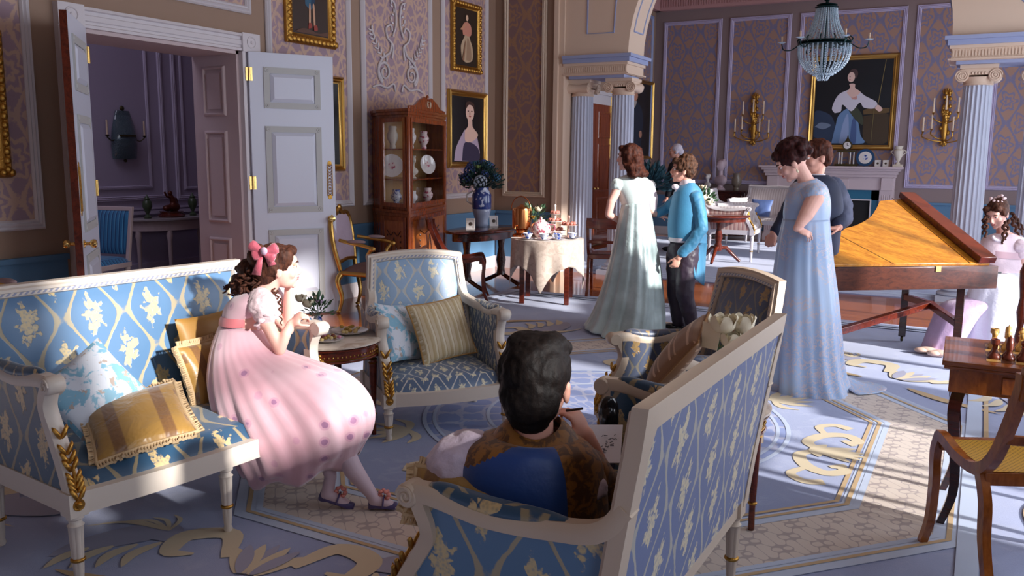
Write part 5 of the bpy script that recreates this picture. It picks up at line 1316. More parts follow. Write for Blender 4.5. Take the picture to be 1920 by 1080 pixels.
b = MB(); b.lathe([(.04, 0), (.09, .012), (.10, .02), (.085, .010), (.001, .006)], n=28); b.build('dish', china, t, smooth=50)
g = MB()
for k in range(30): a = k*2.4; q = .012*sqrt(k); g.ell((q*cos(a), q*sin(a), .025+.02*(1-k/30)), .012, 7, 5)
g.build('sweets', mat('salmon_sweets', srgb(222, 150, 128), .5), t, smooth=80)
# ============================================================ gilt armchairs
def gilt_chair(label, x, y, rot):
    t = thing('gilt_armchair', label, 'armchair', (x, y, 0), rot)
    for s in (-1, 1):
        for yy, k in ((.24, 1), (-.22, -1)):
            b = MB(); b.tube(spl([(s*.24, yy, .40), (s*.275, yy+k*.03, .32), (s*.25, yy+k*.0, .16), (s*.255, yy+k*.03, .02)], 5), lambda t_: .032-.016*t_, 10); b.ell((s*.255, yy+k*.035, .018), (.022, .026, .018), 8, 6); b.build('leg', 'gold', t, smooth=70)
        b = MB(); b.tube(spl([(s*.23, -.24, .72), (s*.27, -.12, .70), (s*.29, .02, .68), (s*.30, .10, .66)], 5), [.018]*16, 8); b.ell((s*.30, .12, .65), (.026, .034, .026), 10, 8)
        b.tube(spl([(s*.295, .10, .64), (s*.27, .06, .56), (s*.26, .14, .48), (s*.25, .2, .42)], 5), lambda t_: .018+.008*t_, 8); a_ = b.build('arm', 'gold', t, smooth=70)
        g = MB(); g.ell((s*.275, -.05, .715), (.026, .10, .02), 10, 8); g.build('arm_pad', mat('mauve_damask', srgb(150, 128, 132), .6), a_, smooth=80)
    b = MB(); b.tube(spl([(-.25, -.22, .40), (-.27, .1, .39), (-.24, .24, .40), (-.1, .27, .37), (0, .275, .385), (.1, .27, .37), (.24, .24, .40), (.27, .1, .39), (.25, -.22, .40)], 5), .024, 8); b.build('seat_rail', 'gold', t, smooth=70)
    b = MB(); b.grid(lambda u, v: ((2*u-1)*.255, lerp(-.24, .26, v), .41+.07*(1-(2*u-1)**4)*(1-(2*v-1)**4)), 16, 14); b.build('seat', mat('brown_damask', srgb(112, 84, 80), .6, bump=(40, .4, .01)), t, smooth=80)
    bp = spl([(-.20, -.25, .42), (-.255, -.29, .66), (-.245, -.32, .88), (-.17, -.33, .97), (-.08, -.335, .97), (0, -.34, 1.02), (.08, -.335, .97), (.17, -.33, .97), (.245, -.32, .88), (.255, -.29, .66), (.20, -.25, .42)], 5)
    b = MB(); b.tube(bp, .024, 8); b.ell((0, -.33, 1.03), (.04, .02, .03)); b.ell((-.2, -.325, .95), (.03, .02, .03)); b.ell((.2, -.325, .95), (.03, .02, .03)); b.tube([(-.21, -.26, .50), (0, -.26, .52), (.21, -.26, .50)], .02, 8); b.build('back_frame', 'gold', t, smooth=70)
    b = MB(); b.grid(lambda u, v: ((2*u-1)*(.20+.045*sin(pi*v)), lerp(-.262, -.325, v)+.025*(1-(2*u-1)**4)*(1-(2*v-1)**4), lerp(.51, .96, v)), 14, 14); b.build('backrest', mat('lilac_damask', srgb(170, 152, 168), .6, bump=(30, .4, .01)), t, smooth=80)
    return t
gilt_chair('gilded armchair with mauve damask, between the open white door and the glazed cabinet', -5.30, 6.72, R_(-72))
gilt_chair('gilded armchair cut off by the left edge of the picture, behind the settee', -5.46, 2.94, R_(-88))
# ============================================================ anteroom furniture
bs = stripes('blue_striped_silk', [(0, srgb(42, 112, 158)), (.5, srgb(24, 70, 116)), (.8, srgb(80, 150, 190))], .045, 0, .4)
px_ = WX(205, 490, -7.9)
t = thing('side_chair', 'blue striped side chair seen through the doorway', 'chair', (-7.72, 5.40, 0), R_(195))
for x, y in ((-.2, .2), (.2, .2), (-.2, -.2), (.2, -.2)):
    b = MB(); b.lathe([(.014, 0), (.02, .04), (.026, .34), (.03, .40), (.03, .44)], (x, y, 0), 12); b.build('leg', 'pinkjamb', t, smooth=50)
b = MB(); b.bx((-.24, -.22, .40), (.24, .24, .45)); b.build('seat_rail', 'pinkjamb', t, bevel=.005)
b = MB(); b.grid(lambda u, v: ((2*u-1)*.235, lerp(-.21, .235, v), .45+.06*((1-(2*u-1)**6)*(1-(2*v-1)**6))**.5), 14, 14); b.build('seat', bs, t, smooth=80)
b = MB(); b.sweep([(-.21, -.20, .44), (-.21, -.30, .98), (.21, -.30, .98), (.21, -.20, .44)], [(-.02, -.015), (-.02, .02), (.02, .02), (.02, -.015)], up=(0, 1, 0)); b.build('back_frame', 'pinkjamb', t, bevel=.004)
b = MB(); b.grid(lambda u, v: ((2*u-1)*.19, lerp(-.222, -.285, v)+.03*((1-(2*u-1)**6)*(1-(2*v-1)**6)), lerp(.52, .96, v)), 12, 12); b.build('backrest', bs, t, smooth=80)
t = thing('console_table', 'half round painted console table against the lilac wall beyond the doorway', 'table', (XA+.10, 7.22, 0), R_(0))
hc = [(0, -.62)]+[(.42*cos(a), .62*sin(a)) for a in [R_(-90+i*9) for i in range(21)]]+[(0, .62)]
b = MB(); b.prism(hc[1:-1], .03, (0, 0, .74)); b.build('tabletop', mat('grey_marble', srgb(168, 158, 160), .3), t, bevel=.004)
b = MB(); b.prism([(x*.92, y*.92) for x, y in hc[1:-1]], .12, (0, 0, .62)); b.build('apron', 'pinkjamb', t)
for a in (-70, -25, 25, 70):
    b = MB(); b.lathe([(.015, 0), (.02, .05), (.028, .5), (.04, .56), (.03, .62)], (.36*cos(R_(a)), .54*sin(R_(a)), 0), 12); b.build('leg', 'pinkjamb', t, smooth=50)
grn = mat('green_gilt_urn', srgb(70, 84, 60), .3, bump=(60, .5, .005))
up = [(.04, 0), (.045, .02), (.015, .05), (.03, .08), (.055, .14), (.05, .20), (.03, .22), (.035, .235), (.015, .26), (.001, .29)]
for x, y, lab in ((277, 402, 'left'), (362, 402, 'right')):
    p = WX(x, y, XA+.3); pot('lidded_urn', 'small green lidded urn on the lilac room console, %s of the red figure group' % lab, 'urn', (XA+.3, p.y, .771), up, grn, group='pair of lidded urns on the console')
p = WX(322, 402, XA+.3)
t = thing('figure_group', 'dark red and gilt sculptural group between the two green urns', 'sculpture', (XA+.3, p.y, .771))
b = MB(); b.lathe([(.15, 0), (.16, .02), (.13, .05), (.14, .07)], n=20); b.build('plinth', 'mahogany', t, smooth=50)
b = MB(); b.ell((0, .04, .12), (.06, .08, .06)); b.ell((0, -.05, .11), (.05, .07, .04)); b.tube([(0, .04, .12), (0, .03, .2), (0, .0, .26)], [.045, .04, .025], 8); b.ell((0, -.01, .29), .03); b.tube([(0, .03, .22), (0, -.06, .25), (0, -.09, .31)], .014, 6); b.tube([(0, .0, .24), (0, .08, .22), (0, .1, .14)], .014, 6)
b.build('figures', mat('red_bronze', srgb(92, 40, 26), .35, .4), t, smooth=179, remesh=.008, smooth_it=3)
# crystal sconce in the anteroom
crystal = mat('crystal', srgb(196, 220, 236), .05, coat=1., spec=1., alpha=.75)
def candle(b, bc, x, y, z, h=.10, r=.011):
    bc.cyl((x, y, z), (x, y, z+h), r, r*.9, 10); b.lathe([(.006, z-.03), (.022, z-.012), (.026, z-.006), (.012, z)], (x, y, 0), 12)
p = WX(228, 250, XA); yc, zc = p.y, p.z
t = thing('crystal_sconce', 'dark crystal wall sconce with two candles on the lilac wall beyond the doorway', 'sconce', (XA+.012, yc, zc))
b = MB(); b.grid(lambda u, v: (.02+.10*sin(pi*u)*(.4+.6*sin(pi*min(1, v*1.1))), -cos(pi*u)*(.16*sin(pi*(.12+.5*(1-v)))**.7+.01), lerp(-.30, .26, v)), 14, 22); b.build('crystal_bag', mat('smoky_crystal', srgb(70, 90, 100), .15, coat=1., bump=(70, 1., .02)), t)
b = MB(); bc = MB(); b.sweep([(0, -.10, -.03), (.1, -.10, -.03), (.13, 0, -.03), (.1, .10, -.03), (0, .10, -.03)], [(-.008, -.012), (-.008, .012), (.008, .012), (.008, -.012)]); b.ell((.02, 0, .29), (.02, .03, .03)); b.ell((.03, 0, -.32), .02)
for s in (-1, 1): b.tube(spl([(.04, s*.1, -.03), (.06, s*.18, -.09), (.07, s*.25, -.05)], 5), .007, 6); candle(b, bc, .07, s*.25, -.02, .17)
b.build('bronze_mount', 'bronze', t, smooth=60); bc.build('candles', mat('candle_wax', srgb(220, 196, 170), .5), t, smooth=60)
# ============================================================ gilt wall sconces in the far room
def gilt_sconce(label, x, z, h=1.0, first=[None]):
    if first[0] is not None: return copy_thing(first[0], (x, YB-.005, z), 0, label)
    t = thing('gilt_sconce', label, 'sconce', (x, YB-.005, z), 0, 'pair of gilt sconces beside the fireplace'); first[0] = t
    b = MB(); b.tube([(0, -.03, -.48), (0, -.05, -.2), (0, -.05, .2), (0, -.04, .46)], [.02, .06, .035, .02], 10)
    random.seed(3)
    for k in range(46): zz = random.uniform(-.45, .46); b.ell((random.uniform(-.06, .06)*(1.4-abs(zz)*1.5), -.07+random.uniform(-.02, .02), zz), (.028, .022, .036), 7, 5)
    for k in range(5): b.ell((.03*(k-2), -.04, .48-.02*abs(k-2)), (.014, .01, .04), 6, 4)
    b.build('back_plate', 'dullgold', t, smooth=60)
    for (dx, zz) in ((-.19, .10), (0, .14), (.19, .10), (-.33, -.22), (-.20, -.18), (.13, -.22), (.30, -.24)):
        b = MB(); bc = MB(); b.tube(spl([(0, -.06, zz-.18), (dx*.5, -.13, zz-.16), (dx, -.15, zz-.10), (dx, -.15, zz-.02)], 5), .011, 6); candle(b, bc, dx, -.15, zz, .24, .016)
        o = b.build('candle_arm', 'dullgold', t, smooth=60); bc.build('candle', mat('candle_wax', srgb(220, 196, 170), .5), o, smooth=60)
    return t
s1 = WY(1415, 225, YB); s2 = WY(1773, 222, YB)
gilt_sconce('seven candle gilt sconce left of the large painting over the fireplace', s1.x, s1.z); gilt_sconce('seven candle gilt sconce right of the fireplace, beside the tall column', s2.x, s2.z)
# ============================================================ chandelier
c = WY(1546, 84, 13.2)
t = thing('chandelier', 'crystal bag chandelier with green bronze ring and candle arms, hanging in the far room', 'chandelier', (c.x, c.y, c.z))
def strands(b, r0, z0, r1, z1, n, bul=0., k=12, br=.011):
    for i in range(n):
        a = 2*pi*i/n
        for j in range(k):
            q = (j+.5)/k; r = lerp(r0, r1, q)+bul*sin(pi*q); b.ell((r*cos(a), r*sin(a), lerp(z0, z1, q)), (br, br, br*1.3), 5, 3)
b = MB(); strands(b, .14, .50, .32, .04, 30, -.04, 18, .012); strands(b, .11, .50, .24, .04, 16, -.03, 12); b.build('upper_strands', crystal, t)
b = MB(); [b.ell((.36*(1-(q/17)**3*.62)*cos(2*pi*i/34), .36*(1-(q/17)**3*.62)*sin(2*pi*i/34), -.02-.40*(q/17)), (.012, .012, .015), 5, 3) for i in range(34) for q in range(18)]; strands(b, .12, -.40, .06, -.50, 14, 0, 5); strands(b, .25, -.02, .1, -.36, 14, .08, 10); b.build('lower_strands', crystal, t)
b = MB()
for r, z in ((.36, 0), (.36, .035), (.15, .52), (.13, .55)): b.lathe([(r-.008, z-.014), (r+.014, z), (r-.008, z+.014)], n=36)
b.cyl((0, 0, -.42), (0, 0, 2.0), .012); b.lathe([(.12, .68), (.02, .60), (.03, .56)], n=20); b.lathe([(.17, .70), (.14, .69), (.12, .68)], n=20)
for i in range(12): a = 2*pi*i/12; b.tube([(.36*cos(a), .36*sin(a), .02), (.38*cos(a), .38*sin(a), .07), (.34*cos(a), .34*sin(a), .11)], .010, 6)
b.build('bronze_frame', mat('green_bronze', srgb(22, 52, 54), .35, .6), t, smooth=60)
for i in range(6):
    a = 2*pi*(i+.1)/6; b = MB(); bc = MB(); C_ = lambda r: (r*cos(a), r*sin(a))
    b.tube(spl([(*C_(.36), .0), (*C_(.46), -.06), (*C_(.56), -.05), (*C_(.59), .03)], 5), .009, 6); o = b.build('candle_arm', MATS['green_bronze'], t, smooth=60)
    g = MB(); g.lathe([(.02, .035), (.06, .05), (.065, .055), (.02, .05)], (*C_(.59), 0), 14)
    g.build('drip_pan', crystal, o, smooth=60); g = MB(); g.cyl((*C_(.59), .05), (*C_(.59), .14), .014); g.build('candle', mat('candle_wax', srgb(220, 196, 170), .5), o, smooth=60)
# ============================================================ mantel things
MY = YB-.16
def onm(x): return WY(x, 300, MY).x
for x, lab in ((1543, 'blue rimmed plate left of the mantel clock, half hidden by the blue lady'), (1622, 'blue rimmed plate standing right of the mantel clock')):
    t = thing('display_plate', lab, 'plate', (onm(x), MY, MZ+.155), 0, 'blue rimmed plates on the mantel'); t.rotation_euler = (R_(80), 0, 0)
    b = MB(); b.lathe([(.001, 0), (.15, .0), (.155, .008), (.001, .006)], n=28); b.build('rim', mat('prussian_blue_glaze', srgb(30, 70, 110), .2), t)
    b = MB(); b.lathe([(.001, .006), (.11, .008), (.001, .014)], n=28); b.build('well', china, t); b = MB(); b.lathe([(.001, .014), (.045, .014), (.001, .017)], n=16); b.build('painted_centre', bluewhite, t)
x = onm(1587)
t = thing('mantel_clock', 'portico clock with white columns and round dial in the middle of the mantel', 'clock', (x, MY, MZ))
b = MB(); b.bx((-.19, -.06, 0), (.19, .06, .04)); b.bx((-.16, -.05, .25), (.16, .05, .28)); b.build('case', 'bronze', t, bevel=.004)
for s in (-.13, -.08, .06, .12): b = MB(); b.cyl((s, 0, .04), (s, 0, .25), .011); b.build('column', china, t, smooth=60)
b = MB(); b.lathe([(.001, -.01), (.08, -.01), (.085, .0), (.08, .04), (.001, .04)], (0, 0.01, .37), 24, (0, -1, 0)); b.lathe([(.05, 0), (.02, .05), (.001, .12)], (0, 0, .44), 12); b.build('drum', 'bronze', t, smooth=60)
b = MB(); b.lathe([(.001, 0), (.062, 0), (.001, .006)], (0, -.032, .37), 24, (0, -1, 0)); d_ = b.build('dial', china, t)
b = MB(); b.bx((-.003, -.042, .37), (.003, -.038, .415)); b.bx((0, -.042, .367), (.03, -.038, .373)); b.build('hands', 'black', d_)
for x_, k in ((1646, 'left'), (1661, 'right')): photo_frame('small white frame on the mantel, %s of the two near its right end' % k, (onm(x_), MY, MZ), 0, .9, 'frames on the mantel')
t = thing('mantel_vase', 'pale two handled vase at the right end of the mantel', 'vase', (onm(1684), MY, MZ))
b = MB(); b.box((0, 0, .02), (.16, .12, .04)); b.lathe([(.05, .04), (.02, .08), (.03, .11), (.07, .20), (.08, .28), (.05, .31), (.07, .36)], n=20); b.build('body', bustm, t, smooth=50)
for s in (-1, 1): b = MB(); b.tube([(s*.07, 0, .2), (s*.13, 0, .26), (s*.07, 0, .30)], .01, 6); b.build('handle', bustm, t, smooth=60)
t = thing('fire_screen', 'grey panel screen leaning inside the fireplace opening', 'screen', ((MX0+MX1)/2-.05, YB-.13, 0))
b = MB(); b.bx((-.1, -.02, .02), (.35, .0, .72)); b.build('panel', mat('grey_panel', srgb(88, 78, 80), .6), t); b = MB(); b.sweep([(-.1, -.022, .02), (-.1, -.022, .72), (.35, -.022, .72), (.35, -.022, .02)], [(-.01, 0), (-.01, .012), (.01, .012), (.01, 0)], up=(0, -1, 0)); b.build('frame', 'brass', t)
# ============================================================ far room furniture
t = thing('commode', 'dark chest against the far wall under the marble bust', 'chest', (0, 0, 0))
a = WY(1302, 350, YB-.5).x; c_ = WY(1400, 350, YB-.5).x; hz = .93
b = MB(); b.bx((a, YB-.52, hz-.03), (c_, YB-.05, hz)); b.build('top', 'darkwood', t, bevel=.006)
b = MB(); b.bx((a+.03, YB-.49, .08), (c_-.03, YB-.07, hz-.03)); b.build('body', 'darkwood', t, bevel=.01)
for i in range(3): b = MB(); b.bx((a+.08, YB-.505, .14+i*.25), (c_-.08, YB-.49, .35+i*.25)); o = b.build('drawer', 'darkwood', t, bevel=.004); g = MB(); [g.ell((x__, YB-.51, .25+i*.25), .015, 8, 6) for x__ in (a+.3, c_-.3)]; g.build('handles', 'brass', o)
bust('marble_bust', 'large lilac white marble bust of a woman on the dark chest in the far room', (WY(1351, 340, YB-.28).x, YB-.28, hz), .62, mat('lilac_marble', srgb(190, 168, 178), .45), R_(150))
bust('porcelain_bust', 'small white bust left of the large marble one on the dark chest', (WY(1327, 340, YB-.3).x, YB-.3, hz), .32, china, R_(160))
pot('china_jug', 'dark banded jug at the right end of the chest in the far room', 'jug', (WY(1381, 340, YB-.3).x, YB-.3, hz), [(.05, 0), (.06, .03), (.05, .06), (.09, .12), (.095, .2), (.06, .27), (.08, .33), (.07, .33)], mat('jug_glaze', srgb(120, 108, 96), .25))
# settee in the far room
ws = stripes('white_stripe_silk', [(0, srgb(226, 220, 222)), (.5, srgb(204, 194, 196))], .05, 0, .5)
rs = stripes('rosy_stripe_silk', [(0, srgb(186, 150, 142)), (.4, srgb(206, 186, 178)), (.6, srgb(160, 120, 118))], .06, 0, .5)
st = seatframe('settee', 'white framed striped settee in the far room beyond the arch', 'sofa', (-3.36, 13.35, .0135), R_(-82), hw=.62, dep=.62, leg=.40, rail=.47, seat=.55, arm=.80, back=1.02, arched=False, fab=ws, fab_seat=ws, fab_back=ws, fab_side=rs, paint='white_trim', mid_leg=False)
cushion('cushion', 'white cushion propped on the striped settee in the far room', (-3.50, 13.45, .70), (R_(60), 0, R_(80)), .50, .34, .12, ws, seed=13)
cushion('cushion', 'yellow piped cushion at the near end of the far room settee', (-3.18, 12.95, .66), (R_(60), 0, R_(170)), .30, .26, .1, mat('yellow_silk', srgb(190, 160, 70), .5), seed=14)
st2 = copy_thing(st, (-3.3, 15.3, .0135), R_(160), 'second striped settee against the far wall, behind the first one')
cushion('cushion', 'blue cushion on the second settee by the far wall', (-3.40, 15.18, .68), (R_(64), 0, R_(-10)), .40, .34, .12, mat('blue_velvet', srgb(96, 120, 176), .6), seed=15)
p = FL(1345, 494)
t = thing('pedestal_table', 'round mahogany tripod table in the far room, white flowers on it', 'table', (p.x, p.y, .0135))
b = MB(); b.lathe([(.43, .68), (.44, .69), (.44, .70), (.42, .71), (.001, .71)], n=32); b.lathe([(.38, .62), (.38, .68)], n=32); b.build('tabletop', 'mahogany', t, smooth=40)
b = MB(); b.lathe([(.05, .18), (.07, .22), (.04, .3), (.06, .38), (.035, .5), (.05, .62)], n=16); b.build('column', 'mahogany', t, smooth=50)
for k in range(3): a = R_(30+k*120); b = MB(); b.tube([(cos(a)*q, sin(a)*q, z_) for q, z_ in ((.03, .22), (.12, .22), (.22, .12), (.33, .02))], [.03, .03, .026, .022], 8); b.build('leg', 'mahogany', t, smooth=60)
pot('bud_vase', 'white vase on the tripod table in the far room', 'vase', (p.x-.25, p.y-.05, .724), [(.04, 0), (.05, .02), (.035, .1), (.04, .14)], china)
bouquet('white_posy', 'white flowers in a vase on the far room tripod table', 'flowers', (p.x-.25, p.y-.05, .88), .17, .22, 120, green2, [(-.08, -.05, .14, .06, rosew), (.05, -.1, .10, .06, rosew), (.0, 0, .24, .05, rosew), (.12, -.05, .02, .05, rosew), (-.12, .0, .02, .05, rosew)], 17, 1.1)
p = V((-4.75, 13.2, 0))
t = thing('plant_stand', 'small stand with a blue pot behind the boy in the blue coat', 'stand', (p.x, p.y, 0)); b = MB(); b.lathe([(.16, .66), (.16, .70)], n=20); b.lathe([(.14, 0), (.03, .06), (.03, .66)], n=14); b.build('stand', 'darkwood', t, smooth=50); b = MB(); b.lathe([(.07, .70), (.10, .74), (.12, .9), (.10, 1.0)], n=18); b.build('pot', mat('dusty_blue_glaze', srgb(84, 110, 150), .3), t, smooth=50)
bouquet('potted_plant', 'bushy blue green plant in a pot behind the boy in the blue coat', 'plant', (p.x, p.y, 1.02), .34, .40, 420, mat('blue_green_leaf', srgb(48, 84, 96), .55), [], 23, 1.6)
# ============================================================ piano
PZ = .80
A_ = FL(1562, 501, PZ); Q_ = FL(1855, 498, PZ); A_.z = Q_.z = PZ
d = (Q_-A_).normalized(); n = V((-d.y, d.x, 0)); best = None
for i in range(60):
    for j in range(5, 60):
        w_ = .5+i*.02; e = n*cos(R_(j))+V((0, 0, sin(R_(j)))); X = Q_+e*w_ - EYE
        z_ = X.dot(FX); px1, py1 = 960+FPX*X.dot(RX)/z_, 540-FPX*X.dot(UX)/z_; er = hypot(px1-1701, py1-375)
        if best is None or er < best[0]: best = (er, w_, j)
PW, PT = best[1], best[2]; print('piano lid', best)
e = n*cos(R_(PT))+V((0, 0, sin(R_(PT)))); pn = d.cross(e)
def lidpt(x, y):
    r_ = ray(x, y); k = (A_-EYE).dot(pn)/r_.dot(pn); X = EYE+r_*k-A_; return (X.dot(d), X.dot(e))
LK = (Q_-A_).length; LR = (FL(1885, 500, PZ)-A_).dot(d)
bent = [lidpt(*q) for q in ((1701, 376), (1648, 381), (1641, 396), (1628, 413), (1600, 428), (1559, 437))]
print('bent', bent, LK, LR)
bent += [(bent[-1][0]-.16, bent[-1][1]-.03), (bent[-1][0]-.32, bent[-1][1]-.08)]
tail = bent[-1][0]-.02
outline = [(LK, 0)] + [(LK, bent[0][1])] + spl2(bent[1:], 5) + [(tail, 0)]
t = thing('grand_piano', 'antique square-tailed piano with golden veneered lid, played by the girl in white', 'piano', (0, 0, 0))
b = MB(); b.prism(outline, .022, A_, d, e); b.build('lid', 'pianolid', t, bevel=.003)
for yy in (.12, bent[0][1]-.10):
    pass
b = MB(); o0 = A_+pn*.0225
for u0 in (LK-.16,): b.beam(o0+d*u0, o0+d*u0+e*bent[0][1], .006, .002)
b.beam(o0+d*(LK-.75), o0+d*(LK-1.05)+e*(bent[0][1]*.62), .005, .002); o_ = b.build('crossbanding', 'darkwood', t)
b = MB(); b.prism([(LK-.10, -.01), (LK+.03, -.01), (LK+.03, bent[0][1]+.01), (LK-.10, bent[0][1]+.01)], .05, A_+pn*.024, d, e); b.build('folded_flap', 'mahogany', t, bevel=.005)
bodyo = [(LR, .0), (LR, PW*.98)] + [(x, y*cos(R_(PT))) for x, y in spl2(bent[1:], 5)] + [(tail, 0)]
b = MB(); b.prism(bodyo, .165, A_-V((0, 0, .168)), d, n); b.build('case', 'pianoside', t, bevel=.004)
b = MB(); b.prism([(LR, .06), (LR+.14, .06), (LR+.14, PW*.92), (LR, PW*.92)], .05, A_-V((0, 0, .12)), d, n); b.build('keyboard', china, t)
b = MB()
for k in range(25): b.prism([(LR+.01, .08+k*PW*.033), (LR+.09, .08+k*PW*.033), (LR+.09, .09+k*PW*.033), (LR+.01, .09+k*PW*.033)], .012, A_-V((0, 0, .07)), d, n)
b.build('black_keys', 'black', t)
b = MB(); b.bx((-.02, -.004, -.02), (.02, 0, .02)); hb = b.build('lock_plate', 'brass', t); hb.location = A_+d*(LK-.40)-V((0, 0, .02))-n*.004; hb.rotation_euler = (0, 0, atan2(d.y, d.x))
l1 = FL(1690, 643); 
lp = [A_+d*(LR-.22)+n*.08, A_+d*.03+n*.08, l1, A_+d*(tail+.1)+n*.18]
lp = [V((q.x, q.y, 0)) for q in lp]
for q in lp:
    b = MB(); b.box((q.x, q.y, .35), (.055, .055, .58), None); o = b.build('leg', 'darkwood', t, bevel=.004)
    g = MB(); g.lathe([(.022, -.01), (.026, 0), (.022, .01)], (q.x, q.y, .04), 14, (1, 0, 0)); g.cyl((q.x, q.y, .05), (q.x, q.y, .08), .012); g.build('castor', 'bronze', o, smooth=60)
m0 = lp[0].lerp(lp[2], .5)
b = MB(); b.beam(V((lp[0].x, lp[0].y, .36)), V((m0.x, m0.y, .42)), .05, .05); b.beam(V((m0.x, m0.y, .42)), V((lp[1].x, lp[1].y, .30)), .05, .05); b.beam(V((lp[2].x, lp[2].y, .40)), V((m0.x, m0.y, .42)), .05, .05); b.build('stretcher', 'mahogany', t, bevel=.004)
# ============================================================ people
def dist_of(P): return V(P).dot(HF)
class Fig:
    """body in world space; points read as P(x, y, off) on the figure's own depth plane"""
    def __init__(s, D): s.D = D; s.b = MB()
    def P(s, x, y, off=0.): return DP(x, y, s.D+off)
    def cap(s, p, q, r1, r2, b=None):
        b = b or s.b; b.ell(p, r1, 14, 9); b.ell(q, r2, 14, 9); b.cyl(p, q, r1, r2, 14)
    def limb(s, pts, rs, b=None):
        for i in range(len(pts)-1): s.cap(pts[i], pts[i+1], rs[i], rs[i+1], b)
def basis(fwd, up=(0, 0, 1)):
    y = V(fwd).normalized(); z = V(up); z = (z-y*z.dot(y)).normalized(); x = y.cross(z)
    return x, y, z
def frame4(o, x, y, z, s=1.):
    m = Matrix((x*s, y*s, z*s)).transposed().to_4x4(); m.translation = o; return m
def add_head(f, c, fwd, up=(0, 0, 1), s=1., neck=None, age=1.):
    """head centred between the ears at c; returns the local-to-world matrix"""
    x, y, z = basis(fwd, up); m = frame4(V(c), x, y, z, s); b = f.b; b.mt = m
    b.ell((0, -.012, .030), (.073, .092, .088), 20, 14); b.ell((0, .022, -.015), (.062, .064, .078), 18, 12)
    b.ell((0, .034, -.058), (.047, .050, .042), 16, 10); b.ell((0, .070, -.086), (.020, .018, .016), 12, 8)
    b.ell((0, .062, .040), (.052, .030, .030), 14, 8)
    for q in (-1, 1):
        b.ell((q*.036, .055, -.022), (.024, .026, .026), 12, 8); b.ell((q*.075, -.006, -.012), (.009, .018, .028), 10, 8); b.ell((q*.080, -.012, .002), (.007, .012, .014), 8, 6)
        b.ell((q*.029, .078, .030), (.020, .012, .007), 10, 6)
    b.tube([(0, .084, .024), (0, .094, .006), (0, .104, -.014), (0, .108, -.022)], [.008, .009, .011, .010], 10)
    b.ell((0, .098, -.026), (.017, .012, .009), 10, 6)
    b.ell((0, .086, -.046), (.021, .012, .006), 12, 6); b.ell((0, .084, -.057), (.018, .012, .007), 12, 6)
    b.mt = Matrix.Identity(4)
    if neck is not None: f.cap(m @ V((0, -.022, -.045)), V(neck), .046*s, .050*s)
    return m
def face_parts(root, m, brow='hair_brown', lip=(176, 84, 84)):
    def prt(nm, fn, mt_):
        b = MB(); b.mt = m; fn(b); return b.build(nm, mt_, root, smooth=80)
    for q in (-1, 1):
        o = prt('eye', lambda b: b.ell((q*.029, .0745, .012), (.0125, .0115, .0085), 12, 8), china)
        prt('iris', lambda b: b.ell((q*.029, .0835, .012), (.0055, .004, .006), 8, 6), 'black').parent = o
        prt('eyebrow', lambda b: b.tube([(q*.014, .094, .031), (q*.030, .091, .038), (q*.046, .078, .034)], [.003, .0035, .002], 6), brow)
        prt('eyelid', lambda b: b.ell((q*.029, .0755, .018), (.0145, .012, .006), 10, 6), 'skin')
    prt('lips', lambda b: (b.ell((0, .0895, -.0465), (.020, .0105, .0048), 12, 6), b.ell((0, .0880, -.0560), (.017, .0105, .0055), 12, 6)), mat('lips_%d' % lip[0], srgb(*lip), .4))
def add_hand(f, wrist, d, nrm, s=1., curl=.5, side=1, b=None, spread=.10):
    """palm and five fingers; d finger direction, nrm = out of the back of the hand, side = thumb side sign"""
    b = b or f.b; y = V(d).normalized(); z = V(nrm); z = (z-y*z.dot(y)).normalized(); x = y.cross(z)
    old = b.mt; b.mt = frame4(V(wrist), x, y, z, s)
    b.ell((0, .045, 0), (.038, .048, .015), 14, 10); b.ell((0, .012, 0), (.026, .026, .017), 12, 8); b.ell((side*.024, .028, -.008), (.018, .026, .014), 10, 8)
    for k, (fx, L0, r) in enumerate(((.030, .068, .0085), (.011, .076, .009), (-.010, .070, .0085), (-.029, .055, .0075))):
        fx *= side; p = V((fx, .080-.004*abs(k-1), 0)); a = spread*(fx/.03)*1.; ang = curl*(.55+.12*k)
        cc = 0.
        for sgl, rr in ((.42, 1.), (.32, .92), (.26, .82)):
            cc += ang; q = p+V((sin(a)*cos(cc), cos(a)*cos(cc), -sin(cc)))*L0*sgl
            b.ell(p, r*rr, 10, 7); b.cyl(p, q, r*rr, r*rr*.93, 10); p = q
        b.ell(p, r*.78, 10, 7)
    p = V((side*.030, .022, -.006))
    for q_, r1, r2 in ((V((side*.052, .046, -.016)), .011, .0095), (V((side*.056, .074, -.022-.02*curl)), .0095, .008)):
        b.ell(p, r1, 10, 7); b.cyl(p, q_, r1, r2, 10); p = q_
    b.ell(p, .008, 10, 7); b.mt = old
def finish(f, label, skin='skin', vox=.0055, sm=2):
    o = f.b.build('person', skin, smooth=179, remesh=vox, smooth_it=sm); return tag(o, label, 'person')
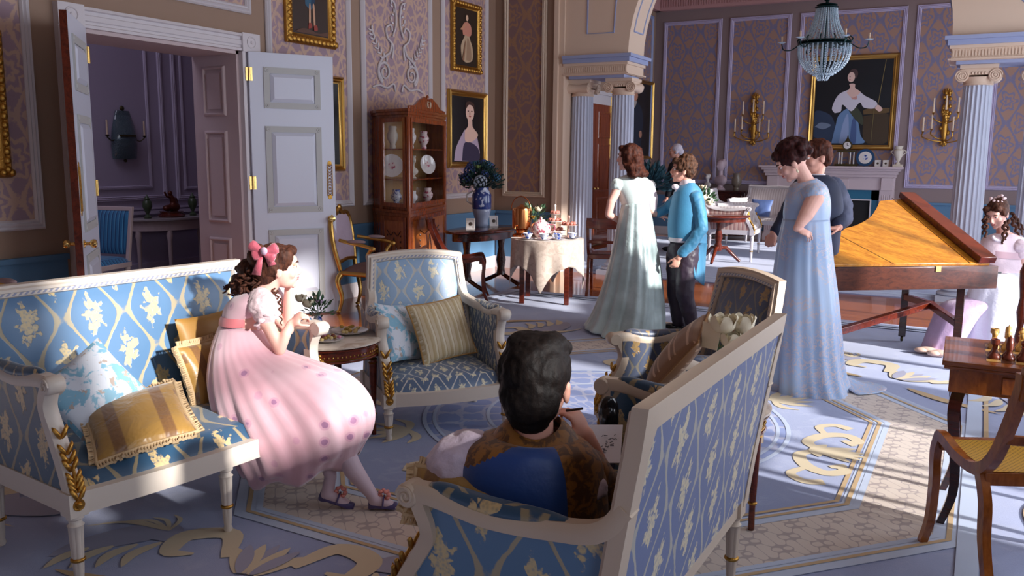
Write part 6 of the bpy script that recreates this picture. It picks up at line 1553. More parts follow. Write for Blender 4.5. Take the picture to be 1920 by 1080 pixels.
def sloft(f, name, L, R, W, offs, mat_, root, n=72, folds=None, k=7, cap=False, matfn=None, solid=0., tilt=0., sub=1, deep=None, smooth=80, hem=None):
    """surface between two silhouette lines (picture points) with depth half widths W; a real closed volume"""
    Lp = spl([(x, y, 0) for x, y in L], k); Rp = spl([(x, y, 0) for x, y in R], k); Wp = spl([(w_, o_, 0) for w_, o_ in zip(W, offs)], k)
    rings = []; m_ = len(Lp)
    for i in range(m_):
        w_, of = Wp[i].x, Wp[i].y; A = f.P(Lp[i].x, Lp[i].y, of); B = f.P(Rp[i].x, Rp[i].y, of); C = (A+B)/2; h = (B-A)/2; t_ = i/(m_-1); ring = []
        dv = (deep or HF)
        for j in range(n):
            a = 2*pi*j/n; fo = folds(a, t_) if folds else 0.
            ring.append(C + h*cos(a)*(1+fo) + (dv*w_)*sin(a)*(1+fo) + V((0, 0, (hem(a, t_) if hem else 0))))
        rings.append(ring)
    b = MB(); b.loft(rings, cap=cap)
    if matfn:
        fi = 0
        for i in range(m_-1):
            for j in range(n): b.m[fi] = matfn(2*pi*(j+.5)/n, (i+.5)/(m_-1), rings[i][j]); fi += 1
    return b.build(name, mat_, root, smooth=smooth, solid=solid)
def foldf(n, amp, t0=0., seed=0.):
    return lambda a, t: amp*max(0, t-t0)/(1-t0)*(sin(a*n+seed+1.2*sin(a*2+seed)+t*1.1)+.5*sin(a*(n*1.7//1)+seed*2))
def hairblob(name, root, parts, mat_, vox=.007, displ=(.02, .012), sm=1):
    b = MB(); parts(b); return b.build(name, mat_, root, smooth=179, remesh=vox, smooth_it=sm, displ=displ)
def curl(b, p, q, r, rad, turns=5, n=40):
    p, q = V(p), V(q); x, y, a = frame_from(q-p)
    b.tube([p.lerp(q, k/n)+x*cos(turns*2*pi*k/n)*r*(.5+.5*sin(pi*min(1, k/n+.15)))+y*sin(turns*2*pi*k/n)*r*(.5+.5*sin(pi*min(1, k/n+.15))) for k in range(n+1)], lambda t: rad*(1-.5*t), 6)
RIGHT = V((cos(YAW), sin(YAW), 0)); UP = V((0, 0, 1))
def silk(name, c, rough=.4, sheen=.4, bump_=(14, .35, .01), c2=None):
    def bb(nt):
        vec, x, y, z = coords(nt, 'Object'); n1 = noisen(nt, vec, 5, 3)
        return mixc(nt, n1.above(.5, .25), c, c2 or c)
    return mat(name, c, rough, build=bb, bump=bump_, sheen=sheen, spec=.6)

# ---------------------------------------------------------------- girl in pink
f = Fig(dist_of((-2.72, 2.80, 0))); P = f.P
hc = P(522, 503, .0); fw = (RIGHT*.93+HF*.35+UP*-.02)
mh = add_head(f, hc, fw, UP+RIGHT*.08, .90, neck=P(487, 562))
f.limb([P(487, 566), P(462, 590), P(450, 640), P(455, 690)], [.05, .085, .085, .095])
f.limb([P(476, 572, -.05), P(505, 615, -.09), P(524, 655, -.10)], [.036, .031, .027]); f.limb([P(524, 655, -.10), P(535, 628, -.09), P(546, 606, -.07)], [.028, .024, .018])
add_hand(f, P(546, 606, -.07), RIGHT*.9+UP*.75, UP*.6-RIGHT*.4-HF*.5, .78, 1.5, 1)
f.limb([P(500, 570, .10), P(540, 618, .12)], [.034, .028]); f.limb([P(540, 618, .12), P(541, 570, .09), P(541, 537, .07)], [.028, .024, .018])
add_hand(f, P(541, 537, .065), UP*.85+RIGHT*.25-HF*.15, RIGHT*.8+UP*-.2, .78, .9, -1)
b = f.b
for k, (hp, kn, an, toe, o_) in enumerate((((470, 700), (610, 765), (622, 890), (658, 945), -.06), ((480, 690), (640, 755), (690, 915), (738, 945), .06))):
    f.limb([P(*hp, o_), P(*kn, o_-.1)], [.075, .052])
girl = finish(f, 'person in a pale pink spotted dress sitting sideways on the settee, chin on hand', 'skin_pale')
face_parts(girl, mh, 'hair_brown', (190, 100, 104))
# stockings and shoes
hose = mat('white_stocking', srgb(206, 184, 196), .55, sheen=.4)
shoe = mat('purple_satin_shoe', srgb(70, 58, 110), .4, sheen=.4)
for k, (kn, mid, an, heel, toe, dd) in enumerate((((598, 800), (610, 850), (620, 893), (600, 930), (662, 951), -.22), ((622, 800), (662, 880), (697, 927), (692, 946), (744, 950), -.23))):
    g = MB(); a1, a2, a3, h1, t1 = P(*kn, dd), P(*mid, dd), P(*an, dd), P(*heel, dd), P(*toe, dd)
    f.limb([a1, a2, a3, h1.lerp(t1, .22)+UP*.02], [.048, .043, .027, .028], g); f.limb([h1.lerp(t1, .2)+UP*.02, h1.lerp(t1, .6)+UP*.012, h1.lerp(t1, .92)], [.028, .026, .018], g)
    st_ = g.build('stocking', hose, girl, smooth=179, remesh=.006, smooth_it=3)
    g = MB(); dv = (t1-h1).normalized(); sd = dv.cross(UP).normalized(); nn = sd.cross(dv); rings = []
    for i in range(13):
        u = i/12; c_ = h1.lerp(t1, u*1.08-.04); wd = .030*(sin(pi*min(.97, max(.03, u)))**.4)*(1.05-.1*u); up_ = .034 if (u < .25 or u > .78) else .014
        hh = lerp(.040, .022, u) if u < .25 else (.014 if u < .7 else .022)
        rings.append([c_+sd*wd*cos(a)+nn*(hh*max(-.45, sin(a))*(1 if abs(sin(a)) > 0 else 0)) for a in [2*pi*j/16 for j in range(16)]])
    g.loft(rings); sh = g.build('shoe', shoe, girl, smooth=60, sub=1)
    g = MB(); g.tube([c_ for c_ in [h1.lerp(t1, .52)+sd*(.032*cos(a))+nn*(.004+.042*max(0, sin(a))) for a in [pi*j/10 for j in range(11)]]], .004, 6); g.build('strap', shoe, sh)
    g = MB(); cc = h1.lerp(t1, .52)+nn*.05
    for q in range(14): a = q*2.4; g.ell(cc+dv*(.02*cos(a))+nn*(.018*sin(a))+sd*(.008*(q % 3-1)), (.010, .010, .008), 7, 5)
    g.build('rosette', mat('salmon_ribbon', srgb(230, 150, 140), .6), sh, smooth=80)
def pinkb(nt):
    vec, x, y, z = coords(nt, 'Object', (1, 1, 1)); n = nt.nodes.new('ShaderNodeTexVoronoi'); n.inputs['Scale'].default_value = 11.5; n.inputs['Randomness'].default_value = .35; nt.links.new(vec, n.inputs['Vector'])
    d_ = Sk(n.outputs['Distance']); nz = noisen(nt, vec, 60, 2)
    q = d_ + (nz-.5)*.10
    c = mixc(nt, noisen(nt, vec, 4, 3).above(.52, .2), srgb(212, 162, 174), srgb(220, 184, 194))
    c = mixc(nt, q.below(.27, .03)*.6, c, srgb(196, 140, 166)); return mixc(nt, (q.below(.16, .02))*.8, c, srgb(142, 96, 136))
pinkm = mat('pink_organza', srgb(236, 190, 198), .55, build=pinkb, sheen=.6, spec=.4)
fo = lambda a, t: .040*min(1, t*2)*(1.6*abs(sin(a*7+2*sin(a*2)+t*2))-.9+.5*sin(a*25+t*3))*(1-.2*t)
sloft(f, 'skirt', [(415, 600), (397, 650), (391, 710), (404, 775), (430, 835), (452, 878), (468, 897)], [(478, 606), (520, 655), (592, 682), (648, 704), (690, 745), (698, 795), (672, 850)],
      [.10, .14, .17, .20, .21, .20, .17], [0, -.06, -.13, -.17, -.18, -.17, -.14], pinkm, girl, n=120, folds=fo, k=6, solid=.002, deep=(HF*.9+UP*.10-RIGHT*.08), hem=lambda a, t: -.02*t*sin(a*7)*(t > .9))
sloft(f, 'sash', [(418, 588), (414, 597), (413, 604)], [(480, 592), (481, 600), (480, 608)], [.105, .107, .107], [0, 0, 0], mat('salmon_sash', srgb(206, 116, 122), .45, sheen=.4), girl, k=3)
bod = sloft(f, 'bodice', [(418, 592), (424, 572), (440, 555), (462, 545), (474, 543)], [(480, 594), (496, 588), (505, 574), (508, 560), (500, 552)], [.10, .11, .115, .095, .06], [0, 0, 0, 0, 0], pinkm, girl, cap=True)
for (x, y, o_) in ((492, 572, -.075), (506, 560, .11)):
    hairblob('sleeve', girl, lambda b: (b.ell(P(x, y, o_), (.068, .068, .060)), b.ell(P(x-4, y-12, o_*.8), .052), b.ell(P(x+5, y+12, o_*1.1), .058)), mat('pale_pink_puff', srgb(236, 208, 212), .6, sheen=.5, bump=(30, .6, .01)), .008, (.02, .016), 2)
    g = MB(); c_ = P(x+9, y+27, o_*1.15); ax = (P(505, 615, -.09)-P(476, 572, -.05)).normalized(); xx, yy, _ = frame_from(ax)
    g.tube([c_+(xx*cos(a)+yy*sin(a))*(.048+.009*sin(a*9))+ax*(.006*sin(a*9+1)) for a in [2*pi*k/60 for k in range(60)]], .011, 6, loop=True, flat=.6); g.build('sleeve_ruffle', MATS['pale_pink_puff'], girl, smooth=80)
def girlhair(b):
    b.mt = mh; b.ell((0, -.020, .040), (.083, .098, .088), 18, 12); b.ell((0, -.06, .0), (.076, .065, .085), 16, 10); b.ell((0, .052, .088), (.060, .040, .030)); b.ell((.0, -.11, .06), (.05, .04, .05))
    for q in (-1, 1): b.ell((q*.068, .022, .060), (.018, .045, .045)); b.ell((q*.072, -.035, .02), (.016, .045, .05))
    b.ell((0, -.10, .088), .04); b.mt = Matrix.Identity(4)
    b.ell(P(480, 530, .02), (.06, .06, .075)); b.ell(P(455, 535, .02), (.055, .055, .06)); b.ell(P(466, 505, .02), .05)
hairblob('hair', girl, girlhair, 'hair_brown', .006, (.018, .010))
g = MB(); random.seed(2)
for k in range(34):
    x0_, y0_ = random.uniform(440, 500), random.uniform(490, 545); x1_ = random.uniform(416, 478); y1_ = random.uniform(530, 560) if x1_ > 430 else random.uniform(535, 556)
    o1 = random.uniform(-.07, .10); curl(g, P(x0_, y0_, o1), P(x1_, y1_, o1+random.uniform(-.04, .04)), .012, .0075, random.choice((2, 3)), 22)
for x, y0_, y1_ in ((518, 545, 590), (512, 540, 575), (524, 560, 610)): curl(g, P(x, y0_, -.03), P(x+4, y1_, -.05), .008, .005, 4, 26)
g.build('ringlets', 'hair_brown', girl, smooth=80)
g = MB(); c_ = P(494, 474, -.095)
rib = mat('rose_ribbon', srgb(198, 92, 110), .5, sheen=.4, bump=(30, .5, .01))
for dx, dy in ((-.055, .035), (.058, .022), (-.045, -.01), (.045, -.025)):
    e0 = c_+RIGHT*dx+UP*dy; q0_ = V((-dy, dx, 0)).normalized(); pz = (RIGHT*-dy+UP*dx).normalized()
    g.loft([[c_.lerp(e0, u)+pz*w_*cos(a)+HF*(-.012*sin(a)) for a in [2*pi*j/10 for j in range(10)]] for u, w_ in ((0, .006), (.4, .016), (.8, .024), (1., .022), (1.05, .010))])
g.add([c_, c_+RIGHT*-.02+UP*-.01, c_+RIGHT*-.055+UP*-.095, c_+RIGHT*-.015+UP*-.10], [(0, 1, 2, 3)]); g.add([c_, c_+RIGHT*.02, c_+RIGHT*.055+UP*-.05, c_+RIGHT*.02+UP*-.06], [(0, 1, 2, 3)])
g.build('hair_bow', rib, girl, smooth=80, solid=.003)
g = MB(); g.ell(c_-HF*.02+RIGHT*.008+UP*.01, (.018, .012, .018), 10, 8); g.build('bow_rose', mat('pale_rose', srgb(222, 190, 214), .5), girl, smooth=80)

# ---------------------------------------------------------------- boy on the high backed settee
f = Fig(2.20); P = f.P
hc = P(1008, 722, -.01); fwb = (HF*.93+RIGHT*.36-UP*.10)
mh = add_head(f, hc, fwb, UP+HF*.12, 1.10, neck=P(1000, 835, -.02))
f.limb([P(1000, 840, -.02), P(985, 900, -.03), P(990, 1000, -.04)], [.06, .12, .13])
f.limb([P(890, 872, 0), P(985, 858, -.01), P(1085, 880, .0)], [.055, .07, .055])
f.limb([P(880, 880, .0), P(845, 950, .06), P(880, 1000, .16)], [.05, .042, .036])
f.limb([P(1095, 890, .0), P(1140, 950, .06)], [.05, .040]); f.limb([P(1140, 950, .06), P(1122, 880, .07), P(1098, 815, .07)], [.038, .034, .024])
add_hand(f, P(1100, 818, .07), UP*.80-RIGHT*.45+HF*.1, RIGHT*.75+UP*.35-HF*.45, .92, 1.05, -1)
boy = finish(f, 'person with short black hair seen from behind, wearing a blue and gold waistcoat', 'skin')
face_parts(boy, mh, 'hair_black')
def bh(b):
    b.mt = mh; b.ell((0, -.016, .038), (.086, .102, .094), 20, 14); b.ell((0, -.052, -.012), (.076, .062, .088), 18, 12); b.ell((0, -.050, -.060), (.055, .044, .050)); b.ell((0, .05, .085), (.07, .05, .035))
    for q in (-1, 1): b.ell((q*.066, -.034, .034), (.016, .048, .055)); b.ell((q*.030, -.005, .098), (.045, .070, .034))
    b.mt = Matrix.Identity(4)
hairblob('hair', boy, bh, 'hair_black', .005, (.03, .010), 3)
wblue = silk('royal_blue_satin', srgb(18, 66, 138), .45)
def bro(nt):
    vec, x, y, z = coords(nt, 'Object'); n = noisen(nt, vec, 30, 3, .6, 1.)
    return mixc(nt, n.above(.5, .06), srgb(150, 98, 34), srgb(92, 58, 28))
wgold = mat('gold_brown_brocade', srgb(150, 98, 34), .5, build=bro, sheen=.2)
def wm(a, t, p):
    s_ = cos(a)   # -1 left .. 1 right
    if sin(a) > .25: return 1
    yy = 838 + 62*max(0, (-s_-.42)/.58)
    if p.z > f.P(980, yy, -.13).z: return 1
    if s_ > .46: return 1
    return 0
sloft(f, 'waistcoat', [(955, 822), (925, 815), (885, 825), (858, 858), (853, 900), (850, 980), (848, 1050)], [(1050, 822), (1080, 820), (1108, 836), (1130, 868), (1138, 915), (1140, 980), (1138, 1050)], [.075, .10, .125, .135, .14, .15, .15], [-.02]*7, [wblue, wgold], boy, n=96, k=6, matfn=wm, folds=lambda a, t: .012*sin(a*11+t*5)*t)
g = MB(); nb = P(1003, 826, -.02)
rings = []
for i, (r_, z_) in enumerate(((.062, .028), (.072, .022), (.095, -.006), (.112, -.034), (.108, -.040), (.085, -.014), (.064, .012))):
    rings.append([nb+RIGHT*cos(a)*r_*1.12+HF*sin(a)*r_+UP*(z_+.02+.016*sin(a)+.008*cos(a*2)) for a in [2*pi*j/36 for j in range(36)]])
g.loft(rings, loop=True); g.build('collar', wgold, boy, smooth=70)
shirt = mat('mauve_white_linen', srgb(206, 190, 208), .7, sheen=.3, bump=(26, .6, .012))
g = MB(); f.limb([P(880, 850, 0), P(848, 868, -.02), P(834, 905, .0), P(850, 985, .1)], [.070, .072, .068, .055], g); g.build('shirt_sleeve', shirt, boy, smooth=179, remesh=.008, smooth_it=3, displ=(.05, .02))
g = MB(); f.limb([P(1100, 880, 0), P(1135, 915, .03), P(1138, 955, .06)], [.060, .052, .046], g); g.build('shirt_sleeve', wgold, boy, smooth=179, remesh=.008, smooth_it=2, displ=(.04, .012))
g = MB(); f.limb([P(1095, 935, -.08), P(1120, 915, -.06)], [.03, .03], g); g.build('shirt_cuff', shirt, boy, smooth=179, remesh=.006, smooth_it=2, displ=(.02, .01))
dk = mat('charcoal_breeches', srgb(46, 42, 60), .7)
g = MB(); f.limb([P(960, 1010, .05), P(985, 985, .35), P(1040, 930, .58)], [.085, .075, .058], g); f.limb([P(1030, 1010, .05), P(1075, 960, .38), P(1120, 905, .60)], [.085, .075, .055], g)
f.limb([P(1120, 905, .60), P(1132, 862, .80), P(1140, 830, .90)], [.052, .044, .036], g); g.build('breeches', dk, boy, smooth=179, remesh=.01, smooth_it=3)
g = MB(); a1 = P(1140, 796, .80); g.mt = Matrix.Identity(4)
x_, y_, z_ = basis(UP*.95+HF*-.10, RIGHT*.15-HF*.9); g.mt = frame4(a1, x_, y_, z_)
g.ell((0, -.04, -.01), (.034, .05, .03), 14, 10); g.ell((0, .05, 0), (.040, .065, .024), 16, 10); g.ell((0, .02, .012), (.036, .06, .03), 14, 10)
g.mt = Matrix.Identity(4); g.build('shoe', 'black', boy, smooth=179, remesh=.006, smooth_it=3)
# drawing paper in his lap, pencil in his hand
g = MB(); q0, q1, q2, q3 = DP(1112, 868, 2.42), DP(1163, 868, 2.40), DP(1168, 797, 2.72), DP(1118, 797, 2.72)
q0b = q0-(q1-q0)*2.2; q3b = q3-(q2-q3)*2.2
g.add([q0b, q1, q2, q3b], [(0, 1, 2, 3)]); pap = g.build('drawing_sheet', mat('white_paper', srgb(206, 206, 216), .7), solid=.002)
tag(pap, 'white drawing sheet with ink marks on the lap of the dark haired boy', 'paper')
g = MB(); nrm = (q1-q0).cross(q3-q0).normalized(); nrm = nrm if nrm.z > 0 else -nrm; random.seed(4)
for k in range(26):
    p = q0.lerp(q1, random.uniform(.2, .8)).lerp(q3.lerp(q2, random.uniform(.2, .8)), random.uniform(.2, .7))+nrm*.003; d_ = (q1-q0).normalized()*random.uniform(-1, 1)+(q3-q0).normalized()*random.uniform(-1, 1)
    g.tube([p, p+d_.normalized()*.012], .0011, 4)
g.build('ink_sketch', mat('ink', srgb(50, 50, 66), .7), pap)
g = MB(); g.cyl(P(1062, 770, .06), P(1092, 766, .03), .0038, n=8); o = g.build('pencil', 'black'); tag(o, 'dark pencil in the raised hand of the boy on the settee', 'pencil')

# ---------------------------------------------------------------- lady in pale green
f = Fig(dist_of(FL(1185, 622))); P = f.P
mh = add_head(f, P(1180, 297), (-RIGHT*.90+HF*.42), UP, 1., neck=P(1186, 336))
f.limb([P(1186, 345), P(1188, 370), P(1190, 430)], [.08, .10, .12]); f.limb([P(1163, 348, -.02), P(1188, 346), P(1212, 348, .04)], [.055, .07, .055])
f.limb([P(1160, 350, -.04), P(1146, 378, -.06), P(1141, 402, -.05)], [.044, .036, .032]); f.limb([P(1141, 402, -.05), P(1158, 412, .06), P(1168, 408, .14)], [.032, .026, .02]); add_hand(f, P(1168, 408, .14), RIGHT*.5+HF*.7, UP, .95, .6, 1)
f.limb([P(1216, 350, .05), P(1224, 372, .04), P(1222, 395, -.02)], [.042, .036, .030]); f.limb([P(1222, 395, -.02), P(1230, 402, .03), P(1240, 405, .05)], [.03, .024, .019]); add_hand(f, P(1236, 404, .05), RIGHT*.9-UP*.2, UP, .9, .7, -1)
for x0_, o_ in ((1180, -.05), (1205, .08)): f.limb([P(x0_, 440, o_), P(x0_-6, 530, o_), P(x0_-12, 612, o_), P(x0_-30, 622, o_)], [.08, .05, .035, .03])
lady = finish(f, 'person with auburn hair in a pale green high waisted gown, dancing with the boy', 'skin_pale')
face_parts(lady, mh, 'hair_auburn')
sat = silk('pale_green_satin', srgb(196, 216, 216), .34, .4, (10, .5, .02), srgb(156, 176, 176))
sloft(f, 'gown_skirt', [(1166, 380), (1157, 420), (1145, 480), (1130, 540), (1112, 590), (1099, 613)], [(1215, 380), (1224, 420), (1233, 480), (1240, 545), (1242, 600), (1240, 633)], [.13, .18, .26, .34, .42, .46], [0, .0, .0, .0, .02, .0], sat, lady, n=140, folds=lambda a, t: min(1, .25+t)*.080*(1.7*abs(sin(a*4+sin(a*3)+t*1.2))-1.+.35*sin(a*19+t)), k=6, solid=.002)
pw = silk('ivory_green_bodice', srgb(206, 220, 218), .45)
sloft(f, 'bodice', [(1172, 328), (1156, 336), (1153, 352), (1160, 370), (1165, 384)], [(1204, 330), (1216, 336), (1220, 352), (1219, 370), (1216, 384)], [.06, .085, .11, .12, .13], [.0, .0, 0, 0, 0], pw, lady, cap=True)
for x, y, o_ in ((1158, 347, -.04), (1217, 349, .05)): hairblob('cap_sleeve', lady, lambda b: (b.ell(P(x, y, o_), (.062, .062, .058))), pw, .008, (.03, .016), 2)
g = MB(); f.limb([P(1216, 348, .02), P(1224, 372, .03), P(1223, 392, -.01)], [.052, .046, .040], g); g.build('sheer_sleeve', mat('sheer_pink_white', srgb(226, 208, 216), .6, sheen=.4), lady, smooth=179, remesh=.008, smooth_it=2)
def lh(b):
    b.mt = mh; b.ell((0, -.018, .042), (.086, .100, .090), 18, 12); b.ell((0, -.06, -.02), (.09, .065, .10)); b.ell((0, .06, .085), (.06, .035, .03))
    for q in (-1, 1): b.ell((q*.072, -.01, .0), (.025, .055, .10)); b.ell((q*.07, -.04, -.08), (.035, .05, .06))
    b.ell((0, -.09, -.10), (.09, .05, .065)); b.ell((.03, -.12, -.13), (.07, .04, .04)); b.ell((-.07, -.06, -.14), (.04, .05, .035)); b.ell((.08, -.08, -.13), (.04, .05, .035)); b.mt = Matrix.Identity(4)
hairblob('hair', lady, lh, 'hair_auburn', .008, (.035, .024))

# ---------------------------------------------------------------- boy in the blue coat
f = Fig(dist_of(FL(1290, 627))); P = f.P
mh = add_head(f, P(1281, 320), (-RIGHT*.96+HF*.15+UP*.02), UP, .97, neck=P(1288, 348))
f.limb([P(1289, 358), P(1290, 400), P(1286, 450)], [.07, .12, .11]); f.limb([P(1272, 366, .08), P(1290, 362), P(1303, 368, -.07)], [.05, .06, .05])
f.limb([P(1305, 372, -.10), P(1314, 428, -.13)], [.05, .042]); f.limb([P(1314, 428, -.13), P(1290, 462, -.16), P(1272, 484, -.17)], [.040, .032, .024]); add_hand(f, P(1272, 484, -.17), -RIGHT*.35-UP*.85, -HF, .95, 1.35, 1)
f.limb([P(1274, 372, .12), P(1248, 392, .16)], [.045, .038]); f.limb([P(1248, 392, .16), P(1236, 399, .14), P(1228, 402, .12)], [.036, .03, .024]); add_hand(f, P(1230, 402, .12), -RIGHT*.9-UP*.1, UP, .9, .7, 1)
cb = finish(f, 'person in a turquoise tailcoat and dark trousers dancing with the lady in pale green', 'skin')
face_parts(cb, mh, 'hair_boy')
tq = silk('turquoise_wool', srgb(58, 140, 180), .6, .35, (60, .25, .004), srgb(50, 126, 168))
sloft(f, 'tailcoat', [(1282, 342), (1266, 356), (1256, 390), (1252, 420), (1253, 446)], [(1302, 342), (1316, 360), (1323, 395), (1324, 425), (1324, 455)], [.07, .11, .14, .14, .14], [0, 0, 0, 0, 0], tq, cb, cap=True, k=6)
g = MB()
def tailf(u, v):
    x = lerp(1296, 1326, u) if True else 0; y = lerp(440, 522+14*u, v); return P(lerp(x, lerp(1302, 1320, u), v), y, -.13+.20*sin(u*1.6)+.02*sin(v*5))
g.grid(tailf, 10, 14); g.build('coat_tail', tq, cb, smooth=80, solid=.012)
g = MB(); g.grid(lambda u, v: P(lerp(1290, 1316, u), lerp(440, 515, v), .12-.02*u), 8, 10); g.build('coat_tail', tq, cb, smooth=80, solid=.012)
g = MB(); f.limb([P(1304, 370, -.09), P(1312, 400, -.12), P(1315, 430, -.14), P(1296, 458, -.16), P(1280, 474, -.17)], [.064, .060, .056, .052, .046], g); g.build('coat_sleeve', tq, cb, smooth=179, remesh=.009, smooth_it=3, displ=(.05, .016))
g = MB(); f.limb([P(1275, 370, .10), P(1252, 390, .15), P(1234, 399, .13)], [.062, .052, .042], g); g.build('coat_sleeve', tq, cb, smooth=179, remesh=.009, smooth_it=3, displ=(.05, .016))
g = MB(); nb = P(1289, 345); g.loft([[nb+RIGHT*cos(a)*r_+HF*sin(a)*r_+UP*z_ for a in [2*pi*j/24 for j in range(24)]] for r_, z_ in ((.050, .035), (.060, .035), (.070, -.02), (.06, -.03))]); g.build('white_stock', 'white_cloth', cb, smooth=70)
g = MB(); g.ell(P(1272, 362, -.02), (.03, .03, .06)); g.ell(P(1266, 350, -.02), (.03, .03, .025)); g.build('cravat', 'white_cloth', cb, smooth=80)
sloft(f, 'shirt_hem', [(1253, 444), (1254, 452)], [(1300, 446), (1300, 454)], [.13, .125], [-.0, -.0], 'white_cloth', cb, k=3); 
trs = silk('dark_plum_trousers', srgb(48, 34, 52), .5, .05, (20, .3, .01))
g = MB(); f.limb([P(1276, 470, -.02), P(1288, 470, .02)], [.115, .11], g); f.limb([P(1288, 480, -.05), P(1283, 548, -.10), P(1296, 600, -.02), P(1302, 628, .02)], [.105, .078, .062, .055], g); f.limb([P(1270, 480, .08), P(1266, 548, .08), P(1272, 600, .12), P(1282, 618, .14)], [.10, .075, .06, .052], g)
g.build('trousers', trs, cb, smooth=179, remesh=.010, smooth_it=3, displ=(.06, .014))
for x, y, o_ in ((1300, 633, .0), (1278, 624, .14)):
    g = MB(); p = P(x, y, o_); p.z = .045; g.ell(p-RIGHT*.04, (.08, .045, .035)); g.ell(p-RIGHT*.10, (.06, .04, .028)); g.ell(p+UP*.04, (.045, .045, .05)); g.build('shoe', 'black', cb, smooth=179, remesh=.009, smooth_it=2)
def ch(b):
    b.mt = mh; b.ell((0, -.018, .046), (.088, .104, .088), 18, 12); b.ell((0, -.055, .0), (.078, .06, .075)); b.ell((0, .062, .082), (.06, .04, .03))
    for q in (-1, 1): b.ell((q*.070, .0, .04), (.022, .06, .05))
    b.ell((0, -.03, .12), (.06, .07, .03)); b.mt = Matrix.Identity(4)
hairblob('hair', cb, ch, 'hair_boy', .007, (.025, .026))

# ---------------------------------------------------------------- lady in the long blue gown
f = Fig(dist_of(FL(1510, 728))); P = f.P
mh = add_head(f, P(1486, 306), (-RIGHT*.80+HF*.28-UP*.52), UP-RIGHT*.25, 1., neck=P(1515, 345))
f.limb([P(1514, 352), P(1512, 385), P(1510, 440), P(1508, 500)], [.075, .10, .11, .13]); f.limb([P(1500, 358, .10), P(1516, 354, .02), P(1530, 366, -.10)], [.055, .07, .058])
f.limb([P(1528, 372, -.13), P(1512, 402, -.17), P(1500, 420, -.19), P(1494, 428, -.19)], [.058, .048, .032, .024]); add_hand(f, P(1494, 429, -.19), RIGHT*.85-UP*.35-HF*.1, -HF*.5+UP*.8, .92, .55, -1, spread=.25)
f.limb([P(1496, 362, .14), P(1480, 400, .20), P(1486, 440, .16)], [.045, .036, .024]); add_hand(f, P(1486, 440, .16), -UP+RIGHT*.2, HF, .9, .5, 1)
bl_ = finish(f, 'person with curly dark hair in a long light blue embroidered gown', 'skin_pale')
face_parts(bl_, mh, 'hair_black', (170, 80, 80))
def bluegown(nt):
    vec, x, y, z = coords(nt, 'Object', (1, 1, 1)); n = noisen(nt, vec, 16, 4, .6, 2.); m_ = noisen(nt, vec, 3.2, 2)
    em = (n-.5).abs().below(.030, .014)*m_.above(.44, .05)
    c = mixc(nt, noisen(nt, vec, 2.2, 2).above(.5, .25), srgb(170, 192, 222), srgb(144, 172, 212)); return mixc(nt, em*.85, c, srgb(210, 190, 190))
bgm = mat('light_blue_embroidered_silk', srgb(150, 182, 220), .36, build=bluegown, sheen=.3, spec=.6)
def hemf(a, t): return 0
sloft(f, 'gown_skirt', [(1470, 410), (1463, 445), (1455, 500), (1450, 560), (1445, 620), (1440, 690), (1436, 738)], [(1553, 410), (1554, 440), (1559, 500), (1565, 560), (1569, 620), (1574, 690), (1592, 738)], [.14, .17, .20, .23, .26, .30, .33], [0]*7, bgm, bl_, n=150, folds=lambda a, t: min(1, .15+t*1.1)*.080*(1.7*abs(sin(a*4+1.2*sin(a*2)+t*.6))-1.+.3*sin(a*17+1)), k=6, solid=.002)
g = MB()
def trainf(u, v):
    a = lerp(-1.3, .9, u); p0 = P(1560, 726, -.02); r_ = lerp(.02, .36, v); q = V((p0.x, p0.y, 0))+(RIGHT*cos(a)*1.0+HF*sin(a)*.6)*r_; 
    return (q.x, q.y, .022+.10*(1-v)**2*(1)+.012*sin(u*14)*(1-v))
g.grid(trainf, 26, 12); g.build('train', bgm, bl_, smooth=80, solid=.004)
sloft(f, 'bodice', [(1494, 343), (1482, 352), (1474, 372), (1470, 395), (1470, 414)], [(1530, 334), (1548, 348), (1555, 372), (1556, 395), (1553, 414)], [.07, .11, .135, .14, .14], [0, 0, 0, 0, 0], bgm, bl_, cap=True)
for x, y, o_ in ((1526, 362, -.11), (1498, 358, .14)): hairblob('cap_sleeve', bl_, lambda b: b.ell(P(x, y, o_), (.074, .074, .066)), bgm, .008, (.04, .012), 2)
def lh2(b):
    b.mt = mh; b.ell((0, -.022, .048), (.088, .104, .090), 18, 12); b.ell((0, -.085, .06), (.07, .06, .07)); b.ell((0, .065, .090), (.055, .035, .035))
    random.seed(6)
    for k in range(60):
        a = random.uniform(0, 6.28); e_ = random.uniform(-.3, 1.5); d_ = V((cos(a)*cos(e_), sin(a)*cos(e_), sin(e_)))
        if d_.y > .5 and d_.z < .5: continue
        b.ell((d_.x*.088, d_.y*.105-.03, d_.z*.098+.045), .026, 10, 7)
    b.mt = Matrix.Identity(4)
hairblob('hair', bl_, lh2, hair_m('dark_auburn_curls', srgb(70, 34, 32), srgb(38, 20, 22)), .007, (.02, .014))
for q in (-1, 1): g = MB(); g.mt = mh; g.ell((q*.085, -.004, -.052), (.007, .007, .014), 8, 6); g.ell((q*.085, -.004, -.034), .004, 6, 4); g.build('earring', mat('pearl', srgb(232, 220, 190), .2), bl_, smooth=80)

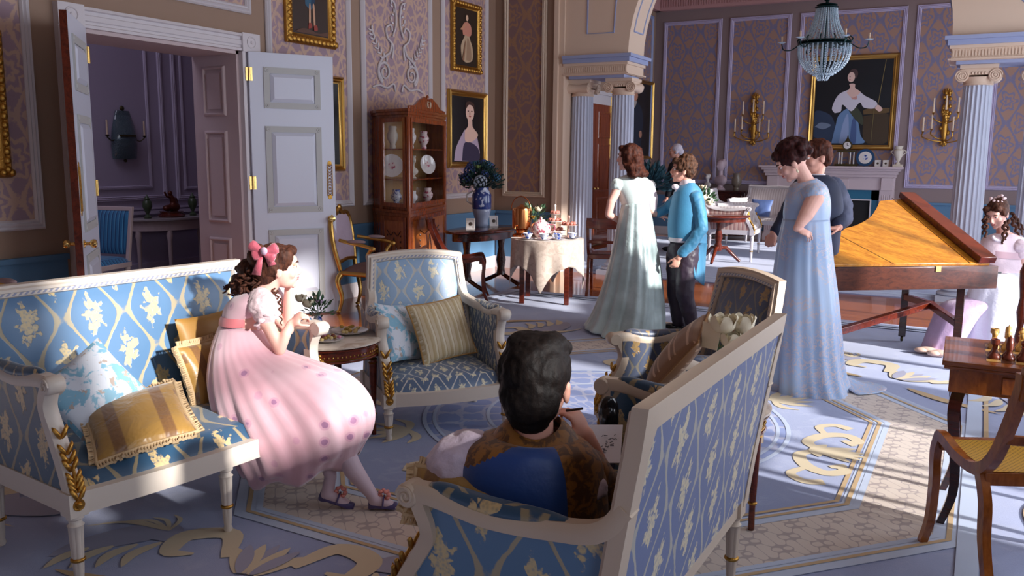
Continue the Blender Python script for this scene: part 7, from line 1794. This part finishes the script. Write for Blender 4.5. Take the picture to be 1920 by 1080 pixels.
# ---------------------------------------------------------------- man in the navy coat behind her
f = Fig(dist_of(FL(1510, 728))+.52); P = f.P
mh = add_head(f, P(1530, 296), (-RIGHT*.85-HF*.15-UP*.15), UP, 1.03, neck=P(1528, 335))
f.limb([P(1528, 350), P(1526, 420), P(1524, 480)], [.10, .15, .13]); 
f.limb([P(1500, 362), P(1470, 410, -.05), P(1450, 438, -.10)], [.055, .045, .028]); add_hand(f, P(1452, 438, -.10), -UP*.8-RIGHT*.35, -RIGHT*.6-HF*.6, 1., 1.4, 1)
f.limb([P(1562, 360), P(1586, 405, -.02), P(1572, 425, -.18)], [.055, .048, .032]); add_hand(f, P(1570, 428, -.2), -RIGHT-HF*.2, UP, 1., .6, -1)
mn = finish(f, 'person in a dark navy tailcoat half hidden behind the lady in the blue gown', 'skin')
face_parts(mn, mh, 'hair_brown')
navy = silk('navy_wool', srgb(20, 28, 52), .8, .0, (50, .2, .004), srgb(26, 36, 68))
sloft(f, 'tailcoat', [(1505, 328), (1488, 345), (1482, 390), (1488, 440), (1490, 480), (1494, 560)], [(1552, 328), (1572, 345), (1580, 390), (1574, 440), (1570, 470), (1556, 560)], [.09, .14, .16, .15, .16, .15], [0]*6, navy, mn, cap=True, k=6)
g = MB(); f.limb([P(1500, 358), P(1482, 392, -.02), P(1468, 418, -.06), P(1455, 432, -.09)], [.078, .066, .056, .044], g); g.build('coat_sleeve', navy, mn, smooth=179, remesh=.010, smooth_it=3, displ=(.05, .014))
g = MB(); f.limb([P(1562, 352), P(1580, 385, .0), P(1583, 410, -.04), P(1570, 422, -.16)], [.080, .070, .062, .05], g); g.build('coat_sleeve', navy, mn, smooth=179, remesh=.010, smooth_it=3, displ=(.05, .014))
g = MB()
for x_, o_ in ((1508, .0), (1540, .04)):
    pp = P(x_, 600, o_); f.limb([P(x_, 490, o_), P(x_+1, 580, o_), V((pp.x, pp.y, .06))], [.095, .07, .055], g)
    g.ell(V((pp.x, pp.y, .05))-HF*.08, (.05, .11, .04))
g.build('trousers', navy, mn, smooth=179, remesh=.011, smooth_it=3)
g = MB(); nb = P(1528, 335); g.loft([[nb+RIGHT*cos(a)*r_+HF*sin(a)*r_+UP*z_ for a in [2*pi*j/24 for j in range(24)]] for r_, z_ in ((.060, .035), (.068, .035), (.080, -.02), (.07, -.03))]); g.build('white_stock', 'white_cloth', mn, smooth=70)
def mh2(b):
    b.mt = mh; b.ell((0, -.018, .046), (.086, .100, .086), 18, 12); b.ell((0, -.055, .0), (.078, .06, .075)); b.ell((0, .05, .09), (.06, .04, .03)); b.mt = Matrix.Identity(4)
hairblob('hair', mn, mh2, 'hair_auburn', .008, (.025, .02))

# ---------------------------------------------------------------- pianist
p0 = FL(1745, 664); f = Fig(dist_of(p0)+.02); P = f.P
mh = add_head(f, P(1870, 402), (-RIGHT*.72-HF*.50-UP*.42), UP-RIGHT*.10, .94, neck=P(1882, 440))
f.limb([P(1882, 446), P(1884, 480), P(1888, 540)], [.06, .085, .11]); f.limb([P(1862, 450, .05), P(1884, 446), P(1908, 454, -.04)], [.046, .06, .05])
f.limb([P(1912, 462, -.08), P(1922, 505, -.10)], [.042, .034]); f.limb([P(1922, 505, -.10), P(1898, 516, -.10), P(1874, 512, -.08)], [.032, .026, .02]); add_hand(f, P(1876, 512, -.08), -RIGHT*.9+HF*.2, UP, .85, .55, 1)
f.limb([P(1858, 458, .12), P(1862, 500, .16)], [.040, .032]); f.limb([P(1862, 500, .16), P(1850, 508, .18)], [.03, .022]); add_hand(f, P(1850, 506, .18), -RIGHT*.9+HF*.2, UP, .85, .55, -1)
f.limb([P(1888, 560, 0), P(1832, 572, .0)], [.09, .06]); f.limb([P(1832, 572, .0), P(1790, 620, .02), P(1762, 655, .02)], [.055, .045, .03])
pn_ = finish(f, 'person in a white and pink muslin dress sitting at the keyboard end of the piano', 'skin_pale')
face_parts(pn_, mh, 'hair_brown', (196, 110, 110))
mus = silk('pink_white_muslin', srgb(232, 208, 216), .6, .5, (22, .5, .012)); wsk = silk('white_muslin', srgb(222, 220, 234), .6, .5, (12, .5, .02)); lil = silk('shaded_lilac_muslin', srgb(196, 166, 200), .6, .4, (12, .4, .02))
sloft(f, 'bodice', [(1866, 438), (1848, 446), (1842, 470), (1845, 492), (1850, 510)], [(1900, 438), (1922, 448), (1932, 470), (1934, 492), (1932, 512)], [.06, .10, .115, .12, .13], [0]*5, mus, pn_, cap=True)
sloft(f, 'sash', [(1844, 468), (1844, 480)], [(1932, 474), (1932, 486)], [.122, .125], [0, 0], mat('rosy_sash', srgb(206, 170, 180), .5), pn_, k=3)
sloft(f, 'skirt', [(1846, 508), (1826, 535), (1812, 570), (1806, 610), (1812, 655)], [(1936, 508), (1962, 540), (1972, 580), (1970, 620), (1960, 668)], [.14, .20, .22, .22, .22], [0]*5, wsk, pn_, n=110, folds=foldf(9, .04, 0., 2.), k=6, cap=True)
sloft(f, 'lower_skirt', [(1818, 555), (1768, 572), (1748, 610), (1734, 645), (1729, 660)], [(1880, 570), (1838, 590), (1810, 625), (1796, 655), (1790, 668)], [.16, .17, .16, .15, .15], [.02]*5, lil, pn_, n=90, folds=foldf(8, .04, 0., 1.), k=6, cap=True)  # lower part of her own skirt, its shade coloured in as lilac
for x, y in ((1738, 661), (1762, 667)):
    g = MB(); q = FL(x, y, .025); q.z = .045; g.ell(q, (.075, .04, .028)); g.ell(q-RIGHT*.05, (.05, .032, .022)); g.build('slipper', mat('cream_slipper', srgb(226, 190, 170), .5), pn_, smooth=80)
for x, y, o_ in ((1912, 462, -.09), (1855, 455, .12)): hairblob('puff_sleeve', pn_, lambda b: (b.ell(P(x, y, o_), (.066, .066, .060)), b.ell(P(x+3, y+12, o_), .055)), mus, .008, (.03, .014), 2)
g = MB()
for k in range(16): a = pi*k/15; g.ell(P(1876+14*cos(a), 444+8*sin(a), -.09+.02*abs(cos(a))), (.014, .010, .012), 7, 5)
g.build('ruffled_collar', 'white_cloth', pn_, smooth=80)
def ph(b):
    b.mt = mh; b.ell((0, -.022, .042), (.084, .100, .088), 18, 12); b.ell((0, -.09, .06), (.05, .045, .05)); b.ell((0, -.06, 0), (.07, .05, .07))
    for q in (-1, 1): b.ell((q*.045, .055, .078), (.034, .032, .026)); b.ell((q*.076, .012, .03), (.014, .035, .04))
    b.mt = Matrix.Identity(4)
hairblob('hair', pn_, ph, 'hair_brown', .006, (.02, .010))
g = MB()
for x0_, y0_, x1_, y1_, o_ in ((1850, 410, 1848, 446, -.04), (1846, 405, 1843, 440, -.02), (1884, 415, 1880, 458, -.10), (1890, 412, 1886, 450, -.10), (1896, 410, 1912, 448, -.02), (1900, 405, 1918, 440, .0), (1896, 400, 1920, 430, .03)): curl(g, P(x0_, y0_, o_), P(x1_, y1_, o_), .010, .014, 3, 26)
g.build('ringlets', 'hair_brown', pn_, smooth=80)
g = MB(); random.seed(8)
for k in range(12): g.mt = mh; a = k*.5; g.ell((.06*cos(a)*.9, -.05+.05*sin(a), .125-.01*(k % 3)), (.014, .014, .012), 7, 5)
g.mt = Matrix.Identity(4); g.build('flower_headpiece', mat('blush_flowers', srgb(236, 206, 206), .5), pn_, smooth=80)
q = P(1905, 600, .0)
t = thing('piano_stool', 'low wooden stool under the pianist, mostly hidden by her skirt', 'stool', (q.x, q.y, .0135))
b = MB(); b.lathe([(.16, .40), (.18, .41), (.18, .44), (.16, .45)], n=24); b.build('seat', 'mahogany', t, smooth=50)
for k in range(4): a = pi/4+k*pi/2; b = MB(); b.cyl((.12*cos(a), .12*sin(a), .40), (.15*cos(a), .15*sin(a), 0), .02, .014); b.build('leg', 'mahogany', t, smooth=60)

# ---------------------------------------------------------------- servant in the far room
f = Fig(dist_of((-4.45, 13.6, 0))); P = f.P
mh = add_head(f, P(1267, 284), (-RIGHT*.9+HF*.3), UP, 1.02, neck=P(1270, 304))
f.limb([P(1270, 312), P(1270, 350), P(1270, 385)], [.08, .13, .12]); f.limb([P(1262, 318, -.1), P(1256, 350, -.12), P(1250, 372, -.1)], [.05, .04, .025]); add_hand(f, P(1250, 372, -.1), -UP, -HF, 1., .5, 1)
f.limb([P(1278, 318, .1), P(1284, 350, .12), P(1282, 372, .1)], [.05, .04, .025]); add_hand(f, P(1282, 372, .1), -UP, HF, 1., .5, -1)
sv = finish(f, 'person with white powdered hair and a black coat in the far room, behind the boy', 'skin', .009)
face_parts(sv, mh, 'hair_brown')
blk = mat('black_wool', srgb(16, 16, 26), .8)
sloft(f, 'tailcoat', [(1264, 300), (1254, 310), (1250, 340), (1252, 375), (1252, 420)], [(1280, 300), (1290, 312), (1292, 340), (1290, 375), (1288, 420)], [.08, .14, .15, .14, .15], [0]*5, blk, sv, cap=True)
g = MB()
for dx, o_ in ((-8, -.05), (8, .06)): q = P(1270+dx, 460, o_); f.limb([P(1270+dx, 405, o_), V((q.x, q.y, .5)), V((q.x, q.y, .06))], [.09, .07, .05], g); g.ell(V((q.x, q.y, .05))-RIGHT*.08, (.11, .05, .04))
g.build('trousers', blk, sv, smooth=179, remesh=.013, smooth_it=2)
for pts in (((1262, 316, -.1), (1256, 348, -.12), (1252, 366, -.1)), ((1279, 316, .1), (1286, 348, .12), (1284, 366, .1))): g = MB(); f.limb([P(*q) for q in pts], [.07, .055, .045], g); g.build('coat_sleeve', blk, sv, smooth=179, remesh=.012, smooth_it=2)
hairblob('powdered_hair', sv, lambda b: (b.ell(mh @ V((0, -.02, .045)), (.09, .09, .085)), b.ell(mh @ V((0, -.07, .0)), .06), b.ell(mh @ V((.075, -.02, -.02)), .025), b.ell(mh @ V((-.075, -.02, -.02)), .025)), mat('powdered_white', srgb(206, 200, 214), .7), .009, (.02, .012))
